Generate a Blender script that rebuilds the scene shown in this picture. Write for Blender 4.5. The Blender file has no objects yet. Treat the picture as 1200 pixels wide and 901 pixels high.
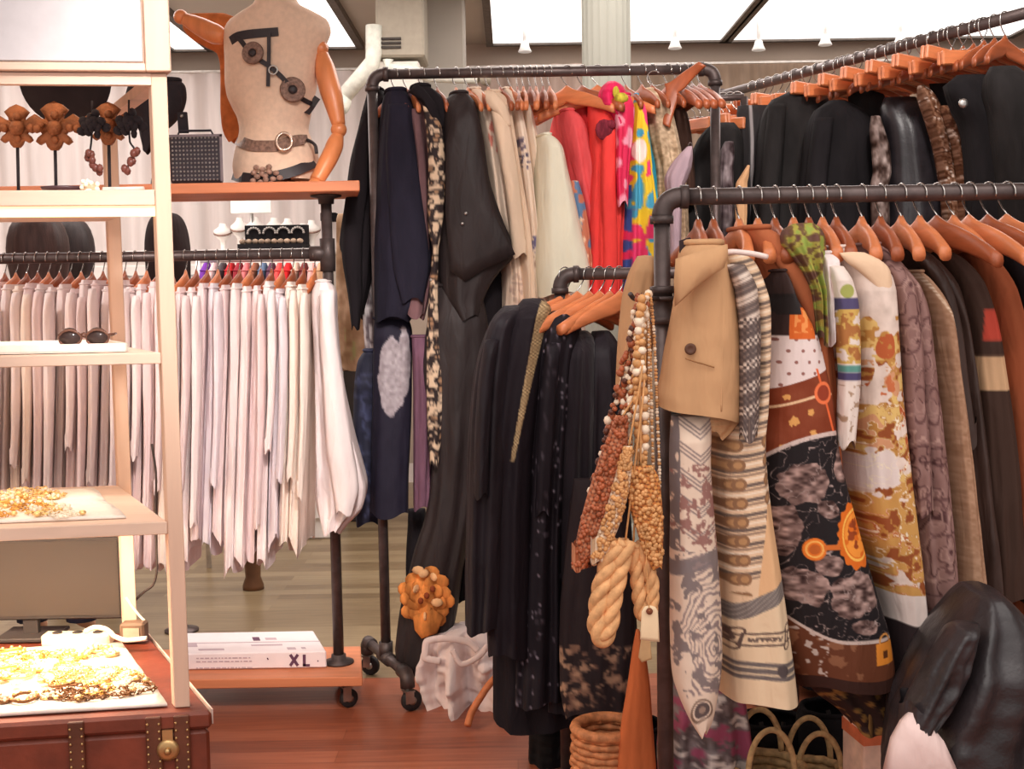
import bpy, math, random
import numpy as np
from math import sin, cos, pi, radians as R

# ------------------------------------------------------------------ camera
F = 1450.0
CAM = np.array([0.0, 0.0, 1.4])
PITCH = math.atan(110.0 / F)
ROLL = R(0.95)
_f = np.array([0, cos(PITCH), -sin(PITCH)])
_r0 = np.array([1.0, 0, 0])
_u0 = np.cross(_r0, _f)
_r = cos(ROLL) * _r0 - sin(ROLL) * _u0
_u = cos(ROLL) * _u0 + sin(ROLL) * _r0
# photo is turned so that level lines rise to the right
def ray(px, py):
    return _f + (np.asarray(px, float)[..., None] - 600.0) / F * _r - (np.asarray(py, float)[..., None] - 450.5) / F * _u
def P(px, py, d):
    v = ray(px, py)
    return CAM + v * (np.asarray(d, float)[..., None] / v[..., 1:2])
def onz(px, py, z):
    v = ray(px, py)
    return CAM + v * ((z - CAM[2]) / v[..., 2:3])
def Pz(px, d, z):
    """world point at depth d and height z lying on picture column px"""
    py = 340.0
    for _ in range(4):
        p = P(px, py, d)
        py -= (z - p[2]) * F / d
    return P(px, py, d)

S = bpy.context.scene
COL = S.collection

# ------------------------------------------------------------------ colour and materials
def lin(c):
    c = np.asarray(c, float) / 255.0
    return np.where(c <= 0.04045, c / 12.92, ((c + 0.055) / 1.055) ** 2.4)
MATS = {}
def mat(name, rgb=None, rough=0.8, var=0.12, scale=25.0, bump=0.15, metal=0.0, stretch=(1, 1, 1), sheen=0.0, attr=False, emit=0.0, trans=0.0, rgb2=None, spec=0.3, wrinkle=0.0):
    if name in MATS: return MATS[name]
    m = bpy.data.materials.new(name); m.use_nodes = True
    nt = m.node_tree; N = nt.nodes; L = nt.links
    b = N['Principled BSDF']
    b.inputs['Roughness'].default_value = rough
    b.inputs['Metallic'].default_value = metal
    b.inputs['Specular IOR Level'].default_value = spec
    if sheen: b.inputs['Sheen Weight'].default_value = sheen
    if trans: b.inputs['Transmission Weight'].default_value = trans
    tc = N.new('ShaderNodeTexCoord'); mp = N.new('ShaderNodeMapping')
    mp.inputs['Scale'].default_value = stretch
    L.new(tc.outputs['Object'], mp.inputs['Vector'])
    nz = N.new('ShaderNodeTexNoise'); nz.inputs['Scale'].default_value = scale; nz.inputs['Detail'].default_value = 4
    L.new(mp.outputs['Vector'], nz.inputs['Vector'])
    if attr:
        at = N.new('ShaderNodeAttribute'); at.attribute_name = 'Col'
        L.new(at.outputs['Color'], b.inputs['Base Color'])
    else:
        c = lin(rgb)
        rp = N.new('ShaderNodeValToRGB')
        lo = lin(rgb2) if rgb2 is not None else np.clip(c * (1 - var), 0, 1)
        hi = c if rgb2 is not None else np.clip(c * (1 + var), 0, 1)
        rp.color_ramp.elements[0].position = 0.35; rp.color_ramp.elements[1].position = 0.65
        rp.color_ramp.elements[0].color = (*lo, 1); rp.color_ramp.elements[1].color = (*hi, 1)
        L.new(nz.outputs['Fac'], rp.inputs['Fac'])
        L.new(rp.outputs['Color'], b.inputs['Base Color'])
        if emit:
            b.inputs['Emission Color'].default_value = (*c, 1); b.inputs['Emission Strength'].default_value = emit
    if bump:
        nb = N.new('ShaderNodeTexNoise'); nb.inputs['Scale'].default_value = scale * 6; nb.inputs['Detail'].default_value = 3
        L.new(mp.outputs['Vector'], nb.inputs['Vector'])
        bp = N.new('ShaderNodeBump'); bp.inputs['Strength'].default_value = bump; bp.inputs['Distance'].default_value = 0.004
        L.new(nb.outputs['Fac'], bp.inputs['Height']); L.new(bp.outputs['Normal'], b.inputs['Normal'])
        if wrinkle:
            m3 = N.new('ShaderNodeMapping'); m3.inputs['Scale'].default_value = (1, 1, .28); L.new(tc.outputs['Object'], m3.inputs['Vector'])
            nw = N.new('ShaderNodeTexNoise'); nw.inputs['Scale'].default_value = 26; nw.inputs['Detail'].default_value = 2; nw.inputs['Distortion'].default_value = .6
            L.new(m3.outputs['Vector'], nw.inputs['Vector'])
            bw = N.new('ShaderNodeBump'); bw.inputs['Strength'].default_value = wrinkle; bw.inputs['Distance'].default_value = .02
            L.new(nw.outputs['Fac'], bw.inputs['Height']); L.new(bw.outputs['Normal'], bp.inputs['Normal'])
    MATS[name] = m
    return m
def cloth(name, rgb, **k):
    k.setdefault('rough', 0.9); k.setdefault('spec', 0.15); k.setdefault('scale', 18); k.setdefault('stretch', (1, 1, .35)); k.setdefault('wrinkle', .35)
    return mat(name, rgb, **k)
PRINT = mat('printed_fabric', attr=True, rough=0.7, spec=0.2, bump=0.1, scale=30, wrinkle=.3)

# ------------------------------------------------------------------ noise for prints
def _hash(ix, iy, s):
    n = np.sin(ix * 127.1 + iy * 311.7 + s * 74.7) * 43758.5453
    return n - np.floor(n)
def vn(x, y, s=0):
    x = np.asarray(x, float); y = np.asarray(y, float)
    ix = np.floor(x); iy = np.floor(y); fx = x - ix; fy = y - iy
    fx = fx * fx * (3 - 2 * fx); fy = fy * fy * (3 - 2 * fy)
    a = _hash(ix, iy, s); b = _hash(ix + 1, iy, s); c = _hash(ix, iy + 1, s); d = _hash(ix + 1, iy + 1, s)
    return (a * (1 - fx) + b * fx) * (1 - fy) + (c * (1 - fx) + d * fx) * fy
def fbm(x, y, s=0, o=3):
    v = 0; a = 0.5; t = 0
    for i in range(o):
        v = v + a * vn(x * 2 ** i, y * 2 ** i, s + i * 7); t += a; a *= 0.5
    return v / t

# ------------------------------------------------------------------ mesh building
class MB:
    def __init__(s):
        s.v = []; s.f = []; s.mi = []; s.sm = []; s.n = 0; s.col = []
    def add(s, V, Fc, mi=0, smooth=True, col=None):
        V = np.asarray(V, float).reshape(-1, 3)
        s.v.append(V); o = s.n
        for f in Fc:
            s.f.append(tuple(int(i) + o for i in f)); s.mi.append(mi); s.sm.append(smooth)
        s.col.append(np.full((len(V), 3), 0.5) if col is None else np.asarray(col, float))
        s.n += len(V); return s
    def pbox(s, o, U, V, W, mi=0, bev=0.0):
        """parallelepiped from corner o with edge vectors U, V, W"""
        o, U, V, W = [np.asarray(a, float) for a in (o, U, V, W)]
        if bev > 0:
            # chamfered box: three inset slabs hull
            lu, lv, lw = [np.linalg.norm(a) for a in (U, V, W)]
            bu, bv, bw = [min(bev / l, .45) for l in (lu, lv, lw)]
            pts = []; idx = {}
            for a in (0, 1):
                for b in (0, 1):
                    for c in (0, 1):
                        A = 1 - bu if a else bu; B = 1 - bv if b else bv; C = 1 - bw if c else bw
                        idx[a, b, c] = len(pts)
                        pts += [o + a * U + B * V + C * W, o + A * U + b * V + C * W, o + A * U + B * V + c * W]
            fs = []
            def q(*k): fs.append(k)
            for a in (0, 1):
                k = [idx[a, b, c] for b, c in ((0, 0), (1, 0), (1, 1), (0, 1))]; q(*[i for i in k][::(1 if a else -1)])
                k = [idx[b, a, c] + 1 for b, c in ((0, 0), (0, 1), (1, 1), (1, 0))]; q(*[i for i in k][::(1 if a else -1)])
                k = [idx[b, c, a] + 2 for b, c in ((0, 0), (1, 0), (1, 1), (0, 1))]; q(*[i for i in k][::(1 if a else -1)])
            for a in (0, 1):
                for b in (0, 1):
                    q(idx[a, b, 0], idx[a, b, 1], idx[a, b, 1] + 1, idx[a, b, 0] + 1)
                    q(idx[a, 0, b], idx[a, 1, b], idx[a, 1, b] + 2, idx[a, 0, b] + 2)
                    q(idx[0, a, b] + 1, idx[1, a, b] + 1, idx[1, a, b] + 2, idx[0, a, b] + 2)
            for a in (0, 1):
                for b in (0, 1):
                    for c in (0, 1):
                        i = idx[a, b, c]; q(i, i + 1, i + 2)
            return s.add(pts, fs, mi, False)
        pts = [o, o + U, o + U + V, o + V, o + W, o + U + W, o + U + V + W, o + V + W]
        return s.add(pts, [(3, 2, 1, 0), (4, 5, 6, 7), (0, 1, 5, 4), (1, 2, 6, 5), (2, 3, 7, 6), (3, 0, 4, 7)], mi, False)
    def box(s, c, size, rz=0.0, mi=0, bev=0.0):
        c = np.asarray(c, float); sx, sy, sz = size
        U = np.array([cos(rz), sin(rz), 0]) * sx; V = np.array([-sin(rz), cos(rz), 0]) * sy; W = np.array([0, 0, sz])
        return s.pbox(c - U / 2 - V / 2 - W / 2, U, V, W, mi, bev)
    def tube(s, pts, r, n=10, mi=0, cap=True, closed=False, flat=None):
        pts = np.asarray(pts, float); k = len(pts)
        r = np.broadcast_to(np.asarray(r, float), (k,))
        if closed: T = np.roll(pts, -1, 0) - np.roll(pts, 1, 0)
        else:
            T = np.zeros_like(pts); T[1:-1] = pts[2:] - pts[:-2]; T[0] = pts[1] - pts[0]; T[-1] = pts[-1] - pts[-2]
        T /= np.maximum(np.linalg.norm(T, axis=1)[:, None], 1e-9)
        a = np.array([0, 0, 1.0]) if abs(T[0][2]) < .9 else np.array([1.0, 0, 0])
        V = []
        nrm = a - T[0] * a.dot(T[0]); nrm /= np.linalg.norm(nrm)
        th = np.arange(n) * 2 * pi / n
        for i in range(k):
            nrm = nrm - T[i] * nrm.dot(T[i]); nrm /= max(np.linalg.norm(nrm), 1e-9)
            b = np.cross(T[i], nrm)
            fl = 1.0 if flat is None else flat
            V.append(pts[i] + r[i] * (np.cos(th)[:, None] * nrm + fl * np.sin(th)[:, None] * b))
        V = np.concatenate(V)
        fs = []
        for i in range(k if closed else k - 1):
            j = (i + 1) % k
            for m in range(n):
                m2 = (m + 1) % n
                fs.append((i * n + m, i * n + m2, j * n + m2, j * n + m))
        if cap and not closed:
            fs.append(tuple(range(n))[::-1]); fs.append(tuple((k - 1) * n + m for m in range(n)))
        return s.add(V, fs, mi, True)
    def lathe(s, prof, o, axis=(0, 0, 1), n=20, mi=0, smooth=True):
        """prof: (radius, height) pairs along axis from o"""
        o = np.asarray(o, float); A = np.asarray(axis, float); A = A / np.linalg.norm(A)
        a = np.array([0, 0, 1.0]) if abs(A[2]) < .9 else np.array([1.0, 0, 0])
        U = np.cross(a, A); U /= np.linalg.norm(U); W = np.cross(A, U)
        th = np.arange(n) * 2 * pi / n; V = []
        for r, h in prof:
            V.append(o + A * h + r * (np.cos(th)[:, None] * U + np.sin(th)[:, None] * W))
        k = len(prof); fs = []
        for i in range(k - 1):
            for m in range(n):
                m2 = (m + 1) % n
                fs.append((i * n + m, i * n + m2, (i + 1) * n + m2, (i + 1) * n + m))
        fs.append(tuple(range(n))[::-1]); fs.append(tuple((k - 1) * n + m for m in range(n)))
        return s.add(np.concatenate(V), fs, mi, smooth)
    def ball(s, c, r, n=12, mi=0, rot=0.0):
        rr = np.broadcast_to(np.asarray(r, float), (3,))
        V = []; k = max(n // 2, 4)
        for i in range(k + 1):
            p = pi * i / k
            for m in range(n):
                t = 2 * pi * m / n
                x, y, z = sin(p) * cos(t) * rr[0], sin(p) * sin(t) * rr[1], cos(p) * rr[2]
                V.append((x * cos(rot) - y * sin(rot), x * sin(rot) + y * cos(rot), z))
        fs = []
        for i in range(k):
            for m in range(n):
                m2 = (m + 1) % n
                if i == 0: fs.append((m, n + m, n + m2))
                elif i == k - 1: fs.append((i * n + m, (i + 1) * n + m, i * n + m2))
                else: fs.append((i * n + m, (i + 1) * n + m, (i + 1) * n + m2, i * n + m2))
        return s.add(np.asarray(V) + np.asarray(c, float), fs, mi, True)
    def plate(s, pts, d, th=0.008, bulge=0.01, mi=0, dd=None, rings=5):
        """an outline in picture points, star-shaped about its mean, as a padded sheet standing at depth d with thickness th"""
        pts = np.asarray(pts, float); n = len(pts)
        dd = np.full(n, d) if dd is None else np.asarray(dd, float)
        W = P(pts[:, 0], pts[:, 1], dd); c = W.mean(0)
        V = []
        for side in (-1, 1):
            for i in range(rings + 1):
                t = i / rings
                q = c + (W - c) * t
                q[:, 1] += side * (th / 2 + bulge * (1 - t * t) * (1 if side < 0 else .3))
                V.append(q)
        V = np.concatenate(V); fs = []; m = (rings + 1) * n
        for i in range(rings):
            for k in range(n):
                k2 = (k + 1) % n
                fs.append((i * n + k, i * n + k2, (i + 1) * n + k2, (i + 1) * n + k))
                fs.append((m + i * n + k, m + (i + 1) * n + k, m + (i + 1) * n + k2, m + i * n + k2))
        for k in range(n):
            k2 = (k + 1) % n
            fs.append((rings * n + k, rings * n + k2, m + rings * n + k2, m + rings * n + k))
        return s.add(V, fs, mi, True)
    def build(s, name, mats, parent=None, origin=None):
        V = np.concatenate(s.v) if s.v else np.zeros((0, 3))
        if parent is not None: o = parent_loc(parent)
        elif origin is not None: o = np.asarray(origin, float)
        else:
            lo, hi = V.min(0), V.max(0); o = np.array([(lo[0] + hi[0]) / 2, (lo[1] + hi[1]) / 2, lo[2]])
        me = bpy.data.meshes.new(name)
        me.from_pydata((V - o).tolist(), [], s.f)
        if not isinstance(mats, (list, tuple)): mats = [mats]
        for m in mats: me.materials.append(m)
        me.polygons.foreach_set('material_index', s.mi)
        me.polygons.foreach_set('use_smooth', s.sm)
        if any(m is PRINT or m.name.startswith('printed') for m in mats):
            ca = me.color_attributes.new('Col', 'FLOAT_COLOR', 'POINT')
            c = np.concatenate(s.col); c = np.concatenate([c, np.ones((len(c), 1))], 1)
            ca.data.foreach_set('color', c.astype(np.float32).ravel())
        me.update()
        ob = bpy.data.objects.new(name, me); COL.objects.link(ob)
        if parent is not None: ob.parent = parent
        else: ob.location = o
        return ob
_LOC = {}
def parent_loc(p):
    o = np.zeros(3)
    while p is not None:
        o = o + np.array(p.location); p = p.parent
    return o
USED = set()
def thing(name, label, cat, loc, group=None, rz=0.0):
    o = bpy.data.objects.new(name, None); COL.objects.link(o)
    o.empty_display_size = .05
    o.location = [float(x) for x in loc]; o.rotation_euler = (0, 0, rz)
    return tag(o, label, cat, group)
def tag(o, label, cat, group=None, kind=None):
    o['label'] = label; o['category'] = cat
    if group: o['group'] = group
    if kind: o['kind'] = kind
    return o
def struct(o):
    o['kind'] = 'structure'; return o
def dup(root, loc, rz, label, group=None, sc=None):
    r = root.copy(); COL.objects.link(r); r.location = [float(x) for x in loc]; r.rotation_euler = (0, 0, rz)
    if sc: r.scale = (sc, sc, sc)
    r['label'] = label
    if group: r['group'] = group
    for ch in list(root.children):
        c = ch.copy(); COL.objects.link(c); c.parent = r
        for g in ch.children:
            e = g.copy(); COL.objects.link(e); e.parent = c
    return r
ORD = 'first second third fourth fifth sixth seventh eighth ninth tenth eleventh twelfth thirteenth fourteenth fifteenth sixteenth seventeenth eighteenth nineteenth twentieth'.split()
ORD += ['twenty-' + w for w in ORD[:9]] + ['thirtieth'] + ['thirty-' + w for w in ORD[:9]]

def pchip(x, y, q):
    x = np.asarray(x, float); y = np.asarray(y, float)
    if len(x) == 2: return np.interp(q, x, y)
    h = np.diff(x); dl = np.diff(y) / h
    m = np.zeros_like(y)
    for i in range(1, len(x) - 1):
        if dl[i - 1] * dl[i] > 0:
            w1 = 2 * h[i] + h[i - 1]; w2 = h[i] + 2 * h[i - 1]
            m[i] = (w1 + w2) / (w1 / dl[i - 1] + w2 / dl[i])
    m[0] = dl[0]; m[-1] = dl[-1]
    k = np.clip(np.searchsorted(x, q) - 1, 0, len(x) - 2)
    t = (q - x[k]) / h[k]
    return (2 * t ** 3 - 3 * t ** 2 + 1) * y[k] + (t ** 3 - 2 * t ** 2 + t) * h[k] * m[k] + (-2 * t ** 3 + 3 * t ** 2) * y[k + 1] + (t ** 3 - t ** 2) * h[k] * m[k + 1]

def loft(mb, prof, d, b=0.12, bb=None, skew=0.0, M=48, N=48, amp=0.12, k=7, seed=0, paint=None, e=0.85, ramp=0.10, top=0.35, hem=0.01, mi=0, droop=0.0, wave=0.0, tilt=0.0, cap=False):
    """Hanging cloth body. prof rows: height and both edges as picture points, standing at depth d; b and bb: how far it swells towards and away
    from the viewer; skew: sideways drift per metre of depth (the way the hanger is turned)."""
    rnd = np.random.RandomState(seed + 11)
    pr = np.asarray(prof, float)
    if bb is None: bb = b
    y0, y1 = pr[0, 0], pr[-1, 0]
    q = np.linspace(0, 1, N) ** 1.08 * (y1 - y0) + y0
    xl = pchip(pr[:, 0], pr[:, 1], q); xr = pchip(pr[:, 0], pr[:, 2], q)
    t = (q - y0) / (y1 - y0)
    th = np.arange(M) * 2 * pi / M
    T, TH = np.meshgrid(t, th, indexing='ij')
    C = P((xl + xr) / 2, q, np.full(N, float(d)))
    hw = np.maximum(xr - xl, .5) / 2 * d / F
    hw = np.sqrt(np.maximum(hw ** 2 - (skew * b * .8) ** 2, (hw * .6) ** 2))
    C[:, 0] -= C[:, 0] / d * .35 * b
    bs = top + (1 - top) * np.clip(t / ramp, 0, 1) ** .6
    ph = rnd.rand(6) * 6.28
    k1, k2 = k, int(k * 1.7) + 1
    wob = vn(T * 3.1 + seed, TH * 0 + .5, seed) * 2.5
    fo = np.sin(k1 * TH + ph[0] + wob) * .6 + np.sin(k2 * TH + ph[1] - wob * 1.3 + T * 2) * .4
    fo = fo * amp * (.25 + .75 * np.clip(T * 2.2, 0, 1))
    cr = (fbm(TH * 3 / pi + seed, T * 9, seed, 2) - .5) * amp * .8
    fo = fo + cr
    cx = np.sign(np.cos(TH)) * np.abs(np.cos(TH)) ** e
    cy = np.sign(np.sin(TH)) * np.abs(np.sin(TH)) ** e
    dep = np.where(cy < 0, b, bb)
    Y = dep * bs[:, None] * cy * (1 + fo)
    X = C[:, 0:1] + hw[:, None] * cx * (1 + .25 * fo) + skew * Y
    if wave: X = X + wave * np.sin(Y * 38 + T * 2.5 + 1.0) * np.clip(T * 4, 0, 1)
    Z = C[:, 2:3] + hem * np.sin(3 * TH + ph[2]) * np.clip((T - .8) * 5, 0, 1) + 0 * X
    if tilt: Z = Z - tilt * d / F * cx * T ** 3
    if droop: Z = Z - droop * (np.abs(cy) ** 2) * (1 - np.clip(T * 4, 0, 1))
    Yw = C[:, 1:2] + Y
    V = np.stack([X, Yw, Z], -1).reshape(-1, 3)
    ctop = np.array([[C[0, 0], C[0, 1], C[0, 2] + .002]]); lip = V[-M:].copy(); lm = lip.mean(0); lip = lm + (lip - lm) * .93; lip[:, 2] = V[-M:, 2] + .05
    V = np.concatenate([V, ctop, V[-M:], lip])
    i = np.arange(N - 1)[:, None] * M; j = np.arange(M)[None]; j2 = (j + 1) % M
    fs = np.stack([i + j, i + M + j, i + M + j2, i + j2], -1).reshape(-1, 4).tolist()
    a = N * M
    fs += ([(a, m, (m + 1) % M) for m in range(M)] if cap else []) + [(a + 1 + m, a + 1 + M + m, a + 1 + M + (m + 1) % M, a + 1 + (m + 1) % M) for m in range(M)]
    col = None
    if paint is not None:
        PX = (xl + xr)[:, None] / 2 + (xr - xl)[:, None] / 2 * cx
        # on the far side the design runs on sideways
        PX = np.where(cy > 0, PX + 0 * PX, PX); PY = q[:, None] + 0 * PX
        c = 0; ox = np.repeat((xr - xl)[:, None] / M, M, 1).ravel() * .8; oy = (y1 - y0) / N * .38
        for sx, sy in ((0, 0), (-1, -.5), (1, .5), (-.5, 1), (.5, -1)): c = c + np.clip(paint(PX.ravel() + sx * ox, PY.ravel() + sy * oy), 0, 255) / 5
        col = lin(c); col = np.concatenate([col, col[:1], col[-M:], col[-M:] * .8 + .0])
    mb.add(V, fs, mi, True, col)
    rings = V[:a].reshape(N, M, 3)
    return rings
# ------------------------------------------------------------------ garments and hangers
def garment(kind, label, cat, prof, d, m, group=None, sleeve=None, collar=True, paint=None, extra=None, collar_mat=None, body_name='body', **k):
    pr = np.asarray(prof, float)
    base = P((pr[-1, 1] + pr[-1, 2]) / 2, pr[-1, 0], d)
    t = thing(kind, label, cat, base, group)
    k.setdefault('cap', not collar)
    mb = MB(); rings = loft(mb, pr, d, paint=paint, **k)
    mb.build(body_name, PRINT if paint is not None else m, t)
    if collar:
        c = MB(); rg = rings[1]
        c.tube(rg + np.array([0, 0, .003]), max(.0035, min(.007, .09 * np.ptp(rg[:, 0]))), n=6, closed=True)
        if paint is not None and collar_mat is None:
            mid = pr[0]; cc = lin(np.clip(paint(np.array([(mid[1] + mid[2]) / 2]), np.array([mid[0] + 4.])), 0, 255))[0]
            c.col = [np.tile(cc, (c.n, 1))]
        c.build('collar', collar_mat or (PRINT if paint is not None else m), t)
    if sleeve:
        for sp in (sleeve if isinstance(sleeve, list) else [sleeve]):
            sm = MB()
            ks = dict(cap=True, b=.035, M=24, N=32, amp=.10, k=4, seed=k.get('seed', 0) + 5, ramp=.08, top=.4)
            ks.update(sp.get('k', {}))
            loft(sm, sp['prof'], sp['d'], paint=sp.get('paint', paint), **ks)
            sm.build(sp.get('name', 'sleeve'), sp.get('m', PRINT if sp.get('paint', paint) is not None else m), t)
    return t

WIRE = mat('hanger_wire', (178, 172, 168), rough=.25, metal=.9, bump=0)
HW = mat('orange_hanger_wood', (210, 124, 78), rough=.4, var=.12, scale=9, stretch=(1, 6, 6), bump=.03, spec=.5)
HWD = mat('red_brown_hanger_wood', (158, 82, 48), rough=.4, var=.15, scale=9, stretch=(1, 6, 6), bump=.03, spec=.5)

def hook(mb, r=.0235, drop=.085, mi=0):
    a = np.linspace(R(-20), R(190), 14)
    pts = [(r * cos(x), 0, r * sin(x)) for x in a]
    pts = [(p[0], p[1], p[2] - .0035) for p in pts]
    pts = pts + [(-r * .95, 0, -.018), (-r * .5, 0, -.034), (0, 0, -.046), (0, 0, -drop)]
    mb.tube(pts, .0019, n=6, mi=mi)
def shoulder_hanger(wood, half=.205, drop=.070, fall=.062, t0=.007, t1=.006):
    t = thing('clothes_hanger', 'pending hanger label text here', 'hanger', (0, 0, 0))
    h = MB(); hook(h, drop=drop + .01); h.build('hook', WIRE, t)
    b = MB(); n = 25; V = []; fs = []
    xs = np.linspace(-half, half, n)
    for x in xs:
        s = abs(x) / half
        zc = -drop - .016 - fall * s ** 1.45 + .012 * (1 - min(1, s * 5)) ** 2
        hh = .029 * (1 - .5 * s); ty = t0 + t1 * s ** 2
        yo = -.022 * s ** 2
        for a in np.arange(10) * 2 * pi / 10:
            V.append((x, yo + ty * np.sign(cos(a)) * abs(cos(a)) ** .7, zc + hh * np.sign(sin(a)) * abs(sin(a)) ** .7))
    for i in range(n - 1):
        for m in range(10):
            fs.append((i * 10 + m, (i + 1) * 10 + m, (i + 1) * 10 + (m + 1) % 10, i * 10 + (m + 1) % 10))
    fs += [tuple(range(10)), tuple((n - 1) * 10 + m for m in range(10))[::-1]]
    b.add(V, fs); b.build('arms', wood, t)
    return t
def clamp_hanger(wood):
    t = thing('clamp_hanger', 'pending hanger label text here', 'hanger', (0, 0, 0))
    h = MB(); hook(h, drop=.07); h.build('hook', WIRE, t)
    for y, nm in ((-.009, 'jaw'), (.009, 'jaw')):
        b = MB(); b.pbox((-.155, y - .007, -.115), (.31, 0, 0), (0, .014, 0), (0, 0, .042), bev=.004); b.build(nm, wood, t)
    c = MB(); c.tube([(-.012, -.019, -.064), (-.012, -.019, -.090), (.012, -.019, -.090), (.012, -.019, -.064), (.012, .019, -.064), (-.012, .019, -.064)], .0022, n=6, closed=True)
    c.build('clasp', WIRE, t)
    return t
_protos = {}
def hang(kind, loc, rz, label, group=None, tilt=0.0):
    """hang a hanger of a kind with its hook over the point loc"""
    if kind not in _protos:
        p = {'orange': lambda: shoulder_hanger(HW), 'brown': lambda: shoulder_hanger(HWD), 'clamp': lambda: clamp_hanger(HW), 'inner_orange': lambda: shoulder_hanger(HW, .115, .070, .045, .006, .003), 'inner_brown': lambda: shoulder_hanger(HWD, .115, .070, .045, .006, .003), 'broad_orange': lambda: shoulder_hanger(HW, .115, .070, .045, .010, .005), 'broad_brown': lambda: shoulder_hanger(HWD, .115, .070, .045, .010, .005)}[kind]()
        _protos[kind] = p
        p.location = [float(x) for x in loc]; p.rotation_euler = (0, tilt, rz); p['label'] = label
        if group: p['group'] = group
        return p
    o = dup(_protos[kind], loc, rz, label, group); o.rotation_euler = (0, tilt, rz)
    if not group and 'group' in o: del o['group']
    return o

IRON = mat('dark_pipe_iron', (94, 82, 80), rough=.42, var=.18, scale=30, metal=.6, bump=.05)
IRONF = mat('pipe_fitting_iron', (82, 71, 69), rough=.5, var=.2, scale=30, metal=.55, bump=.1)
RUB = mat('castor_rubber', (38, 33, 34), rough=.6, bump=0)
STEEL = mat('bright_steel', (180, 176, 172), rough=.28, metal=.9, bump=0)

def castor(parent, top, rad=.036, yaw=0.0):
    """top: point where the stem enters; wheel reaches the floor"""
    x, y, z = top; c, s = cos(yaw), sin(yaw)
    m = MB()
    m.tube([(x, y, z), (x, y, z - .02)], .011, n=10)
    for k in (-1, 1):
        ox, oy = -s * .016 * k, c * .016 * k
        m.pbox(np.array([x + ox - .012 * c + .004 * s * k, y + oy - .012 * s - .004 * c * k * 0, rad * .8]), (.03 * c, .03 * s, 0), (-s * .003, c * .003, 0), (0, 0, z - .018 - rad * .8))
    m.pbox(np.array([x - .016 * c + .02 * s, y - .016 * s - .02 * c, z - .022]), (.034 * c, .034 * s, 0), (-s * .04, c * .04, 0), (0, 0, .005))
    cm = m.build('castor', STEEL, parent)
    w = MB(); ax = np.array([-s, c, 0]); cc = np.array([x + .012 * c, y + .012 * s, rad])
    w.lathe([(rad * .45, -.011), (rad * .93, -.011), (rad, -.006), (rad, .006), (rad * .93, .011), (rad * .45, .011)], cc, ax, 20)
    w.build('wheel', RUB, cm)
    # the wheel is a sub-part: local offset equals that of its castor (both at the thing's origin)
    h = MB(); h.lathe([(rad * .4, -.013), (rad * .4, .013)], cc, ax, 14); h.build('hub', STEEL, cm)
    return cm
def elbow(parent, c, d1, d2, r):
    m = MB(); c = np.asarray(c, float); d1 = np.asarray(d1, float); d2 = np.asarray(d2, float); k = r * 2.6
    a = np.linspace(0, 1, 9)[:, None]
    pts = (1 - a) ** 2 * (c + d1 * k) + 2 * a * (1 - a) * c + a ** 2 * (c + d2 * k)
    m.tube(pts, r * 1.22, n=14)
    for q in (d1, d2): m.tube([c + q * k * .86, c + q * k * 1.22], r * 1.42, n=14)
    return m.build('elbow', IRONF, parent)
def collar_ring(parent, a, b, r, name='coupling'):
    m = MB(); a = np.asarray(a, float); b = np.asarray(b, float); u = (b - a)
    m.lathe([(r * 1.2, 0), (r * 1.5, .02 * 0 + np.linalg.norm(u) * .02), (r * 1.5, np.linalg.norm(u) * .18), (r * 1.25, np.linalg.norm(u) * .2), (r * 1.25, np.linalg.norm(u) * .8), (r * 1.5, np.linalg.norm(u) * .82), (r * 1.5, np.linalg.norm(u) * .98), (r * 1.2, np.linalg.norm(u))], a, u, 16)
    return m.build(name, IRONF, parent)
def pipe(parent, a, b, r, name):
    m = MB(); m.tube([a, (np.asarray(a) + np.asarray(b)) / 2, b], r, n=14); return m.build(name, IRON, parent)
# ------------------------------------------------------------------ the room
ZC = 3.2; YW = 9.2
wallw = mat('white_panelling', (226, 214, 208), rough=.85, var=.05, scale=3, bump=.02)
wallt = mat('tan_curtain_cloth', (152, 130, 112), rough=.9, var=.10, scale=4, stretch=(6, 1, .4), bump=.1)
def corrugated(x0, x1, z0, z1, y, amp, per, name, m, kind=True):
    n = int((x1 - x0) / per * 8); xs = np.linspace(x0, x1, n)
    ys = y - amp * (.5 + .5 * np.sin(xs / per * 2 * pi)) ** .8 - amp * .5 * vn(xs * 3, xs * 0, 3)
    V = []; fs = []
    for x, yy in zip(xs, ys): V += [(x, yy, z0), (x, yy, z1)]
    k = len(V)
    for x, yy in zip(xs, ys): V += [(x, y + .03, z0), (x, y + .03, z1)]
    for i in range(n - 1):
        fs.append((2 * i, 2 * i + 2, 2 * i + 3, 2 * i + 1)); fs.append((k + 2 * i, k + 2 * i + 1, k + 2 * i + 3, k + 2 * i + 2))
    fs += [(0, 1, k + 1, k), (2 * n - 2, k + 2 * n - 2, k + 2 * n - 1, 2 * n - 1)]
    mb = MB(); mb.add(V, fs); return mb.build(name, m)
b = MB(); b.pbox((-7, YW, 0), (14, 0, 0), (0, .15, 0), (0, 0, ZC)); struct(b.build('wall_back', mat('back_wall_paint', (196, 176, 160), var=.05, scale=2, bump=.02)))
b = MB(); b.pbox((-7.15, -.5, 0), (.15, 0, 0), (0, YW + .65, 0), (0, 0, ZC)); struct(b.build('wall_left', wallw))
b = MB(); b.pbox((7, -.5, 0), (.15, 0, 0), (0, YW + .65, 0), (0, 0, ZC)); struct(b.build('wall_right', wallw))
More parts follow.
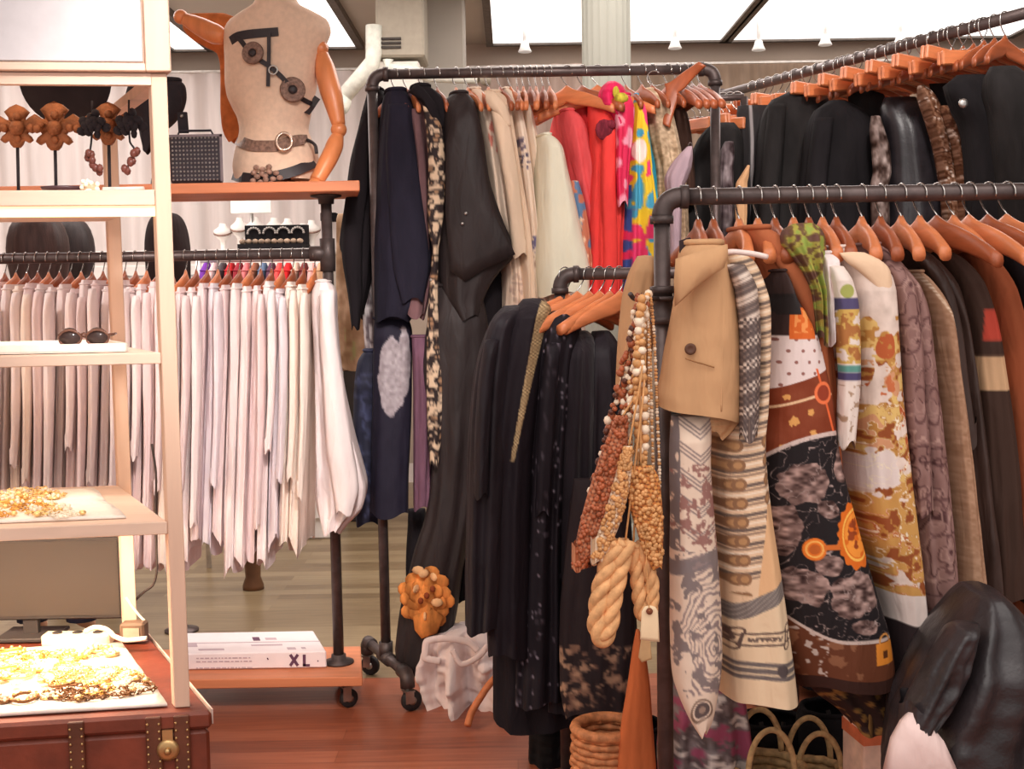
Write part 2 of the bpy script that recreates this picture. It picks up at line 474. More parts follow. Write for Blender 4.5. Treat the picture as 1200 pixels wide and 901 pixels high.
b = MB(); b.pbox((-7, 2.2, ZC), (14, 0, 0), (0, YW - 2.2, 0), (0, 0, .12)); struct(b.build('ceiling', mat('ceiling_paint', (206, 196, 184), var=.03, scale=2, bump=.02)))
# floor: pale olive boards at the back, red-brown varnished boards in front
fm = bpy.data.materials.new('plank_floor'); fm.use_nodes = True
N = fm.node_tree.nodes; L = fm.node_tree.links; pb = N['Principled BSDF']
tc = N.new('ShaderNodeTexCoord'); br = N.new('ShaderNodeTexBrick'); mp = N.new('ShaderNodeMapping')
L.new(tc.outputs['Object'], mp.inputs['Vector']); L.new(mp.outputs['Vector'], br.inputs['Vector'])
br.inputs['Scale'].default_value = 1.0; br.inputs['Brick Width'].default_value = 1.1; br.inputs['Row Height'].default_value = .095; br.inputs['Mortar Size'].default_value = .0022
br.inputs['Color1'].default_value = (.0, .0, .0, 1); br.inputs['Color2'].default_value = (1, 1, 1, 1); br.inputs['Mortar'].default_value = (.2, .2, .2, 1)
nz = N.new('ShaderNodeTexNoise'); mp2 = N.new('ShaderNodeMapping'); mp2.inputs['Scale'].default_value = (2, 26, 1)
L.new(tc.outputs['Object'], mp2.inputs['Vector']); L.new(mp2.outputs['Vector'], nz.inputs['Vector']); nz.inputs['Scale'].default_value = 2.2; nz.inputs['Detail'].default_value = 6
mx = N.new('ShaderNodeMix'); mx.data_type = 'FLOAT'; mx.inputs[0].default_value = .4
L.new(nz.outputs['Fac'], mx.inputs[2]); L.new(br.outputs['Color'], mx.inputs[3])
def ramp(a, b_, c):
    r = N.new('ShaderNodeValToRGB'); r.color_ramp.elements[0].position = .2; r.color_ramp.elements[1].position = .8
    r.color_ramp.elements[0].color = (*lin(a), 1); r.color_ramp.elements[1].color = (*lin(c), 1)
    e = r.color_ramp.elements.new(.5); e.color = (*lin(b_), 1); L.new(mx.outputs[0], r.inputs['Fac']); return r
r1 = ramp((104, 84, 60), (132, 112, 84), (154, 134, 104)); r2 = ramp((120, 62, 44), (158, 88, 62), (184, 112, 84))
sx = N.new('ShaderNodeSeparateXYZ'); L.new(tc.outputs['Object'], sx.inputs[0])
gt = N.new('ShaderNodeMath'); gt.operation = 'GREATER_THAN'; gt.inputs[1].default_value = 4.42; L.new(sx.outputs['Y'], gt.inputs[0])
mc = N.new('ShaderNodeMix'); mc.data_type = 'RGBA'; L.new(gt.outputs[0], mc.inputs[0]); L.new(r2.outputs[0], mc.inputs[6]); L.new(r1.outputs[0], mc.inputs[7])
L.new(mc.outputs[2], pb.inputs['Base Color']); pb.inputs['Roughness'].default_value = .32; pb.inputs['Specular IOR Level'].default_value = .45
b = MB(); b.pbox((-7, -.5, -.08), (14, 0, 0), (0, YW + .65, 0), (0, 0, .08)); struct(b.build('floor', fm, origin=(0, 0, 0)))
b = MB(); b.pbox((-7, YW - .14, 0), (14, 0, 0), (0, .02, 0), (0, 0, .14)); struct(b.build('baseboard_back', wallw))
# hung cloth along the back wall: white behind the dress form, tan above the racks
def xat(px, d): return P(px, 300, d)[0]
tag(corrugated(xat(-60, 8.95), xat(436, 8.95), .02, 2.98, 8.98, .07, .19, 'curtain', mat('white_curtain_cloth', (232, 220, 216), var=.05, scale=4, stretch=(5, 1, .3), bump=.05)), 'long white pleated curtain behind the dress form and shelf tower', 'curtain')
tag(corrugated(xat(546, 8.95), xat(685, 8.95), .02, 3.0, 8.98, .06, .15, 'curtain', mat('pinkish_curtain_cloth', (180, 156, 144), var=.08, scale=4, stretch=(5, 1, .3), bump=.05)), 'pinkish pleated curtain between square pillar and fluted column', 'curtain')
tag(corrugated(xat(742, 8.95), xat(1330, 8.95), .02, 3.0, 8.98, .035, .11, 'curtain', wallt), 'wide tan curtain high behind the black clothes', 'curtain')
b = MB(); b.box((xat(620, 8.8), 8.87, 2.975), (9.5, .03, .014)); struct(b.build('trim_1', mat('rail_white', (226, 220, 214), bump=0)))
# fluted column and square pillar
cx = P(712, 200, 6.6); n = 96; th = np.arange(n) * 2 * pi / n; rr = .128 * (1 - .055 * np.abs(np.sin(th * 10)) ** .6)
V = []; fs = []
for z in (0, ZC): V += [(cx[0] + r * cos(t), 6.6 + r * sin(t), z) for r, t in zip(rr, th)]
fs = [(i, (i + 1) % n, n + (i + 1) % n, n + i) for i in range(n)]
b = MB(); b.add(V, fs, 0, False); colm = b.build('column', mat('column_paint', (146, 145, 135), var=.03, scale=3, bump=.02)); struct(colm)
b = MB(); b.lathe([(.19, 0), (.19, .06), (.16, .08), (.165, .12), (.135, .15)], (cx[0], 6.6, 0), n=32); struct(b.build('trim_2', MATS['column_paint']))
px0 = P(498, 200, 7.4); px1 = P(547, 200, 7.4)
b = MB(); b.pbox((px0[0], 7.4, 0), (px1[0] - px0[0], 0, 0), (0, .3, 0), (0, 0, ZC), bev=.01); struct(b.build('pillar', mat('pillar_paint', (176, 168, 158), var=.04, scale=3, bump=.02)))

# ceiling light panels (lit) -------------------------------------------------
lit = mat('lit_diffuser', (255, 250, 246), emit=1.7, bump=0, var=0)
frame_m = mat('light_frame_paint', (120, 112, 106), bump=0)
def panel(x0, x1, y0, y1, label, hole=None):
    """x0..x1 at far edge y1, picture columns; runs towards the viewer to depth y0"""
    A = onz(x0, y1, ZC - .03); Bq = onz(x1, y1, ZC - .03)
    yf = A[1]; yn = y0
    t = thing('ceiling_light', label, 'ceiling light', (A[0], yf, ZC - .05), None)
    w = Bq[0] - A[0]
    d = MB()
    def slab(xa, xb, ya, yb_): d.pbox((xa, ya, ZC - .035), (xb - xa, 0, 0), (0, yb_ - ya, 0), (0, 0, .025))
    if hole:
        hx, hy, hr = hole; slab(A[0], A[0] + w, yn, hy - hr); slab(A[0], A[0] + w, hy + hr, yf); slab(A[0], hx - hr, hy - hr, hy + hr); slab(hx + hr, A[0] + w, hy - hr, hy + hr)
    else: slab(A[0], A[0] + w, yn, yf)
    d.build('diffuser', lit, t)
    f = MB()
    for o, U, Vv in (((A[0] - .05, yn - .05, ZC - .05), (w + .1, 0, 0), (0, .05, 0)), ((A[0] - .05, yf, ZC - .05), (w + .1, 0, 0), (0, .05, 0)), ((A[0] - .05, yn, ZC - .05), (.05, 0, 0), (0, yf - yn, 0)), ((A[0] + w, yn, ZC - .05), (.05, 0, 0), (0, yf - yn, 0))):
        f.pbox(o, U, Vv, (0, 0, .05))
    f.build('frame', frame_m, t)
panel(578, 846, 5.2, 50, 'wide lit ceiling panel around the head of the fluted column', (cx[0], 6.6, .16))
panel(852, 1172, 5.2, 46, 'lit ceiling panel above the rack of black clothes')
panel(386, 418, 6.6, 54, 'small lit ceiling panel beside the dress form arm')
panel(205, 243, 6.6, 57, 'small lit ceiling panel above the studded bag')
panel(-40, 160, 5.2, 58, 'lit ceiling panel above the shelf tower')
# little spotlights under the ceiling
wp = mat('white_lamp_paint', (240, 236, 232), rough=.4, bump=0, emit=.25)
spots = [(615, 54, 'beside the fluted column, above red dresses'), (791, 50, 'just beyond the fluted column'), (889, 52, 'above the clamp hangers'), (967, 46, 'above the longest clamp hanger'), (1055, 44, 'at the far end of the ceiling, nearest the hanger rail')]
for i, (x, y, w) in enumerate(spots):
    d = 8.3; p = P(x, y, d)
    t = thing('spotlight', 'small white ceiling spotlight ' + w, 'spotlight', (p[0], d, p[2]), 'small spotlights')
    m = MB(); m.tube([(p[0], d, ZC), (p[0], d, p[2])], .012, n=8); m.build('stem', wp, t)
    m = MB(); m.lathe([(.012, .03), (.024, .024), (.032, -.01), (.046, -.036), (.042, -.040), (.02, -.02)], (p[0], d, p[2]), n=16); m.build('lamp_head', wp, t)

# air unit with pipes beside the square pillar --------------------------------
d = 6.9
t = thing('air_unit', 'grey-green box unit with pipes under the ceiling beside the square pillar', 'air conditioner', P(470, 66, d))
um = mat('air_unit_paint', (164, 154, 138), rough=.5, var=.05, bump=.03); dk = mat('dark_vent', (70, 64, 60), bump=0)
A = P(441, 67, d); B2 = P(497, 45, d)
m = MB(); m.pbox((A[0], d, A[2]), (B2[0] - A[0], 0, 0), (0, .35, 0), (0, 0, ZC - A[2]), bev=.012); m.build('casing', um, t)
m = MB()
for yy in (47, 52, 57): 
    q = P(446, yy, d); q2 = P(470, yy, d); m.pbox((q[0], d - .012, q[2]), (q2[0] - q[0], 0, 0), (0, .02, 0), (0, 0, .012))
m.build('vent_slat', dk, t)
m = MB(); m.tube([P(438, 30, d), P(438, 62, d), P(436, 74, d), P(404, 112, d)], .045, n=12); m.lathe([(.05, 0), (.07, .05), (.06, .1)], P(404, 112, d), (-.6, 0, -.7), 14); m.build('pipe', mat('duct_white', (226, 226, 214), rough=.4, bump=.02), t)
m = MB(); m.tube([P(455, 70, d), P(455, 80, d), P(480, 82, d), P(505, 90, d), P(560, 92, d - .1)], .03, n=10); m.build('duct_pipe', MATS['duct_white'], t)
m = MB(); m.lathe([(.03, 0), (.045, .02), (.045, .05), (.02, .06)], P(562, 92, d - .1), (1, 0, .2), 16); m.build('valve', um, t)
m = MB(); A = P(441, 300, d); m.pbox((A[0], d, 1.35), (.26, 0, 0), (0, .3, 0), (0, 0, P(441, 72, d)[2] - 1.35), bev=.01); m.build('lower_cabinet', mat('pale_cabinet', (214, 208, 198), var=.04, bump=.02), t)
# ------------------------------------------------------------------ wooden shelf tower on a leather trunk
PINE = mat('pale_pine', (222, 186, 162), rough=.55, var=.08, scale=5, stretch=(4, 4, .4), bump=.03, spec=.4)
PINEL = mat('pine_board', (228, 196, 174), rough=.5, var=.07, scale=5, stretch=(.5, 5, 5), bump=.03, spec=.4)
ZT = 0.42
fr = onz(214, 829, ZT); DS = fr[1]               # foot of the near post
Sv = np.array([-.30, .58, 0]); Fv = np.array([-cos(R(8)), -sin(R(8)), 0])
Wd = 1.05
base0 = np.array([fr[0], fr[1], ZT])
PT = .036
def lev(py, px=205): return P(px, py, DS)[2]
ztop = lev(86, 190)
sh = thing('shelf_tower', 'tall pale pine shelf tower standing on the brown trunk', 'shelf', base0)
U = -Fv * PT; Vb = Sv / np.linalg.norm(Sv) * PT
def post(o):
    m = MB(); m.pbox(o, U * -1, Vb, (0, 0, ztop - ZT), bev=.002); m.build('post', PINE, sh)
# near post leans a touch as in the photo only through the lens; it is plumb
post(base0 + U * .5); post(base0 + U * .5 + Sv); post(base0 + U * .5 + Fv * Wd); post(base0 + U * .5 + Fv * Wd + Sv)
def board(py, th, name='shelf_board'):
    z = lev(py, 200); m = MB()
    m.pbox(base0 - np.array([0, 0, ZT]) + np.array([0, 0, z - th]) + Fv * (PT * .5 + .001) - Sv * .0, Fv * (Wd - PT), Sv, (0, 0, th), bev=.002)
    return m.build(name, PINEL, sh), z
_, z1 = board(222, .036); _, z2 = board(413, .026); _, z3 = board(611, .030)
# side rails and top rails
m = MB(); m.pbox(base0 + np.array([0, 0, ztop - ZT - .026]) + Fv * PT * .5, Fv * (Wd - PT), Vb * .7, (0, 0, .026)); m.build('top_rail', PINEL, sh)
m = MB(); m.pbox(base0 + np.array([0, 0, ztop - ZT - .026]) + U * .5 + Vb, -U, Sv - Vb, (0, 0, .026)); m.build('side_rail', PINE, sh)
m = MB(); m.pbox(base0 + np.array([0, 0, z1 - ZT - .06]) + Fv * PT * .5 + Vb * .3, Fv * (Wd - PT), Vb * .4, (0, 0, .024)); m.build('light_strip', mat('warm_led', (255, 226, 170), emit=1.2, bump=0, var=0), sh)
# cabinet resting on top
zc = ztop + .002
cab = thing('cabinet', 'pale wooden cabinet with a grey front panel on top of the shelf tower', 'cabinet', base0 + np.array([0, 0, zc - ZT]))
H = .42; o = base0 + np.array([0, 0, zc - ZT]) + U * .8
m = MB(); m.pbox(o, Fv * (Wd + .05), Sv * .16, (0, 0, H), bev=.003); m.build('casing', PINE, cab)
nrm = np.array([Fv[1], -Fv[0], 0]); nrm = -nrm if nrm[1] > 0 else nrm
zb = lev(74, 160) - zc
m = MB(); m.pbox(o + Fv * .062 + nrm * .012 + np.array([0, 0, zb]), Fv * (Wd - .08), -nrm * .011, (0, 0, H - zb - .04), bev=.002); m.build('front_panel', mat('grey_panel', (200, 194, 196), rough=.5, var=.03, bump=.02), cab)
m = MB(); m.pbox(o + nrm * .02, Fv * .055, -nrm * .019, (0, 0, H), bev=.002); m.build('stile', PINE, cab)
m = MB(); m.pbox(o + Fv * .056 + nrm * .02, Fv * (Wd - .01), -nrm * .019, (0, 0, zb - .004), bev=.002); m.build('bottom_rail', PINEL, cab)

# trunk -----------------------------------------------------------------------
LEA = mat('red_brown_leather', (118, 54, 36), rough=.45, var=.22, scale=12, bump=.15, spec=.5)
LEAD = mat('dark_leather', (96, 52, 34), rough=.45, var=.2, scale=14, bump=.15, spec=.5)
BRS = mat('brass_stud', (196, 160, 110), rough=.35, metal=.8, bump=0)
tr = thing('trunk', 'red-brown leather trunk with studded straps under the shelf tower', 'trunk', (base0[0], base0[1], 0))
o = base0 * np.array([1, 1, 0]) - Fv * .055 - Sv * .05; LT = 1.25; ST = Sv * 1.22
o2 = o + np.array([0, 0, .0])
m = MB(); m.pbox(o2 + np.array([0, 0, .001]), Fv * LT, ST, (0, 0, ZT - .047), bev=.01); m.build('body', LEA, tr)
m = MB(); m.pbox(o2 - Fv * .006 + nrm * .006 + np.array([0, 0, ZT - .044]), Fv * (LT + .012), ST - nrm * .006, (0, 0, .043), bev=.008); m.build('lid', LEA, tr)
m = MB(); m.pbox(o2 - Fv * .0095 + np.array([0, 0, ZT - .04]) + Sv * .03, -Fv * .003, ST * .95, (0, 0, .036)); m.build('side_trim', mat('pale_edging', (226, 200, 188), bump=.05), tr)
def onfront(px): 
    # distance along the front from its near corner for a picture column
    a = (px - 600) / F; q = o2 + nrm * .008
    return (a * q[1] - q[0]) / (Fv[0] - a * Fv[1])
for px in (163, 197, 70):
    s = onfront(px); m = MB()
    m.pbox(o2 + Fv * (s - .018) + nrm * .012 + np.array([0, 0, .004]), Fv * .036, -nrm * .012, (0, 0, ZT - .01), bev=.002); st = m.build('strap', LEAD, tr)
    m = MB()
    for z in np.arange(.02, ZT - .01, .018): 
        for k in (-.013, .013): m.ball(o2 + Fv * (s + k) + nrm * .013 + np.array([0, 0, z]), .0034, n=6)
    m.build('stud', BRS, st)
s = onfront(180); m = MB()
c = o2 + Fv * s + nrm * .01 + np.array([0, 0, ZT - .085])
m.lathe([(.026, 0), (.026, .006), (.018, .01)], c, nrm, 18); m.ball(c + nrm * .014, .009, n=10); m.pbox(c + np.array([0, 0, .018]) - Fv * -.012, -Fv * .024, nrm * .006, (0, 0, .03)); m.build('lock', BRS, tr)

# white cloth and gold jewellery ----------------------------------------------
def drape(o, U, V, th, seed, name, m, parent=None, amp=.004, n=26):
    rnd = np.random.RandomState(seed); g = np.linspace(0, 1, n); A, B = np.meshgrid(g, g, indexing='ij')
    Z = amp * 2 * fbm(A * 6 + seed, B * 6, seed)
    e = np.minimum(np.minimum(A, 1 - A), np.minimum(B, 1 - B)); wob = .012 * (fbm(A * 5, B * 5, seed + 3) - .5)
    V3 = o + A[..., None] * U + B[..., None] * V + wob[..., None] * np.asarray(U) / np.linalg.norm(U); V3[..., 2] += th + Z
    lo = V3.copy(); lo[..., 2] = o[2] + .0005
    VV = np.concatenate([V3.reshape(-1, 3), lo.reshape(-1, 3)]); fs = []; k = n * n
    for i in range(n - 1):
        for j in range(n - 1):
            a = i * n + j; fs += [(a, a + n, a + n + 1, a + 1), (k + a, k + a + 1, k + a + n + 1, k + a + n)]
    edge = [(i, 0) for i in range(n)] + [(n - 1, j) for j in range(1, n)] + [(i, n - 1) for i in range(n - 2, -1, -1)] + [(0, j) for j in range(n - 2, 0, -1)]
    for p, q in zip(edge, edge[1:] + edge[:1]):
        a = p[0] * n + p[1]; b_ = q[0] * n + q[1]; fs.append((b_, a, k + a, k + b_))
    mb = MB(); mb.add(VV, fs); return mb.build(name, m, parent)
WC = cloth('white_display_cloth', (244, 232, 220), var=.03)
ZTT = ZT + .001
tag(drape(base0 + Fv * .035 + Sv * .015 + np.array([0, 0, .002]), Fv * .98, Sv * .93, .004, 3, 'display_cloth', WC), 'white cloth spread on the trunk under gold jewellery', 'cloth')
tag(drape(np.array([base0[0], base0[1], z3 + .001]) + Fv * .10 + Sv * .10, Fv * .90, Sv * .78, .003, 5, 'display_cloth', WC), 'pale cloth under the gold jewellery on the lowest shelf board', 'cloth')
GOLD = [mat('gold_metal', (226, 172, 92), rough=.3, metal=.75, bump=.1), mat('pale_gold_metal', (240, 204, 140), rough=.3, metal=.7, bump=.1), mat('pearl_cream', (244, 230, 206), rough=.3, bump=0), mat('dark_amber', (120, 78, 44), rough=.35, metal=.3, bump=.05)]
def jewel(kind, gm, loc, label, group):
    """brooch / bracelet / chain of linked rings, each with its own setting and stones"""
    nm = ('brooch', 'bracelet', 'chain_necklace')[kind]
    t = thing(nm, label, 'jewellery', loc, group); x, y, z = loc
    if kind == 0:
        m = MB(); a = np.arange(9) * 2 * pi / 9
        prof = [(.004, 0), (.016, .001), (.018, .004), (.012, .008), (.004, .010)]; m.lathe(prof, loc, n=14); m.build('setting', gm, t)
        m = MB(); 
        for q in a[:6]: m.ball((x + .013 * cos(q * 1.5), y + .013 * sin(q * 1.5), z + .0085), .0042, n=6)
        m.ball((x, y, z + .011), .006, n=8); m.build('bead_pattern', GOLD[2], t)
    elif kind == 1:
        m = MB(); a = np.arange(20) * 2 * pi / 20
        m.tube([(x + .03 * cos(q), y + .03 * sin(q), z + .006 + .0015 * sin(3 * q)) for q in a], .0045, n=8, closed=True); m.build('band', gm, t)
        m = MB(); 
        for q in a[::2]: m.ball((x + .03 * cos(q), y + .03 * sin(q), z + .0105), .004, n=6)
        m.build('bead_pattern', GOLD[1], t)
    else:
        m = MB(); n = 26
        for i in range(n):
            q = i * 2 * pi / n; rr = .036 + .008 * sin(3 * q); c = np.array([x + rr * cos(q), y + rr * .8 * sin(q), z + .005 + .002 * sin(5 * q)])
            k = np.arange(8) * 2 * pi / 8; T = np.array([-sin(q), cos(q), 0]); Nn = np.array([0, 0, 1.]) if i % 2 else np.array([cos(q), sin(q), 0])
            m.tube([c + T * .0068 * cos(w) + Nn * .0042 * sin(w) for w in k], .0014, n=5, closed=True)
        m.build('chain', gm, t)
        m = MB(); m.ball((x + .044, y, z + .007), (.009, .009, .006), n=10); m.build('pendant', GOLD[1], t)
    return t
_jp = {}
rj = random.Random(4)
def scatter(n, o, U, V, z, label_fn, group, heap=0.0, dark=0.1):
    for i in range(n):
        a, b_ = rj.random(), rj.random(); k = rj.choice((0, 0, 1, 2, 2)); g = rj.choice((0, 0, 1, 1, 2)) if rj.random() > dark else 3
        p = o + U * a + V * b_; zz = z + rj.random() * heap * (1 - abs(2 * a - 1)) 
        lab = label_fn(k, g)
        key = (k, g)
        if key not in _jp: _jp[key] = jewel(k, GOLD[g], (p[0], p[1], zz), lab, group)
        else: dup(_jp[key], (p[0], p[1], zz), rj.random() * 6, lab, group, rj.uniform(.8, 1.25))
W3 = ('gold', 'pale gold', 'cream pearl', 'dark amber'); K3 = ('brooch', 'bracelet', 'chain necklace')
o = np.array([base0[0], base0[1], 0])
# a label that is true of every piece that shares it: kind, metal and tray
GJ = lambda where: (lambda k, g: f'{W3[g]} {K3[k]} in the heap on {where}')
_cur = {}
def lab_shelf(k, g): return f'{W3[g]} {K3[k]} heaped on the lowest shelf board'
def lab_trunk(k, g): return f'{W3[g]} {K3[k]} scattered on the lit trunk top'
scatter(90, o + Fv * .22 + Sv * .12, Fv * .74, Sv * .66, z3 + .008, lab_shelf, 'gold jewellery on the lowest shelf board', .03, .03)
scatter(110, o + Fv * .06 + Sv * .30, Fv * .90, Sv * .56, ZT + .012, lab_trunk, 'gold jewellery on the trunk', .02, .14)
scatter(26, o + Fv * .06 + Sv * .14, Fv * .92, Sv * .08, ZT + .012, lab_trunk, 'gold jewellery on the trunk', .0, .8)

# screen lying at the back of the trunk, adapter and cables --------------------
dM = DS + .62
A = P(60, 727, dM); Bm = P(146, 722, dM); zt = P(146, 628, dM)[2]
t = thing('monitor', 'dark grey flat screen standing behind the jewellery on the trunk', 'monitor', (A[0], dM, ZT + .03))
dg = mat('dark_grey_plastic', (62, 55, 53), rough=.45, var=.06, scale=4, bump=.02)
wv = Bm - A; wv[2] = 0; o = Bm.copy(); o[2] = ZT + .055
m = MB(); m.pbox(o, -wv * 2.6, (-.004, .035, 0), (0, 0, zt - o[2]), bev=.004); m.build('casing', dg, t)
m = MB(); m.pbox(o + np.array([0, -.002, .012]) - wv * .06, -wv * 2.5, (0, .003, 0), (0, 0, zt - o[2] - .024)); m.build('screen', mat('grey_screen', (70, 62, 58), rough=.3, var=.06, scale=2, bump=0), t)
m = MB(); m.pbox(o + np.array([0, -.05, -.053]) - wv * .9, -wv * .8, (0, .14, 0), (0, 0, .012), bev=.003); m.pbox(o + np.array([0, .008, -.045]) - wv * 1.2, -wv * .2, (0, .02, 0), (0, 0, .06)); m.build('foot', dg, t)
d = DS + .52; A = Pz(48, d, ZT + .002); B2 = Pz(128, d, ZT + .002)
t = thing('power_strip', 'cream power strip lying in front of the dark screen', 'power strip', A)
m = MB(); m.pbox(A, B2 - A, (0, .05, 0), (0, 0, .035), bev=.005); m.build('body', mat('cream_plastic', (228, 206, 180), rough=.4, bump=0), t)
m = MB(); 
for k in (.2, .5, .8): c = A + (B2 - A) * k + np.array([0, .025, .035]); m = MB(); m.lathe([(.014, 0), (.014, .002)], c, n=14); m.build('socket', dg, t)
d = DS + .54; A = Pz(140, d, ZT + .006)
t = thing('power_adapter', 'small dark power adapter beside the rear shelf post', 'adapter', A)
m = MB(); m.pbox(A, (.07, 0, 0), (0, .05, 0), (0, 0, .055), bev=.006); m.build('body', mat('brown_grey_plastic', (122, 96, 78), rough=.5, bump=0), t)
m = MB(); m.pbox(A + np.array([.012, -.003, .012]), (.045, 0, 0), (0, .003, 0), (0, 0, .03)); m.build('label', mat('pale_label', (190, 160, 138), bump=0), t)
cm = mat('white_cable', (244, 230, 214), rough=.4, bump=0); bk = mat('dark_cable', (66, 54, 50), rough=.5, bump=0)
def pz(pts, d): return [P(x, y, d + dd) for x, y, dd in [(q + (0,))[:3] for q in pts]]
def smooth(pts, n=40):
    pts = np.asarray(pts, float); s = np.arange(len(pts)); q = np.linspace(0, len(pts) - 1, n)
    return np.stack([pchip(s, pts[:, i], q) for i in range(3)], 1)
d = DS + .47
m = MB(); m.tube(smooth(pz([(100, 740), (112, 735), (124, 737), (135, 746), (150, 750), (172, 748)], d)), .007, n=8); tag(m.build('cable', cm), 'thick white cable curving across the trunk top', 'cable')
d = DS + .60
m = MB(); m.tube(smooth(pz([(150, 716), (158, 704), (168, 694), (180, 684), (184, 660), (182, 610), (183, 560), (178, 520)], d)), .0035, n=6); tag(m.build('cable', bk), 'thin dark cable climbing the rear shelf post', 'cable')
m = MB(); m.tube(smooth(pz([(148, 700), (156, 712), (164, 722), (170, 728)], d - .02)), .004, n=6); tag(m.build('cable', cm), 'short white cable behind the power adapter', 'cable')

# second shelf board: white tray with sunglasses -------------------------------
zs = z2 + .002
c = np.array([base0[0], base0[1], zs]) + Fv * .26 + Sv * .35
t = thing('tray', 'shallow white tray on the middle shelf board', 'tray', c)
m = MB(); Uu = Fv * .36
m.pbox(c - Uu / 2 - Sv * .25, Uu, Sv * .5, (0, 0, .006), bev=.002); m.build('base_plate', WC, t)
m = MB()
for oo, u_, v_ in ((-Uu / 2 - Sv * .25, Uu, Sv * .02), (-Uu / 2 + Sv * .23, Uu, Sv * .02), (-Uu / 2 - Sv * .25, Uu * .02, Sv * .5), (Uu * .48 - Sv * .25, Uu * .02, Sv * .5)): m.pbox(c + oo, u_, v_, (0, 0, .02))
m.build('rim', WC, t)
t = thing('sunglasses', 'brown sunglasses lying folded in the white tray', 'sunglasses', c + np.array([0, 0, .008]))
gl = mat('brown_acetate', (104, 70, 58), rough=.25, bump=0); c2 = c - Fv * .11 + np.array([0, -.02, .03])
m = MB()
for k in (-.034, .034):
    a = np.arange(16) * 2 * pi / 16; m.tube([c2 + np.array([k + .027 * cos(q), -.006 * abs(sin(q)), .020 * sin(q)]) for q in a], .0035, n=6, closed=True)
m.tube([c2 + np.array([-.008, 0, .008]), c2 + np.array([0, -.003, .012]), c2 + np.array([.008, 0, .008])], .003, n=6); m.build('frame', gl, t)
for k in (-1, 1):
    m = MB(); m.tube([c2 + np.array([k * .062, 0, .008]), c2 + np.array([k * .06, .06, .008]), c2 + np.array([k * .02, .10, -.002])], .003, n=6); m.build('temple', gl, t)
    m = MB(); m.lathe([(.026, -.001), (.026, .001)], c2 + np.array([k * .034, -.004, 0]), (0, 1, 0), 16); m.build('lens', mat('dark_lens', (60, 46, 44), rough=.1, bump=0), t)
def lab_mid(k, g): return f'{W3[g]} {K3[k]} beside the white tray on the middle board'
scatter(14, np.array([base0[0], base0[1], 0]) + Fv * .46 + Sv * .2, Fv * .4, Sv * .5, z2 + .004, lab_mid, 'jewellery on the middle shelf board', 0, .3)

# top compartment: bronze ornaments on stems, black flowers, tray ---------------
BRZ = mat('bronze_filigree', (150, 92, 58), rough=.45, metal=.35, var=.3, scale=40, bump=.5)
BLK = mat('black_felt', (44, 38, 42), rough=.85, bump=.1, scale=20)
def ornament(px, py, s, label, depth):
    d = DS + depth; zf = z1 + .002
    b0 = Pz(px + 2, d, zf)
    t = thing('ornament_stand', label, 'ornament', b0)
    m = MB(); m.lathe([(.03, 0), (.03, .006), (.008, .012), (.005, .02)], b0, n=18); m.build('base', BLK, t)
    m = MB(); q = P(px, py, d); m.tube([b0 + np.array([0, 0, .01]), (b0[0] + q[0]) / 2 * np.array([1, 0, 0]) + np.array([0, d, (b0[2] + q[2]) / 2]), q], .0042, n=8); m.build('stem', BLK, t)
    m = MB(); pp = []
    half = [(0, -25), (7, -22), (13, -17), (9, -13), (8, -8), (13, -9), (18, -13), (24, -9), (30, -4), (26, 0), (20, 2), (13, 3), (11, 6), (15, 9), (17, 13), (13, 16), (8, 13), (6, 18), (3, 21)]
    pp = [(px + x * s, py + y * s) for x, y in half] + [(px - x * s, py + y * s) for x, y in half[::-1] if x > 0]
    m.plate(pp, d, .012, .005); m.build('ornate_cross', BRZ, t)
    m = MB()
    for dx, dy in ((0, 0), (14, 0), (-14, 0), (0, 11), (0, -12), (21, 1), (-21, 1)):
        m.ball(P(px + dx * s, py + dy * s, d - .012), .011 if dx or dy else .02, n=8)
    m.build('boss', BRZ, t)
ornament(64, 150, 1.25, 'bronze cross ornament on a thin stem above the dark tray', .22)
ornament(127, 147, 1.1, 'bronze cross ornament between the two black fabric flowers', .24)
ornament(20, 150, 1.1, 'bronze cross ornament at the outer end of the top board', .2)
def flower(px, py, s, drop, label, depth):
    d = DS + depth; c = P(px, py, d)
    t = thing('flower_pendant', label, 'hanging ornament', P(px, drop[-1][1], d))
    m = MB(); rn = random.Random(px)
    for i in range(14):
        a = i * 2.4; r = .004 + .0022 * i
        m.ball(c + np.array([r * cos(a), -.01 + .0012 * i, r * sin(a)]), (.014 * s, .008, .012 * s), n=8, rot=a)
    m.build('petal', BLK, t)
    m = MB(); m.tube(smooth([P(px, py - 28, d)] + [P(px, py, d)] + [P(x, y, d) for x, y in drop], 20), .0025, n=6); m.build('cord', BLK, t)
    m = MB(); 
    for x, y in drop[1:]:
        for k in range(3): m.ball(P(x + rn.uniform(-3, 3), y + rn.uniform(-4, 4), d - .004 * k), (.009, .007, .011), n=8)
    m.build('bead_pattern', mat('dark_red_bead', (104, 58, 50), rough=.35, bump=0), t)
flower(108, 146, 1.0, [(107, 166), (105, 182), (110, 190), (114, 198)], 'black fabric flower with dark red drops between bronze crosses', .18)
flower(151, 145, 1.05, [(152, 165), (158, 176), (153, 188), (148, 199)], 'black fabric flower with dark red drops beside the shelf post', .18)
# dark round hat hung behind
d = DS + .42; c = P(78, 92, d)
t = thing('hat', 'wide black felt hat hanging at the back of the top compartment', 'hat', P(78, 134, d))
m = MB(); m.lathe([(.0, .0), (.118, .004), (.122, .012), (.08, .02), (.0, .02)][1:], c, (0, -1, -.12), 40); m.build('brim', BLK, t)
m = MB(); m.lathe([(.075, .0), (.07, .05), (.05, .075), (.02, .08)], c + np.array([0, .0, 0]), (0, 1, .12), 30); m.build('crown', BLK, t)
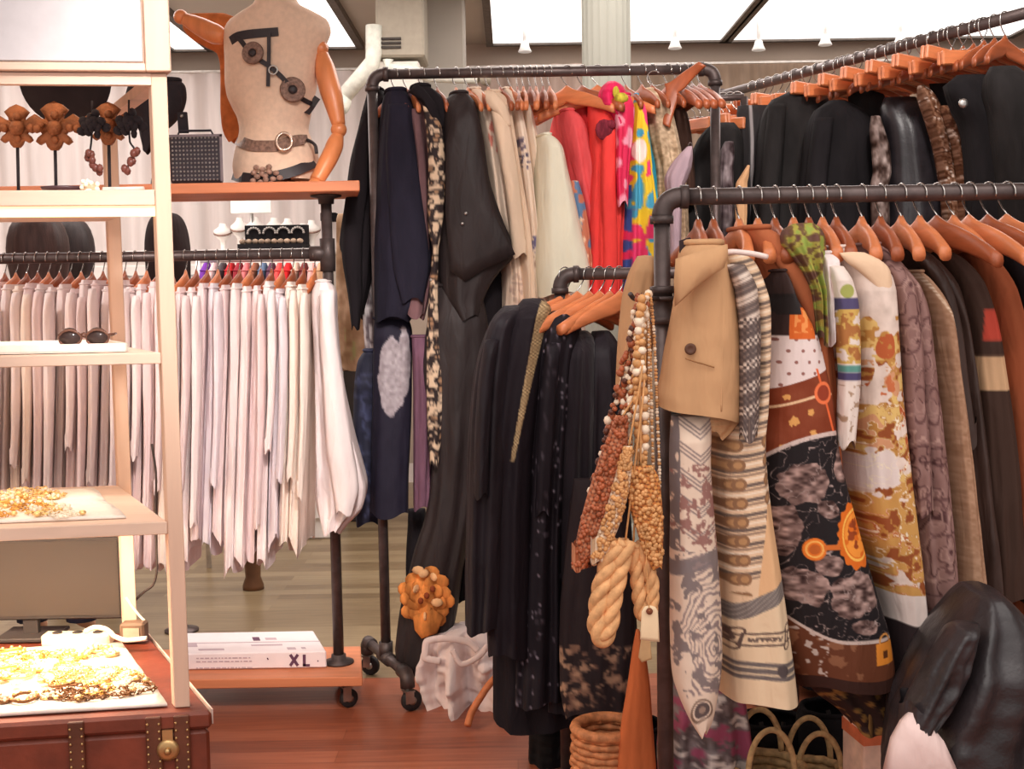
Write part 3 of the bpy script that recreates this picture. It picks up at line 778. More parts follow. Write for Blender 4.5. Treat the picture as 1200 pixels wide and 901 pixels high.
# dark tray, shells and boxes on the top board
d = DS + .17; A = Pz(50, d, z1 + .002)
t = thing('dish', 'dark oval dish on the top shelf board', 'dish', Pz(76, d, z1 + .002)); c = Pz(76, d, z1 + .002)
m = MB(); rr = []
for r, h in ((.038, 0), (.052, .016), (.056, .022), (.05, .018), (.03, .008)): rr.append((r, h))
m.lathe(rr, c, n=28); m.build('bowl', mat('dark_glaze', (74, 52, 56), rough=.3, bump=0), t)
d = DS + .12; c = Pz(106, d, z1 + .002)
t = thing('shell_ornament', 'pale knobbly shell between dark dish and flat case', 'ornament', c); rn = random.Random(2)
m = MB(); m.ball(c + np.array([0, 0, .016]), (.018, .014, .016), n=12); m.build('body', mat('shell_tan', (196, 168, 138), rough=.4, bump=.4, scale=60), t)
m = MB()
for i in range(12): m.ball(c + np.array([rn.uniform(-.018, .018), rn.uniform(-.014, .0), rn.uniform(.006, .038)]), .0065, n=6)
m.build('bead_pattern', GOLD[2], t)
d = DS + .14; A = Pz(118, d, z1 + .002); Bq = Pz(170, d, z1 + .002)
t = thing('jewellery_case', 'flat dark red jewellery case on the top shelf board', 'case', A)
m = MB(); m.pbox(A, Bq - A, (-.03, .1, 0), (0, 0, .010), bev=.002); m.build('base_plate', mat('dark_red_case', (112, 62, 54), rough=.5, bump=0), t)
m = MB(); m.pbox(A + np.array([0, .012, .0105]), (Bq - A) * .96, (-.024, .085, 0), (0, 0, .009), bev=.002); m.build('lid', mat('pale_pink_lid', (232, 206, 196), rough=.5, bump=0), t)

# ------------------------------------------------------------------ left clothes rack
DR = 4.2; zr = P(383, 297, DR)[2]
post_b = Pz(397, DR, .135); XP = P(390, 520, DR)[0]
tb_top = P(400, 213, 4.1)[2]
XL0 = XP - 2.35
rk = thing('clothes_rack', 'dark pipe rack with wooden boards carrying the white shirts', 'clothes rack', (XP, DR, 0))
BRD = mat('orange_board', (204, 126, 88), rough=.5, var=.10, scale=6, stretch=(.4, 5, 5), bump=.03, spec=.4)
BRDT = mat('orange_board_edge', (214, 134, 94), rough=.5, bump=.02)
r = .0185
pipe(rk, (XP, DR, .14), (XP, DR, tb_top - .04), r, 'post'); pipe(rk, (XL0, DR, .14), (XL0, DR, tb_top - .04), r, 'post')
pipe(rk, (XP, DR, zr), (XL0, DR, zr), r * .95, 'rail')
for x in (XP, XL0):
    m = MB(); m.tube([(x, DR, zr - .06), (x, DR, zr), (x, DR, zr + .05)], r * 1.4, n=14); m.tube([(x, DR, zr), (x - .035, DR, zr), (x - .06, DR, zr)] if x == XP else [(x, DR, zr), (x + .035, DR, zr), (x + .06, DR, zr)], r * 1.38, n=14); m.build('tee', IRONF, rk)
    m = MB(); m.lathe([(.052, 0), (.052, .006), (.026, .012), (.025, .03)], (x, DR, .126), n=22); m.build('flange', IRONF, rk)
    m = MB(); m.lathe([(.026, -.03), (.027, -.012), (.052, -.006), (.052, 0)], (x, DR, tb_top - .034), n=22); m.build('flange', IRONF, rk)
xe = P(425, 795, 4.1)[0]; yf = onz(425, 793, .125)[1]
def rboard(z0, z1_, x1, yf, depth, name):
    m = MB(); m.pbox((XL0 - .1, yf, z0), (x1 - XL0 + .1, 0, 0), (-.05, depth, 0), (0, 0, z1_ - z0), bev=.003); return m.build(name, BRD, rk)
rboard(.092, .125, P(425, 795, yf)[0], yf, .36, 'base_board')
xt = P(422, 220, 4.07)[0]
rboard(tb_top - .034, tb_top, xt, 4.06, .34, 'top_board')
for x, y in ((xe - .06, yf + .06), (xe - .11, yf + .28), (XL0 + .1, yf + .06), (XL0 + .1, yf + .28)): castor(rk, (x, y, .094), .032, .6)
# XL box -------------------------------------------------------------
wb = mat('white_carton', (236, 220, 220), rough=.6, var=.02, bump=.02); ink = mat('plum_ink', (98, 62, 84), rough=.7, bump=0, var=.02); inkl = mat('faded_ink', (190, 166, 172), rough=.7, bump=0, var=.02)
yb = 4.14; A = Pz(214, yb, .127); Bq = Pz(383, yb, .127); Hh = P(383, 763, yb)[2] - .127
bx = thing('carton', 'flat white carton marked XL lying on the base board', 'box', A)
Ub = Bq - A; Ub[2] = 0; Vx = np.array([-.085, .26, 0])
bxm = MB(); bxm.pbox(A, Ub, Vx, (0, 0, Hh), bev=.004)
def fp(px, py): 
    q = P(px, py, yb); return q
m = bxm
def stroke(p, q, w, mi=0, y=yb - .0015):
    a = P(p[0], p[1], y); b_ = P(q[0], q[1], y); u = b_ - a; u /= np.linalg.norm(u); n_ = np.array([-u[2], 0, u[0]]) * w / 2
    m.pbox(a - n_, b_ - a, (0, .0012, 0), n_ * 2, mi + 1)
stroke((340, 767), (349, 780), .010); stroke((349, 767), (340, 780), .010, y=yb - .0028)
stroke((356.5, 767), (356.5, 780.5), .010); stroke((355, 779.5), (363, 779.5), .008)
stroke((341, 786), (358, 785.6), .002, 1); stroke((313, 771), (314.5, 773), .004); stroke((372, 774), (373, 775), .004)
rn = random.Random(8)
for y in (771.5, 775.5, 783):
    x = 230
    while x < 294:
        w = rn.choice((2, 3, 4, 5, 6)); stroke((x, y + (x - 230) * -.012), (x + w, y + (x + w - 230) * -.012), .0042, 1); x += w + 1.6
m = bxm
for a0, a1, v0, v1, mi in ((.53, .58, .55, .72, 0), (.62, .70, .58, .68, 1), (.5, .72, .3, .36, 1), (.74, .8, .1, .2, 1), (.84, .87, .12, .2, 1), (.0, .12, .3, .5, 1), (.12, .3, .12, .2, 1)):
    m.pbox(A + Ub * a0 + Vx * v0 + np.array([0, 0, Hh]), Ub * (a1 - a0), Vx * (v1 - v0), (0, 0, .0008), mi + 1)
bxm.build('body', [wb, ink, inkl], bx)
m = MB(); m.pbox(A + Vx * .46 + np.array([0, 0, Hh]), Ub, Vx * .03, (0, 0, .0006)); m.build('flap_seam', inkl, bx)

# white shirts --------------------------------------------------------
WS = [cloth('white_cotton', (242, 226, 224), var=.03, bump=.08), cloth('cool_white_cotton', (232, 220, 225), var=.03, bump=.08), cloth('cream_white_cotton', (242, 224, 212), var=.03, bump=.08), cloth('pinkish_white_cotton', (236, 214, 213), var=.03, bump=.08)]
rs = random.Random(12)
xs = list(np.arange(368, 212, -12.6)) + [200, 186] + list(np.arange(171, -30, -12.8))
for i, x in enumerate(xs):
    x = float(x); top = 333 + rs.uniform(-5, 6)
    bot = 655 + rs.uniform(-45, 12)
    if x > 330: bot = 632 + rs.uniform(-8, 8)
    if 140 < x < 205: bot = 655 + rs.uniform(-6, 6)
    if x < 135: bot = rs.uniform(560, 640) if x > 60 else 640
    m_ = WS[rs.choice((0, 0, 0, 1, 2, 3))]
    lean = -4 * (1 if x > 200 else .3) + rs.uniform(-1, 1)
    nm = ORD[i] if i < len(ORD) else 'last'
    if i == 0:
        prof = [(327, 370, 380), (334, 367, 388), (344, 364, 392), (356, 364, 392), (400, 366, 394), (450, 368, 400), (500, 368, 410), (545, 368, 422), (572, 368, 428), (592, 370, 424), (608, 374, 408), (620, 378, 398)]
        garment('shirt', 'full white shirt at the pipe post end of the rack, its side spreading', 'shirt', prof, DR - .09, WS[0], 'white shirts on the pipe rack', b=.10, bb=.2, skew=-.06, amp=.22, k=9, seed=3, N=56,
                sleeve=[dict(prof=[(340, 374, 391), (380, 374, 393), (450, 378, 402), (520, 382, 412), (575, 390, 420), (600, 394, 414)], d=DR - .215)])
    else:
        w = 6.15
        prof = [(top, x - 3, x + 3), (top + 6, x - 4.6, x + 4.6), (top + 24, x - w, x + w), (420, x - w + lean * .3, x + w + lean * .3), (520, x - w + lean * .7, x + w + lean * .7), (bot - 12, x - w + lean, x + w + lean), (bot, x - w + lean, x + w + lean)]
        dd = DR - .02 + rs.uniform(-.025, .02)
        slv = dict(prof=[(top + 10, x - w * .7, x + w * .6), (top + 60, x - w * .85, x + w * .7), (480, x - w * .7 + lean * .5, x + w * .8 + lean * .5), (min(bot - 25, 600 + rs.uniform(-80, 20)), x - w * .7 + lean, x + w * .6 + lean)], d=dd - .215, k=dict(amp=.2, wave=.006))
        garment('shirt', f'white shirt on the pipe rack, {nm} from the post end', 'shirt', prof, dd, m_, 'white shirts on the pipe rack', b=.17, bb=.2, skew=-.01, amp=.10, k=6, seed=i, e=.5, top=.85, wave=.008, tilt=rs.uniform(-9, 9), hem=.02, sleeve=[slv] if rs.random() < .7 else None, M=44, N=36)
    xw = P(x, 297, DR)[0]
    hang('inner_brown' if i % 3 else 'inner_orange', (xw, DR, zr), R(-90 + rs.uniform(-1.5, 1.5)), f'wooden hanger of the white shirt {nm} from the post end', 'hangers of the white shirts')

# ------------------------------------------------------------------ on the rack's top board
tz = tb_top + .002
# studded box bag
d = 4.08; A = Pz(200, d, tz); Bq = Pz(262, d, tz); Hb = P(262, 157, d)[2] - tz
t = thing('box_bag', 'black studded box bag beside the dress form', 'bag', A)
U2 = Bq - A; U2[2] = 0; bb_ = mat('black_bag_leather', (52, 46, 52), rough=.4, bump=.1)
m = MB(); m.pbox(A, U2, (-.03, .12, 0), (0, 0, Hb), bev=.008); m.build('body', bb_, t)
m = MB()
for i in range(13):
    for j in range(11): m.ball(A + U2 * (.06 + .83 * i / 12) + np.array([0, -.001, Hb * (.07 + .86 * j / 10)]), .0036, n=6)
m.build('stud', STEEL, t)
m = MB(); m.pbox(A + U2 * .955 + np.array([0, -.004, .004]), U2 * .05, (-.002, .006, 0), (0, 0, Hb - .006)); m.pbox(A + np.array([0, -.004, Hb - .008]), U2, (0, .006, 0), (0, 0, .008)); m.build('edge_trim', mat('grey_trim', (120, 108, 112), rough=.4, bump=0), t)
m = MB(); q = A + U2 * .5 + np.array([-.015, .06, Hb]); m.tube([q - U2 * .35, q - U2 * .3 + np.array([0, 0, .02]), q + U2 * .3 + np.array([0, 0, .02]), q + U2 * .35], .004, n=8); m.build('handle', bb_, t)

# black bag hanging behind the near post
d = 4.22
bg_ = garment('bag', 'soft black bag draped on a slim stand behind the near shelf post', 'bag', [(93, 160, 206), (100, 150, 214), (112, 147, 216), (125, 150, 214), (140, 160, 206), (160, 164, 184), (177, 168, 178)], d, BLK, b=.05, collar=True, amp=.08, body_name='pouch', M=32, N=30)
d = 4.14; q = Pz(180, 4.22, tz); m = MB(); m.tube([q, P(180, 110, 4.22)], .006, n=8); m.lathe([(.05, 0), (.05, .006), (.01, .012), (.007, .03)], q, n=20); m.build('stand_pole', IRON, bg_)
m = MB(); A = P(208, 156, d)
t = thing('tag_holder', 'small black rectangular tag hanging above the studded bag', 'tag', A)
m.pbox(P(209, 156, d), P(221, 156, d) - P(209, 156, d), (0, .008, 0), P(207, 131, d) - P(209, 156, d), bev=.002); m.build('body', BLK, t)
m = MB(); m.ball(P(213, 136, d - .004), .006, n=8); m.build('hole', STEEL, t)
m = MB(); m.tube([P(214, 131, d), P(213, 118, d), P(211, 100, d)], .0016, n=5); m.build('cord', BLK, t)
# dress form -----------------------------------------------------------
dF = 4.24
skinf = mat('cream_linen', (222, 190, 166), rough=.85, var=.05, scale=60, bump=.12)
ARM = mat('orange_arm_wood', (212, 128, 78), rough=.35, var=.12, scale=7, stretch=(4, 4, .6), bump=.02, spec=.5)
form = [(-42, 302, 340), (-8, 300, 342), (6, 296, 348), (16, 280, 366), (26, 266, 381), (38, 261, 384), (50, 261, 380), (70, 262, 372), (90, 262, 370), (110, 264, 366), (125, 270, 363), (140, 277, 360), (152, 279, 358), (164, 277, 362), (180, 273, 369), (195, 271, 371), (212, 274, 368)]
zfb = P(320, 214, dF)[2]
df = thing('dress_form', 'cream linen dress form with jointed orange wooden arms', 'mannequin', (P(320, 214, dF)[0], dF, tz))
m = MB(); loft(m, form, dF, b=.115, bb=.11, M=64, N=64, amp=0, hem=0, cap=True, top=.5, ramp=.3, e=1.0, paint=None); m.build('torso', skinf, df)
m = MB(); q = P(320, 212, dF); m.lathe([(.10, 0), (.10, .012), (.06, .018), (.06, max(.02, q[2] - tz + .01))], (q[0], dF, tz), n=28); m.build('base_block', LEAD, df)
m = MB(); q = P(321, -42, dF); m.lathe([(.05, 0), (.052, .01), (.03, .02), (.012, .028), (.016, .04), (.006, .05)], q, n=20); m.build('neck_cap', ARM, df)
def limb(pts, rad, name, parent, n=16, d=dF - .02):
    W = np.array([P(x, y, d + z) for x, y, z in pts]); W = smooth(W, 24); rr = pchip(np.linspace(0, 1, len(rad)), rad, np.linspace(0, 1, 24))
    m = MB(); m.tube(W, rr, n=n); return m.build(name, ARM, parent)
a1 = limb([(377, 62, 0), (383, 90, -.02), (391, 120, -.035), (397, 147, -.045)], [.020, .034, .036, .030, .022], 'upper_arm', df)
m = MB(); m.ball(P(376, 57, dF - .02), .026, n=16); m.build('shoulder_joint', ARM, df)
m = MB(); m.ball(P(397, 152, dF - .065), .027, n=16); m.build('elbow_joint', ARM, df)
limb([(396, 158, -.045), (390, 176, -.07), (380, 196, -.10), (371, 212, -.12)], [.02, .029, .029, .026, .024], 'forearm', df)
# hand: palm and closed fingers resting at the board's edge
hd = thing  # (helper name kept short)
m = MB(); W = np.array([P(371, 212, dF - .14), P(369, 217, dF - .145), P(367, 222, dF - .15)]); m.tube(W, [.022, .024, .018], n=14); m.build('wrist_block', ARM, df)
# raised arm on the other side, hand on hip
limb([(263, 44, 0), (248, 38, .02), (232, 30, .04), (216, 22, .05)], [.024, .034, .033, .028, .02], 'upper_arm', df)
m = MB(); m.ball(P(212, 20, dF + .035), .025, n=16); m.build('elbow_joint', ARM, df)
# suede vest hanging behind the form
SUE = mat('tan_suede', (190, 110, 60), rough=.95, var=.18, scale=30, bump=.2)
garment('vest', 'orange-brown suede vest draped behind the dress form', 'vest', [(16, 214, 262), (30, 214, 300), (42, 222, 320), (54, 240, 330), (62, 254, 330), (80, 258, 330), (100, 258, 330), (125, 258, 320), (145, 259, 310), (158, 262, 300), (164, 266, 290)], dF + .17, SUE, b=.03, amp=.1, k=5, seed=2, collar=False)
# harness, belt and sash
def front_y(px, py):
    pr = np.array(form, float); Y = dF - .06
    for _ in range(12):
        z = P(px, py, Y)[2]; pyd = py
        for _k in range(3): pyd += (P(px, pyd, dF)[2] - z) * F / dF
        q = np.array([float(pyd)]); xl = pchip(pr[:, 0], pr[:, 1], q)[0]; xr = pchip(pr[:, 0], pr[:, 2], q)[0]
        C = P((xl + xr) / 2, pyd, dF); cx_ = C[0] - C[0] / dF * .35 * .115; hw = (xr - xl) / 2 * dF / F
        u = np.clip((P(px, py, Y)[0] - cx_) / hw, -.999, .999); tt = np.clip((pyd + 42) / 254.0, 0, 1)
        Y = .5 * Y + .5 * (dF - .115 * (.5 + .5 * np.clip(tt / .3, 0, 1) ** .6) * math.sqrt(1 - u * u))
    return Y
def onform(px, py, off=.004): return P(px, py, front_y(px, py) - off)
STR = mat('black_strap_leather', (50, 42, 44), rough=.5, bump=.05); MED = mat('antique_silver', (140, 112, 100), rough=.4, metal=.6, var=.3, scale=120, bump=.5)
def ribbon(mb, pts, w, off=.006):
    W = np.array([onform(x, y, off) for x, y in pts]); W = smooth(W, max(16, 5 * len(pts))); n = len(W)
    T = np.gradient(W, axis=0); T /= np.linalg.norm(T, axis=1)[:, None]; up = np.cross(T, np.array([0, 1., 0])); up /= np.linalg.norm(up, axis=1)[:, None]
    V = np.concatenate([W + up * w / 2, W - up * w / 2, W - up * w / 2 + np.array([0, .004, 0]), W + up * w / 2 + np.array([0, .004, 0])])
    fs = []
    for i in range(n - 1):
        for k in range(4): k2 = (k + 1) % 4; fs.append((k * n + i, k * n + i + 1, k2 * n + i + 1, k2 * n + i))
    fs += [(0, n, 2 * n, 3 * n), (n - 1, 4 * n - 1, 3 * n - 1, 2 * n - 1)]
    mb.add(V, fs, 0, False)
t = thing('harness_necklace', 'black leather harness with two antique silver discs across the dress form', 'necklace', onform(343, 130))
m = MB(); ribbon(m, [(270, 48), (280, 42), (300, 39), (326, 37)], .028); m.build('strap', STR, t)
m = MB(); ribbon(m, [(276, 40), (284, 50), (292, 60), (304, 70), (316, 78), (330, 90), (343, 105), (356, 117), (366, 122)], .016, .008); m.build('strap', STR, t)
m = MB(); ribbon(m, [(315, 38), (315, 60), (314.5, 80), (314, 101)], .012, .012); m.build('strap', STR, t)
m = MB(); ribbon(m, [(372, 114), (366, 123), (359, 133)], .022, .012); m.build('strap', STR, t)
for x, y, r_ in ((296, 62, .037), (343, 105, .042)):
    q = onform(x, y, .012); nn = np.array([(x - 318) / 110., -1, .1])
    m = MB(); m.lathe([(r_, -.004), (r_, .002), (r_ * .9, .006), (r_ * .75, .003), (r_ * .6, .007), (r_ * .4, .006), (r_ * .36, .002)], q, nn, 26); ds = m.build('disc', MED, t)
    m = MB(); m.lathe([(r_ * .35, .001), (r_ * .33, .006), (r_ * .1, .008)], q, nn, 16); m.build('centre_stone', STR, ds)
m = MB(); m.tube([onform(320 + 5 * cos(a), 82 + 5 * sin(a), .014) for a in np.arange(14) * 2 * pi / 14], .003, n=6, closed=True); m.build('ring', STEEL, t)
t = thing('belt', 'tooled grey-brown belt with round buckle at the form waist', 'belt', onform(330, 178))
m = MB(); ribbon(m, [(277.5, 163), (285, 167), (300, 171), (320, 171), (340, 166), (352, 164), (361, 164)], .036); m.build('strap', mat('tooled_belt', (128, 98, 84), rough=.5, metal=.2, var=.35, scale=90, bump=.5), t)
m = MB(); m.tube([onform(333 + 9 * cos(a), 166 + 10 * sin(a), .018) for a in np.arange(20) * 2 * pi / 20], .006, n=8, closed=True); m.build('buckle', mat('buckle_silver', (206, 178, 160), rough=.25, metal=.8, bump=0), t)
m = MB(); ribbon(m, [(353, 160), (353, 169)], .024, .012); m.build('keeper', MED, t)
m = MB(); m.tube(smooth([onform(360, 164, .008), P(366, 167, dF - .07), P(370, 172, dF - .08), P(371, 180, dF - .08)], 14), .006, n=6); m.build('strap_end', STR, t)
t = thing('sash', 'black sash with flower clasp around the form hips', 'sash', onform(318, 212))
m = MB(); ribbon(m, [(272.5, 205), (285, 208), (300, 209), (318, 207), (340, 202), (358, 195), (369, 190)], .034); m.build('band', STR, t)
m = MB(); q = onform(311, 206, .014); rn = random.Random(5)
for i in range(16): a = i * 2.4; rr = .009 * math.sqrt(i); m.ball(q + np.array([rr * 1.5 * cos(a), -.004, rr * sin(a)]), (.011, .006, .009), n=8)
m.build('flower_clasp', mat('dusty_brown_flower', (150, 116, 100), rough=.6, var=.3, scale=60, bump=.3), t)
# ------------------------------------------------------------------ tall middle rack
DM = 4.26
zm = P(640, 84, DM)[2]; xm0 = P(441, 300, DM)[0]; xm1 = P(838, 84, DM)[0]
mr = thing('clothes_rack', 'tall dark pipe rack holding black coats, cream jackets and red dresses', 'clothes rack', (xm0, DM, 0))
r = .0175; zf = .125
pipe(mr, (xm0, DM, zf), (xm0, DM, zm - .03), r, 'post'); pipe(mr, (xm1, DM, zf), (xm1, DM, zm - .03), r, 'post')
pipe(mr, (xm0 + .03, DM, zm), (xm1 - .03, DM, zm), r, 'rail')
elbow(mr, (xm0, DM, zm), (1, 0, 0), (0, 0, -1), r); elbow(mr, (xm1, DM, zm), (-1, 0, 0), (0, 0, -1), r)
for x in (xm0, xm1):
    f0 = np.array([x + .085, DM - .19, zf]); f1 = np.array([x - .085, DM + .19, zf])
    pipe(mr, f0, f1, r, 'foot_pipe')
    m = MB(); c = np.array([x, DM, zf]); u = (f0 - f1) / np.linalg.norm(f0 - f1); m.tube([c - u * .04, c + u * .04], r * 1.4, n=14); m.tube([c, c + np.array([0, 0, .055])], r * 1.4, n=14); m.build('tee', IRONF, mr)
    for e_, s in ((f0, 1), (f1, -1)):
        m = MB(); m.tube([e_ - u * s * .04, e_, e_ + u * s * .012 + np.array([0, 0, -.012]), e_ + u * s * .016 + np.array([0, 0, -.045])], r * 1.4, n=14); m.build('elbow', IRONF, mr)
        castor(mr, e_ + u * s * .016 + np.array([0, 0, -.035]), .036, .5 if s > 0 else -.4)

BLACK = cloth('black_wool', (31, 26, 29), var=.15, bump=.2)
BLACKB = cloth('brown_black_silk', (44, 35, 35), var=.15, rough=.6, bump=.1, spec=.3)
NAVY = cloth('navy_wool', (33, 30, 42), var=.15, bump=.2)
NAVYD = cloth('dark_denim', (54, 56, 80), var=.3, scale=9, bump=.3)
MAUVE = cloth('mauve_brown_wool', (110, 80, 82), var=.2, bump=.2)
INKP = cloth('aubergine_black', (31, 24, 30), var=.2, rough=.65, bump=.12, spec=.3)
CREAM = cloth('cream_crepe', (232, 208, 186), var=.04, bump=.1)
BEIGE = cloth('beige_linen', (222, 194, 168), var=.06, bump=.12)
ECRU = cloth('ecru_cotton', (236, 214, 192), var=.04, bump=.1)
PALEG = cloth('pale_green_white', (228, 222, 200), var=.03, bump=.08)
RED = cloth('scarlet_crepe', (226, 66, 62), var=.10, bump=.1)
ROSE = cloth('rose_red_crepe', (218, 84, 86), var=.10, bump=.1)
DRED = cloth('deep_red_cloth', (170, 38, 40), var=.12, bump=.1)
MAG = cloth('magenta_silk', (214, 40, 88), var=.15, rough=.6, bump=.1)

def leopard(X, Y):
    n = vn(X / 5.5, Y / 5.5, 3); n2 = vn(X / 5.5 + 40, Y / 5.5 + 9, 8)
    base = np.array([206, 178, 150.]); sp = np.array([44, 34, 34.]); mid = np.array([160, 122, 92.])
    ring = (np.abs(n - .62) < .13) | (np.abs(n2 - .66) < .08); c = np.where((n > .7)[:, None], mid, base)
    return np.where(ring[:, None], sp, c)
def leo_edge(X, Y): return leopard(X, Y)
def denim(X, Y):
    n = fbm(X / 16, Y / 22, 4); c = np.array([40, 40, 56.]) + (n[:, None] - .5) * 30
    cr = np.exp(-((fbm(X / 26, Y / 13, 9) - .5) / .035) ** 2)
    return c + cr[:, None] * np.array([40, 44, 60.])
def mitten(X, Y):
    c = np.array([36, 32, 46.]) + (fbm(X / 8, Y / 12, 5)[:, None] - .5) * 10
    d1 = ((X - 461) / 17) ** 2 + ((Y - 440) / 46) ** 2
    d2 = ((X - 474) / 7) ** 2 + ((Y - 425) / 42) ** 2
    k = (np.minimum(d1, d2) < 1 + .35 * (vn(X / 5, Y / 5, 2) - .5))
    w = np.array([196, 184, 188.]) - fbm(X / 3, Y / 4, 6)[:, None] * 70
    return np.where(k[:, None], w, c)
# the things that hang, from the post inwards. each: depth is a shade behind the one before
G = 'clothes on the tall middle rack'
garment('jacket', 'black jacket hanging outside the tall rack post next to white shirts', 'jacket', [(102, 432, 446), (125, 426, 456), (150, 420, 458), (190, 410, 456), (240, 404, 448), (288, 398, 440), (300, 402, 438), (330, 408, 434), (372, 411, 424)], DM + .14, BLACK, G, b=.07, amp=.14, seed=1,
        sleeve=[dict(prof=[(130, 424, 442), (200, 410, 434), (290, 400, 424), (350, 408, 424), (384, 412, 421)], d=DM + .07)])
def lace(X, Y):
    n = fbm(X / 4, Y / 6, 12); return np.where((n > .52)[:, None], np.array([206, 196, 196.]), np.array([96, 82, 86.]))
garment('blouse', 'grey and white lace blouse peeping out between black jacket and navy coat', 'blouse', [(215, 428, 440), (240, 426, 446), (300, 422, 448), (360, 424, 450), (420, 428, 452), (470, 430, 450)], DM + .20, None, G, paint=lace, b=.05, amp=.16, seed=2)
garment('jeans', 'dark denim jeans with pale creases hanging below the lace blouse', 'jeans', [(408, 428, 448), (425, 418, 452), (460, 414, 454), (520, 413, 452), (570, 414, 448), (612, 416, 446)], DM + .10, None, G, paint=denim, b=.05, amp=.2, seed=3, k=4)
garment('coat', 'navy wool coat, first full coat behind the tall rack post', 'coat', [(104, 452, 472), (116, 448, 480), (135, 446, 485), (165, 443, 491), (200, 441, 497), (250, 439, 503), (300, 437, 507), (345, 437, 498), (374, 437, 480)], DM - .02, NAVY, G, b=.09, bb=.22, skew=-.2, amp=.10, seed=4, k=5, N=56,
        sleeve=[dict(prof=[(122, 455, 478), (170, 452, 486), (240, 455, 496), (310, 460, 503), (352, 470, 496)], d=DM - .10, k=dict(b=.03))])
garment('skirt', 'navy skirt printed with a pale grey mitten shape below the navy coat', 'skirt', [(372, 438, 478), (390, 437, 482), (450, 436, 482), (520, 435, 480), (570, 434, 478), (602, 433, 478)], DM + .0, None, G, paint=mitten, b=.06, bb=.12, amp=.10, seed=5, M=96, N=110, k=4)
garment('jacket', 'mauve-brown wool jacket squeezed beside the navy coat', 'jacket', [(106, 475, 488), (120, 476, 496), (150, 482, 500), (220, 492, 508), (300, 494, 512), (340, 480, 505), (372, 476, 497)], DM + .0, MAUVE, G, b=.07, bb=.2, skew=-.2, amp=.12, seed=6,
        sleeve=[dict(prof=[(128, 480, 492), (200, 488, 500), (290, 488, 503), (340, 477, 498), (371, 475, 496)], d=DM - .075)])
garment('dress', 'narrow mauve-purple dress under the black shawl jacket', 'dress', [(392, 482, 500), (420, 483, 506), (480, 484, 507), (540, 484, 506), (594, 484, 504)], DM - .03, cloth('mauve_purple', (112, 78, 94), var=.15), G, b=.05, amp=.16, seed=7)
garment('scarf', 'long leopard print scarf hanging at the opening of the black coat', 'scarf', [(122, 495, 505), (135, 497, 514), (160, 500, 519), (200, 502, 522), (245, 501, 520), (275, 503, 517), (292, 506, 514), (340, 503, 513), (410, 500, 516), (450, 500, 519), (500, 501, 518), (546, 504, 514)], DM - .115, None, G, paint=leopard, b=.018, amp=.12, seed=8, M=64, N=160, k=4, collar=False, body_name='strip')
garment('gown', 'long brown-black silk gown with an orange flower near its hem', 'gown', [(330, 508, 560), (380, 500, 572), (430, 494, 574), (470, 500, 566), (520, 506, 560), (570, 503, 556), (610, 496, 552), (640, 486, 548), (670, 478, 542), (700, 470, 538), (740, 464, 530), (765, 462, 518), (783, 480, 505)], DM - .05, BLACKB, G, b=.085, amp=.14, seed=9, N=64, k=6)
gown = bpy.data.objects['gown']
m = MB(); rn = random.Random(3)
for i in range(26):
    a = i * 2.4; rr = 5.2 * math.sqrt(i); c = P(500 + rr * .98 * cos(a), 700 + rr * 1.15 * sin(a), DM - .155 + .0008 * i)
    m.ball(c, (.032, .010, .027), n=10, rot=rn.uniform(-.4, .4))
m.build('flower_petal', cloth('orange_flower_cloth', (206, 128, 66), var=.45, scale=25), gown)
for x, y in ((497, 672), (508, 676), (488, 690), (512, 706), (498, 722), (490, 668)):
    m = MB(); m.ball(P(x, y, DM - .168), (.022, .006, .015), n=8, rot=x); m.build('pale_petal', cloth('pale_peach_cloth', (226, 176, 128), var=.2), gown)
m = MB(); m.plate([(484, 722), (505, 712), (520, 722), (512, 742), (494, 748), (486, 738)], DM - .158, .006, .012); m.build('hanging_petal', MATS['orange_flower_cloth'], gown)
m = MB()
for x, y in ((500, 698), (493, 704), (507, 690)): m.ball(P(x, y, DM - .180), (.010, .006, .012), n=8)
m.build('flower_centre', cloth('rust_brown', (130, 62, 36)), gown)
garment('trousers', 'black trousers hanging beside the flowered gown', 'trousers', [(596, 478, 498), (620, 477, 500), (660, 475, 498), (700, 476, 492)], DM + .10, BLACK, G, b=.05, seed=10, collar=False)
garment('coat', 'long black coat with peaked collar at the leopard scarf', 'coat', [(98, 484, 496), (106, 480, 508), (118, 486, 520), (140, 496, 530), (200, 506, 536), (300, 508, 545), (360, 506, 552), (408, 500, 548), (440, 512, 545), (476, 540, 548)], DM - .01, BLACK, G, b=.085, bb=.2, skew=-.2, amp=.12, seed=11, N=60)
m = MB(); m.plate([(487, 97), (497, 104), (511, 122), (520, 148), (512, 150), (500, 128), (486, 112), (479, 108)], DM - .115, .01, .012); m.build('lapel', BLACK, bpy.data.objects['coat.001'])
garment('shawl_jacket', 'black shawl jacket with a pointed side hem beside cream jackets', 'jacket', [(108, 530, 545), (122, 518, 556), (142, 515, 561), (175, 514, 567), (210, 513, 572), (245, 512, 583), (270, 512, 593), (293, 511, 603), (302, 511, 601), (318, 511, 586), (332, 512, 575), (350, 516, 566), (372, 530, 560)], DM - .04, BLACKB, G, b=.10, bb=.2, skew=-.15, amp=.10, seed=12, k=5, N=64)
m = MB(); m.plate([(548, 118), (558, 132), (565, 175), (571, 212), (581, 250), (604, 298), (588, 306), (566, 316), (545, 330), (528, 318), (522, 250), (522, 170), (532, 130)], DM - .145, .008, .02); m.build('front_flap', BLACKB, bpy.data.objects['shawl_jacket'])
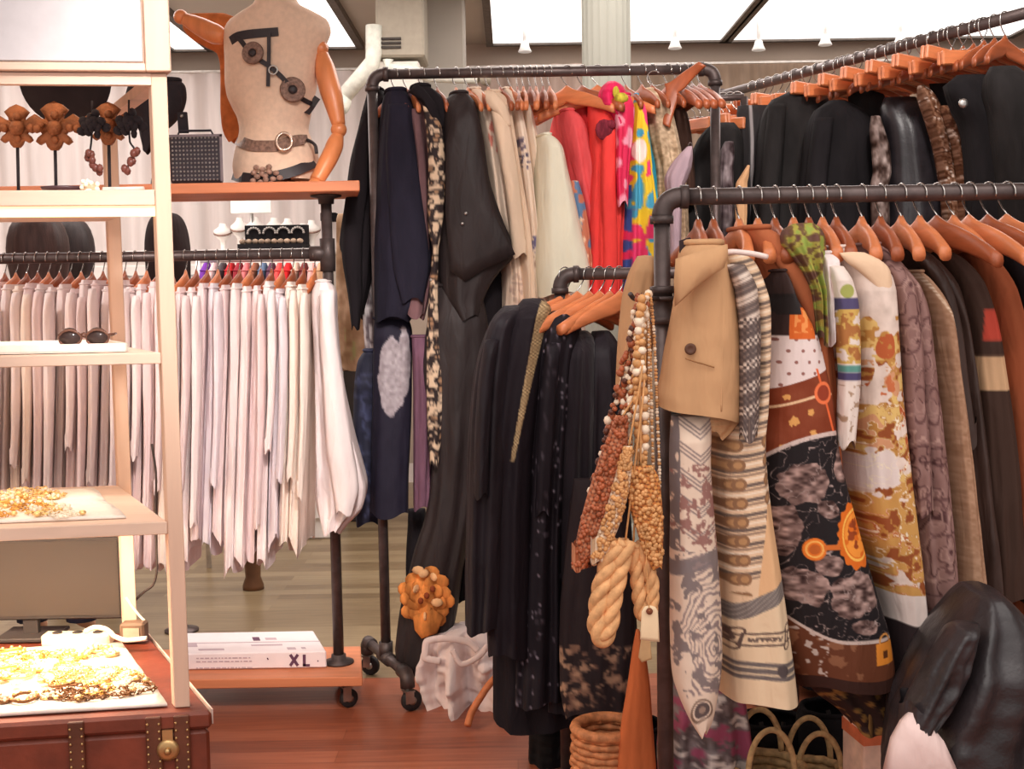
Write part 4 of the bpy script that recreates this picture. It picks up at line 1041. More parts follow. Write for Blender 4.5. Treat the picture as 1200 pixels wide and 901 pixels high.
garment('dress', 'black dress below the shawl jacket hem', 'dress', [(318, 545, 588), (360, 540, 592), (410, 536, 588), (470, 540, 578), (560, 545, 572), (640, 540, 566), (700, 536, 560)], DM + .06, BLACK, G, b=.07, seed=13)
m = MB()
for x, y in ((546, 250), (542, 262)): m.ball(P(x, y, DM - .170), (.006, .004, .006), n=8)
m.build('button', STEEL, bpy.data.objects['shawl_jacket'])
m = MB(); m.ball(P(505, 328, DM - .128), .006, n=8); m.build('button', STEEL, bpy.data.objects['coat'])

def flor(base, spots):
    base = np.array(base, float)
    def f(X, Y):
        c = base + (fbm(X / 9, Y / 14, 3)[:, None] - .5) * 12
        for x, y, rx, ry, col, s in spots:
            k = ((X - x) / rx) ** 2 + ((Y - y) / ry) ** 2 < 1; q = vn(X / 3.2, Y / 3.2, s) > .5
            c = np.where((k & q)[:, None], np.array(col, float), c)
        return c
    return f
garment('jacket', 'cream jacket with pink embroidery at the shoulder, next to black shawl jacket', 'jacket', [(104, 546, 562), (118, 552, 574), (150, 560, 584), (200, 568, 594), (250, 574, 600), (290, 585, 606), (330, 588, 612), (372, 586, 616)], DM + .02, None, G, paint=flor((234, 208, 186), [(577, 160, 11, 22, (214, 128, 112), 4), (600, 340, 9, 20, (196, 166, 150), 6)]), b=.08, bb=.2, skew=-.25, amp=.10, seed=14, M=96, N=110)
garment('jacket', 'beige linen jacket with rolled collar among the cream jackets', 'jacket', [(106, 566, 582), (118, 572, 594), (145, 580, 600), (200, 590, 608), (260, 600, 618), (310, 604, 624), (366, 606, 628)], DM - .0, BEIGE, G, b=.085, bb=.2, skew=-.25, amp=.10, seed=15,
        sleeve=[dict(prof=[(125, 574, 594), (180, 584, 604), (240, 594, 612), (300, 600, 618)], d=DM - .085)])
m = MB(); m.plate([(568, 106), (580, 108), (594, 124), (600, 146), (594, 150), (582, 134), (570, 122)], DM - .105, .01, .014); m.build('lapel', BEIGE, bpy.data.objects['jacket.003'])
garment('jacket', 'cream jacket with small violet flower motifs, beside the beige linen jacket', 'jacket', [(104, 584, 596), (116, 588, 606), (150, 596, 614), (200, 603, 622), (260, 610, 628), (310, 612, 634), (366, 614, 642)], DM + .03, None, G, paint=flor((232, 210, 190), [(604, 175, 6, 12, (110, 96, 112), 4), (610, 192, 6, 10, (90, 80, 100), 5), (618, 288, 9, 10, (120, 110, 140), 9), (612, 308, 10, 9, (190, 160, 140), 2)]), b=.08, bb=.2, skew=-.25, amp=.10, seed=16, M=80, N=110)
garment('jacket', 'plain ecru jacket next to the pale green-white dress', 'jacket', [(108, 598, 608), (120, 602, 618), (150, 608, 626), (200, 614, 634), (260, 620, 640), (310, 624, 644), (366, 628, 650)], DM + .06, ECRU, G, b=.08, bb=.2, skew=-.25, amp=.10, seed=17)
garment('dress', 'pale green-white sleeveless dress in front of brown hangers', 'dress', [(157, 629, 642), (163, 628, 650), (175, 628, 657), (200, 627, 663), (240, 627, 673), (280, 626, 682), (318, 626, 690), (345, 628, 690)], DM - .03, PALEG, G, b=.10, bb=.2, skew=-.25, amp=.07, seed=18, k=5)
def strip(X, Y):
    n = vn(X / 5, Y / 9, 2); n2 = vn(X / 4, Y / 6, 7)
    c = np.where((n > .6)[:, None], np.array([96, 126, 160.]), np.array([196, 120, 92.])); return np.where((n2 > .68)[:, None], np.array([232, 200, 170.]), c)
garment('scarf', 'narrow multicoloured scarf between the pale dress and rose red dress', 'scarf', [(212, 668, 678), (240, 670, 686), (280, 676, 692), (318, 682, 695)], DM - .06, None, G, paint=strip, b=.03, seed=19, collar=False, body_name='strip', M=48, N=60)
garment('dress', 'rose red dress nearest the pale green-white dress', 'dress', [(128, 654, 668), (138, 654, 680), (170, 658, 690), (210, 664, 698), (260, 674, 706), (318, 686, 714), (360, 690, 720)], DM + .04, ROSE, G, b=.09, bb=.2, skew=-.25, amp=.14, seed=20)
garment('dress', 'deep red dress half hidden between rose red and scarlet dresses', 'dress', [(124, 670, 690), (150, 674, 700), (200, 682, 708), (260, 690, 712), (330, 694, 716)], DM + .09, DRED, G, b=.09, seed=21)
garment('dress', 'bright scarlet dress, the widest of the reds', 'dress', [(118, 690, 730), (135, 690, 738), (165, 690, 737), (200, 692, 735), (250, 690, 733), (320, 690, 731), (370, 690, 732)], DM + .0, RED, G, b=.10, bb=.2, amp=.16, seed=22, k=8,
        sleeve=[dict(name='skirt_fold', prof=[(150, 706, 722), (220, 704, 722), (300, 706, 724), (360, 706, 724)], d=DM - .095)])
m = MB(); m.ball(P(708, 152, DM - .115), (.03, .012, .035), n=12); m.ball(P(716, 146, DM - .12), (.016, .01, .016), n=10); m.build('brooch_pattern', cloth('wine_jewel', (128, 44, 58), var=.4, scale=60), bpy.data.objects['dress.005'])
# magenta head wrap with yellow knot, hanging over the dresses
garment('head_wrap', 'magenta silk wrap with yellow-green knot above the scarlet dress', 'scarf', [(96, 712, 722), (102, 706, 730), (112, 702, 735), (124, 704, 738), (135, 716, 742), (150, 722, 742)], DM - .08, MAG, G, b=.06, amp=.2, seed=23, k=6, collar=False)
m = MB(); m.ball(P(728, 115, DM - .145), (.024, .02, .018), n=12); m.ball(P(722, 108, DM - .14), (.012, .01, .02), n=10); m.build('knot', cloth('olive_yellow_silk', (186, 170, 60), var=.35, scale=50), bpy.data.objects['head_wrap'])
def multi(X, Y):
    c = np.tile(np.array([222, 184, 44.]), (len(X), 1)); n = fbm(X / 13, Y / 20, 21, 2)
    c = np.where((n > .60)[:, None], np.array([226, 60, 110.]), c); c = np.where((n < .38)[:, None], np.array([70, 150, 180.]), c)
    c = np.where(((Y > 248) & (vn(X / 9, Y / 16, 5) > .45))[:, None], np.array([216, 52, 96.]), c)
    c = np.where(((Y > 218) & (X < 734) & (vn(X / 6, Y / 12, 9) > .4))[:, None], np.array([60, 84, 150.]), c)
    k = ((X - 742) / 8) ** 2 + ((Y - 180) / 14) ** 2 < 1; c = np.where(k[:, None], np.array([240, 214, 204.]), c)
    return c
garment('dress', 'yellow, pink and blue printed dress beside the scarlet dress', 'dress', [(112, 738, 748), (125, 736, 754), (160, 732, 758), (200, 730, 762), (250, 728, 768), (300, 726, 772), (345, 728, 774)], DM - .02, None, G, paint=multi, b=.09, bb=.2, skew=-.2, amp=.16, seed=24, M=90, N=120)
def magp(X, Y):
    return np.where((vn(X / 6, Y / 12, 3) > .62)[:, None], np.array([232, 150, 170.]), np.array([210, 42, 82.]))
garment('blouse', 'magenta blouse over the shoulder of the yellow printed dress', 'blouse', [(110, 722, 738), (130, 720, 744), (160, 722, 742), (200, 722, 738), (240, 724, 736)], DM - .10, None, G, paint=magp, b=.05, seed=25)
garment('dress', 'turquoise silk dress edge between yellow print and beige tweed', 'dress', [(118, 748, 756), (150, 752, 763), (200, 758, 770), (250, 764, 777), (300, 766, 782), (350, 766, 782)], DM + .06, cloth('turquoise_silk', (52, 142, 164), var=.2, rough=.5), G, b=.06, seed=26)
def tweed(X, Y):
    n = fbm(X / 2.4, Y / 2.4, 5, 2); return np.array([182, 156, 128.]) + (n[:, None] - .5) * np.array([110, 104, 96.])
garment('jacket', 'beige tweed jacket near the far post of the tall rack', 'jacket', [(106, 752, 766), (118, 752, 778), (140, 756, 788), (170, 762, 795), (200, 768, 800), (240, 770, 804), (300, 772, 806)], DM + .02, None, G, paint=tweed, b=.085, bb=.2, skew=-.2, amp=.14, seed=27, M=90, N=120)
garment('jacket', 'dark brown jacket behind the beige tweed jacket', 'jacket', [(116, 776, 790), (135, 778, 806), (170, 786, 812), (240, 792, 816)], DM + .12, cloth('dark_brown_wool', (72, 50, 42), var=.2), G, b=.06, seed=28)
# hangers on the tall rack
hs = [(462, 'navy coat', 'inner_brown', 55), (476, 'mauve-brown jacket', 'inner_orange', 55), (494, 'peaked black coat', 'inner_brown', 58), (512, 'leopard scarf', 'inner_brown', 60), (534, 'black shawl jacket', 'inner_orange', 58), (548, 'first cream jacket', 'inner_orange', 56), (560, 'black dress', 'inner_orange', 60), (572, 'beige linen jacket', 'inner_orange', 58), (586, 'violet-flowered cream jacket', 'inner_brown', 60), (598, 'ecru jacket', 'inner_orange', 60)]
for x, w, k, a in hs: hang(k, (P(x, 84, DM)[0], DM, zm), R(-a), f'wooden hanger at the collar of the {w}', 'hangers on the tall rack')
for i, x in enumerate((606, 613, 621, 628, 636, 644)):
    hang('inner_brown' if i % 2 == 0 else 'inner_orange', (P(x, 84, DM)[0], DM, zm), R(-80 + 4 * (i % 3)), f'{ORD[i]} of the bare brown hangers counted from the ecru jacket', 'hangers on the tall rack')
hang('orange', (P(664, 84, DM)[0], DM, zm), R(-38), 'orange hanger turned outwards above the rose red dress', 'hangers on the tall rack')
hang('brown', (P(682, 84, DM)[0], DM, zm), R(-48), 'brown hanger above the deep red dress', 'hangers on the tall rack')
hang('orange', (P(700, 84, DM)[0], DM, zm), R(-20), 'orange hanger standing out over the scarlet dress', 'hangers on the tall rack')
for i, (x, w) in enumerate(((733, 'yellow printed dress'), (752, 'turquoise dress'), (764, 'beige tweed jacket'), (782, 'dark brown jacket'))):
    hang('inner_brown', (P(x, 84, DM)[0], DM, zm), R(-58), f'brown hanger at the neck of the {w}', 'hangers on the tall rack')
for i, x in enumerate((794, 803, 811, 820)): hang('brown', (P(x, 84, DM)[0], DM, zm), R(-72), f'red-brown bare hanger, {ORD[i]} past the dark brown jacket', 'hangers on the tall rack')
# loose hanger hooked over the rail at a slant
hang('inner_brown', (P(764, 84, DM)[0], DM - .03, zm - .03), R(-20), 'brown hanger tilted up over the rail top beside fluted column', 'hangers on the tall rack', tilt=R(-58))

# ------------------------------------------------------------------ low rack of dark dresses
DL = 3.42
zl = P(690, 321, DL)[2]; xl0 = P(656, 322, DL)[0]; xl1 = P(930, 322, DL)[0]; r = .0165
lr = thing('clothes_rack', 'low dark pipe rack with black dresses in front of the tall rack', 'clothes rack', (xl0, DL, 0))
pipe(lr, (xl0, DL, .0), (xl0, DL, zl - .03), r, 'post'); pipe(lr, (xl1, DL, .0), (xl1, DL, zl - .03), r, 'post'); pipe(lr, (xl0 + .03, DL, zl), (xl1 - .03, DL, zl), r, 'rail')
elbow(lr, (xl0, DL, zl), (1, 0, 0), (0, 0, -1), r); elbow(lr, (xl1, DL, zl), (-1, 0, 0), (0, 0, -1), r)
for x in (xl0, xl1):
    m = MB(); m.lathe([(.055, 0), (.055, .007), (.026, .012), (.025, .035)], (x, DL, 0), n=22); m.build('flange', IRONF, lr)
    collar_ring(lr, (x, DL, 1.1), (x, DL, 1.16), r)
def sequin(bx, dens=.93, fade=.12):
    b_ = np.array(bx, float)
    def f(X, Y):
        c = b_ + (fbm(X / 10, Y / 24, 2)[:, None] - .5) * 10; k = _hash(np.floor(X / 2.4), np.floor(Y / 2.4), 4) > dens
        return np.where(k[:, None], np.array([150, 138, 150.]), c)
    return f
def goldstrip(X, Y):
    c = np.array([31, 24, 30.]) + 0 * X[:, None]
    cen = 632 - (Y - 408) * .20; w = 4.8 - (Y - 408) * .018
    k = (np.abs(X - cen) < w) & (Y < 535); g = np.where(((np.floor(X / 2.2) + np.floor(Y / 2.2)) % 2 > 0)[:, None], np.array([212, 184, 138.]), np.array([120, 96, 70.]))
    return np.where(k[:, None], g, c)
GL = 'dark dresses on the low rack'
garment('dress', 'black satin dress, outermost on the low rack beside the long gown', 'dress', [(358, 590, 618), (372, 578, 614), (385, 572, 610), (410, 563, 606), (450, 555, 604), (520, 550, 602), (600, 548, 600), (680, 546, 598), (732, 546, 594)], DL - .1, INKP, GL, b=.09, bb=.25, skew=.15, amp=.16, collar=False, ramp=.05, top=.25, seed=31, k=7,
        sleeve=[dict(prof=[(398, 568, 585), (450, 560, 578), (520, 556, 574), (580, 555, 572)], d=DL - .185)])
garment('dress', 'black dress with a gold sequined stripe down its front', 'dress', [(350, 612, 636), (362, 604, 646), (392, 594, 642), (420, 588, 640), (470, 582, 636), (540, 576, 630), (620, 573, 628), (700, 570, 628), (760, 572, 628)], DL - .07, None, GL, paint=goldstrip, b=.10, bb=.25, skew=.15, amp=.08, collar=False, ramp=.05, top=.25, seed=32, M=150, N=200, k=6)
garment('dress', 'black sequined dress, scattered with glints, third on the low rack', 'dress', [(364, 646, 668), (378, 640, 678), (396, 634, 680), (430, 628, 676), (490, 622, 672), (560, 616, 668), (640, 612, 666), (740, 606, 668), (815, 604, 668)], DL - .04, None, GL, paint=sequin((31, 25, 31), .972), b=.10, bb=.25, skew=.15, amp=.16, collar=False, ramp=.05, top=.25, seed=33, M=110, N=160,
        sleeve=[dict(prof=[(402, 640, 658), (470, 632, 652), (540, 628, 648), (600, 626, 644)], d=DL - .13)])
garment('dress', 'plain black velvet dress between two sequined ones', 'dress', [(388, 664, 690), (402, 660, 702), (440, 656, 704), (520, 650, 702), (620, 645, 702), (720, 640, 704), (825, 640, 706)], DL - .0, cloth('black_velvet', (33, 25, 31), var=.25, rough=.6, sheen=.2), GL, b=.11, bb=.25, skew=.15, amp=.18, collar=False, ramp=.05, top=.25, seed=34, k=8)
garment('dress', 'dark aubergine dress next to the hanging necklaces', 'dress', [(388, 694, 716), (404, 690, 726), (450, 688, 732), (540, 684, 736), (640, 682, 742), (740, 682, 748), (825, 684, 752)], DL + .04, INKP, GL, b=.11, bb=.25, skew=.1, amp=.2, collar=False, ramp=.05, top=.25, seed=35, k=9)
garment('skirt', 'long straight black skirt reaching nearly to the floor on the low rack', 'skirt', [(560, 590, 640), (640, 582, 668), (720, 577, 690), (780, 577, 694), (828, 577, 696), (842, 578, 694)], DL + .05, cloth('deep_black_crepe', (30, 25, 30), var=.2), GL, b=.12, amp=.10, seed=36, k=9, collar=False)
def darkfl(X, Y):
    c = np.tile(np.array([44, 34, 36.]), (len(X), 1)); n = fbm(X / 12, Y / 12, 31); n2 = fbm(X / 9, Y / 8, 14)
    c = np.where(((n > .56) & (n2 > .4) & (Y > 752))[:, None], np.array([128, 96, 80.]), c); return np.where(((n2 > .64) & (Y > 756))[:, None], np.array([166, 130, 106.]), c)
garment('dress', 'dark dress with brownish flower print, its hem below the others', 'dress', [(560, 672, 728), (640, 662, 738), (740, 655, 744), (800, 655, 742), (838, 662, 738)], DL + .0 - .16, None, GL, paint=darkfl, b=.03, amp=.12, seed=37, M=90, N=120, collar=False)
for i, (x, a) in enumerate(((662, 42), (676, 36), (690, 48), (702, 40), (714, 52), (726, 46))):
    hang('orange', (P(x, 321, DL)[0], DL, zl), R(180 + 0) + R(a) , f'orange wooden hanger, {ORD[i]} along the low rack from its corner', 'hangers on the low rack')
# hooks crowding the low rail
# ------------------------------------------------------------------ bag, cane and basket on the floor
d = onz(550, 833, 0)[1] + .12
t = garment('sack', 'crumpled white cloth sack lying on the floor under dark dresses', 'bag', [(735, 528, 572), (742, 502, 590), (756, 492, 604), (775, 490, 612), (795, 494, 612), (815, 500, 612), (829, 516, 610), (836, 530, 600)], d, cloth('crumpled_white', (232, 212, 208), var=.05, bump=.4, scale=8), b=.13, bb=.2, amp=.75, k=9, seed=41, hem=0, collar=False, body_name='bag_body', M=72, N=60, ramp=.3)
m = MB(); m.tube(smooth(pz([(516, 775), (498, 770), (500, 752), (520, 748), (548, 752), (560, 762)], d - .13)), .012, n=8, flat=.5); m.build('handle', MATS['crumpled_white'], t)
m = MB(); m.tube(smooth(pz([(530, 762), (542, 778), (560, 770), (572, 756)], d - .16)), .010, n=8, flat=.5); m.build('handle', MATS['crumpled_white'], t)
d2 = onz(547, 856, 0)[1]
m = MB(); W = smooth(pz([(548, 853), (552, 842), (562, 828), (574, 814), (590, 802)], d2 - .0)); W[:, 1] += np.linspace(0, .12, len(W)); W[:, 2] += .008; m.tube(W, .012, n=10)
tag(m.build('cane', HW), 'curved orange-brown wooden cane end resting on the floor before the sack', 'cane')

# bright orange wedge: suede boot-shaft cover standing beside the front post
ORG = cloth('orange_suede', (196, 106, 62), var=.10, bump=.2)
garment('scarf', 'orange-brown suede scarf tapering upward behind the front rack post', 'scarf', [(738, 746, 750), (760, 742, 756), (800, 736, 762), (850, 728, 766), (900, 722, 770), (960, 716, 774)], 2.86, ORG, b=.03, amp=.06, seed=42, collar=False, body_name='strip')
RAT = mat('rattan', (190, 122, 78), rough=.6, var=.3, scale=50, bump=.3)
d = 3.0; c = onz(712, 1010, 0); zb_ = P(705, 850, c[1])[2]
bk_ = thing('rattan_basket', 'round rattan basket on the floor below the dark flowered dress', 'basket', (c[0], c[1], 0))
m = MB(); nn = int(zb_ / .016)
for i in range(nn):
    rr = .06 + .02 * sin(i / nn * 2.4); a = np.arange(40) * 2 * pi / 40
    m.tube([(c[0] + (rr + .003 * sin(10 * q + pi * i)) * cos(q), c[1] + (rr + .003 * sin(10 * q + pi * i)) * sin(q), .009 + i * .016) for q in a], .0092, n=6, closed=True)
m.build('weave', RAT, bk_)
m = MB(); m.tube([(c[0] + .075 * cos(q), c[1] + .075 * sin(q), zb_ - .005) for q in np.arange(40) * 2 * pi / 40], .014, n=8, closed=True); m.build('rim', RAT, bk_)
m = MB(); m.lathe([(.055, .004), (.055, .012)], (c[0], c[1], 0), n=30); m.build('bottom_weave', RAT, bk_)

def loop(label, px, py, d, rise=6):
    """a little tape loop from which a garment hangs"""
    o = [q for q in bpy.data.objects if q.get('label', '') == label][0]
    m = MB(); m.tube(smooth([P(px - 2, py + 1, d), P(px - 2.2, py - rise * .6, d), P(px, py - rise, d), P(px + 2.2, py - rise * .6, d), P(px + 2, py + 1, d)], 14), .0016, n=5); m.build('hanger_loop', IRON, o)
loop('dark dress with brownish flower print, its hem below the others', 700, 560, DL - .16)
loop('orange-brown suede vest draped behind the dress form', 300, 17, dF + .17)
# ------------------------------------------------------------------ front rack
DF = 2.62
zfr = P(900, 229, DF)[2]; xf0 = P(776, 330, DF)[0]; xf1 = xf0 + 1.25; r = .0175
fr_ = thing('clothes_rack', 'dark pipe rack nearest the viewer with trench jacket and printed coats', 'clothes rack', (xf0, DF, 0))
zf = .12
pipe(fr_, (xf0, DF, zf), (xf0, DF, zfr - .03), r, 'post'); pipe(fr_, (xf1, DF, zf), (xf1, DF, zfr - .03), r, 'post'); pipe(fr_, (xf0 + .03, DF, zfr), (xf1 - .03, DF, zfr), r, 'rail')
elbow(fr_, (xf0, DF, zfr), (1, 0, 0), (0, 0, -1), r); elbow(fr_, (xf1, DF, zfr), (-1, 0, 0), (0, 0, -1), r)
za = P(775, 380, DF)[2]; zb = P(775, 335, DF)[2]
for x in (xf0, xf1):
    collar_ring(fr_, (x, DF, za), (x, DF, zb), r)
    f0 = np.array([x + .06, DF - .2, zf]); f1 = np.array([x - .06, DF + .2, zf]); u = (f0 - f1) / np.linalg.norm(f0 - f1)
    pipe(fr_, f0, f1, r, 'foot_pipe'); m = MB(); c = np.array([x, DF, zf]); m.tube([c - u * .04, c + u * .04], r * 1.4, n=14); m.tube([c, c + np.array([0, 0, .055])], r * 1.4, n=14); m.build('tee', IRONF, fr_)
    for e_, s in ((f0, 1), (f1, -1)):
        m = MB(); m.tube([e_ - u * s * .04, e_, e_ + u * s * .012 + np.array([0, 0, -.012]), e_ + u * s * .016 + np.array([0, 0, -.045])], r * 1.4, n=14); m.build('elbow', IRONF, fr_)
        castor(fr_, e_ + u * s * .016 + np.array([0, 0, -.035]), .034, .5)

GF = 'clothes on the front rack'
SK = -.30
TRN = cloth('trench_gabardine', (196, 152, 112), var=.05, bump=.08, scale=30)
SUEB = cloth('brown_suede_cloth', (176, 100, 66), var=.08, bump=.15)
# trench ---------------------------------------------------------------
t = garment('trench_jacket', 'tan cropped trench jacket with dark button beside the front post', 'jacket',
    [(284, 806, 846), (296, 798, 853), (320, 796, 858), (345, 793, 863), (380, 787, 868), (416, 780, 871), (450, 775, 872), (470, 771, 871), (482, 772, 870), (484, 772, 869)], 2.47, TRN, GF, b=.075, bb=.06, skew=0, amp=.05, k=4, seed=51, N=64, hem=.003, tilt=10)
m = MB(); m.plate([(792, 303), (812, 297), (835, 290), (852, 286), (853, 300), (848, 314), (832, 324), (812, 340), (791, 359), (790, 330)], 2.37, .010, .012); m.build('collar_flap', TRN, t)
m = MB(); c = P(809, 409, 2.389); m.lathe([(.010, -.002), (.0115, .001), (.009, .003), (.005, .001)], c, (0, -1, 0), 18); m.build('button', mat('brown_horn', (92, 58, 42), rough=.3, bump=0), t)
m = MB(); m.tube(smooth([P(803, 420, 2.392), P(815, 424, 2.388), P(826, 427, 2.388), P(837, 430.5, 2.39)], 14), .0014, n=6); m.build('pocket_seam', cloth('trench_seam', (150, 106, 70)), t)
m = MB(); m.tube(smooth([P(856, 332, 2.425), P(850, 360, 2.402), P(847, 400, 2.397), P(846, 440, 2.397), P(845, 482, 2.398)], 20), .0026, n=6); m.build('sleeve_seam', TRN, t)
m = MB(); m.plate([(796, 282), (808, 278), (818, 290), (808, 302), (797, 306)], 2.46, .01, .005); m.build('lining', cloth('dark_lining', (52, 40, 40)), t)
garment('blouse', 'peach-tan blouse hem showing just under the trench jacket', 'blouse', [(470, 806, 868), (488, 806, 868), (500, 812, 862), (508, 826, 846)], 2.50, cloth('peach_tan', (206, 160, 118), var=.08), GF, b=.05, bb=.1, amp=.2, k=6, seed=52, collar=False)
garment('coat', 'tan coat side showing at the inner edge of the front post', 'coat', [(300, 748, 766), (320, 738, 770), (350, 730, 770), (420, 724, 764), (470, 722, 760)], 2.80, TRN, GF, b=.06, amp=.08, seed=53, collar=False)

# scarf-print coat -------------------------------------------------------
def mix(c, k, col): return np.where(np.asarray(k)[:, None], np.asarray(col, float), c)
def chev(X, Y):
    c = np.array([224, 200, 180.]) + (fbm(X / 12, Y / 16, 3)[:, None] - .5) * 14
    g = np.array([136, 118, 116.])
    ph = (Y - 470 + np.abs(X - 818) * .75)
    st = (np.mod(ph, 30) < 13) & (Y < 640); fine = np.mod(ph, 5) < 2.2
    c = mix(c, st & fine, g)
    fl = (fbm(X / 6, Y / 6, 8) > .57) & (Y > 540) & (Y < 640); c = mix(c, fl, (150, 108, 100))
    c = mix(c, (np.abs(Y - (660 - (X - 790) * .25)) < 9), (128, 116, 116))
    # swirl of fine lines below
    rr = np.hypot(X - 834, (Y - 752) * .55) + 9 * fbm(X / 12, Y / 15, 6); c = mix(c, (Y > 640) & (np.mod(rr, 4.6) < 1.7) & (X > 803 + 6 * np.sin(Y / 17)) & (Y < 806), (146, 128, 126)); c = mix(c, (Y > 640) & (fbm(X / 9, Y / 11, 15) > .62) & (Y < 800), (130, 116, 114))
    k = np.hypot(X - 820, Y - 824); c = mix(c, (k < 9), (92, 78, 76)); c = mix(c, (k < 4), (150, 126, 112)); c = mix(c, np.abs(k - 12) < 1.2, (128, 106, 92))
    c = mix(c, (X < 795) & (Y < 640) & (vn(X / 4, Y / 9, 2) > .3), (120, 108, 108))
    return c
def cords(X, Y):
    c = np.array([228, 194, 160.]) + (fbm(X / 14, Y / 20, 3)[:, None] - .5) * 12
    up = Y < 670
    ph = Y + (X - 860) * .22
    rowsel = np.mod(ph, 17)
    c = mix(c, up & (rowsel < 4), (112, 96, 88)); c = mix(c, up & (rowsel > 6) & (rowsel < 8.5), (150, 124, 106)); c = mix(c, up & (rowsel > 11) & (rowsel < 13), (238, 220, 200))
    for x0 in (846, 852, 884):
        xx = x0 + (Y - 560) * .06
        kk = np.hypot(X - xx, (np.mod(ph, 22) - 11) * .9)
        c = mix(c, (kk < 6.5) & (Y > 500) & (Y < 690), (146, 108, 80)); c = mix(c, (kk < 3.6) & (Y > 500) & (Y < 690), (186, 142, 100))
    # tan triangle at the outer side
    tri = (X > 872 + (690 - Y) * .10) & (Y > 585) & (Y < 700); c = mix(c, tri, (224, 178, 134))
    band = np.abs(Y - (712 - (X - 850) * .52)) < 10; c = mix(c, band, (118, 108, 104)); c = mix(c, band & (np.mod(X + Y, 6) < 2), (150, 138, 130))
    low = Y > 712 - (X - 850) * .52 + 10
    c = mix(c, low, (230, 202, 168)); 
    # cartouche with looped ends, tilted
    u = (X - 881) * .985 + (Y - 739) * .17; v = (Y - 739) + (X - 881) * .12
    fr1 = (np.maximum(np.abs(u) / 24, np.abs(v) / 8) < 1) & (np.maximum(np.abs(u) / 21.5, np.abs(v) / 5.8) > 1); c = mix(c, fr1, (96, 78, 72))
    c = mix(c, (np.abs(u) < 18) & (np.abs(v) < 2.6) & (vn(X / 1.7, Y / 3, 8) > .42), (110, 92, 84))
    for sx in (-1, 1):
        for dx, dy in ((26, -9), (31, 0), (26, 9)):
            q = np.hypot(u - sx * dx, v - dy); c = mix(c, (q < 5.2) & (q > 3.2), (104, 82, 74))
    b2 = np.abs(Y - (776 - (X - 885) * .06)); c = mix(c, b2 < 10, (110, 100, 98)); c = mix(c, np.abs(b2 - 4) < 1.3, (214, 190, 160)); c = mix(c, (np.hypot(X - 900, Y - 774) < 7), (84, 74, 74))
    return c
def stripes(X, Y):
    ph = X * .5 + Y; c = np.where((np.mod(ph, 26) < 12)[:, None], np.array([214, 196, 182.]), np.array([104, 90, 86.]))
    c = mix(c, np.mod(ph, 6.5) < 1.6, (146, 126, 116)); ck = (np.mod(np.floor(X / 3) + np.floor(Y / 4), 2) > 0) & (Y > 372); return mix(c, ck, (86, 74, 72))
t = garment('coat', 'cream coat with grey chevrons, corded rows and a framed cartouche print', 'coat',
    [(296, 850, 872), (306, 848, 884), (330, 856, 892), (370, 866, 897), (420, 868, 896), (470, 866, 894), (520, 846, 893), (560, 842, 896), (620, 845, 904), (680, 848, 914), (740, 852, 923), (790, 856, 930), (817, 858, 933)], 2.49, None, GF, paint=cords, b=.07, bb=.18, skew=SK, amp=.05, k=5, seed=54, M=260, N=340, hem=.004,
    sleeve=[dict(name='front_panel', prof=[(486, 788, 836), (540, 786, 834), (600, 787, 838), (660, 786, 843), (720, 786, 847), (765, 787, 848), (790, 789, 846), (812, 795, 842), (835, 806, 836), (851, 819, 827)], d=2.465, paint=chev, k=dict(b=.055, M=150, N=220, amp=.05, seed=3)),
            dict(name='sleeve', prof=[(310, 850, 874), (340, 862, 888), (400, 868, 892), (450, 868, 891), (490, 868, 890), (512, 868, 888)], d=2.425, paint=stripes, k=dict(b=.03, M=70, N=130))])
m = MB(); m.tube(smooth([P(846, 297, 2.42), P(858, 295, 2.41), P(880, 297, 2.41), P(899, 301, 2.42)], 16), .0055, n=8); m.build('piped_collar', cloth('ivory_piping', (232, 212, 204)), t)

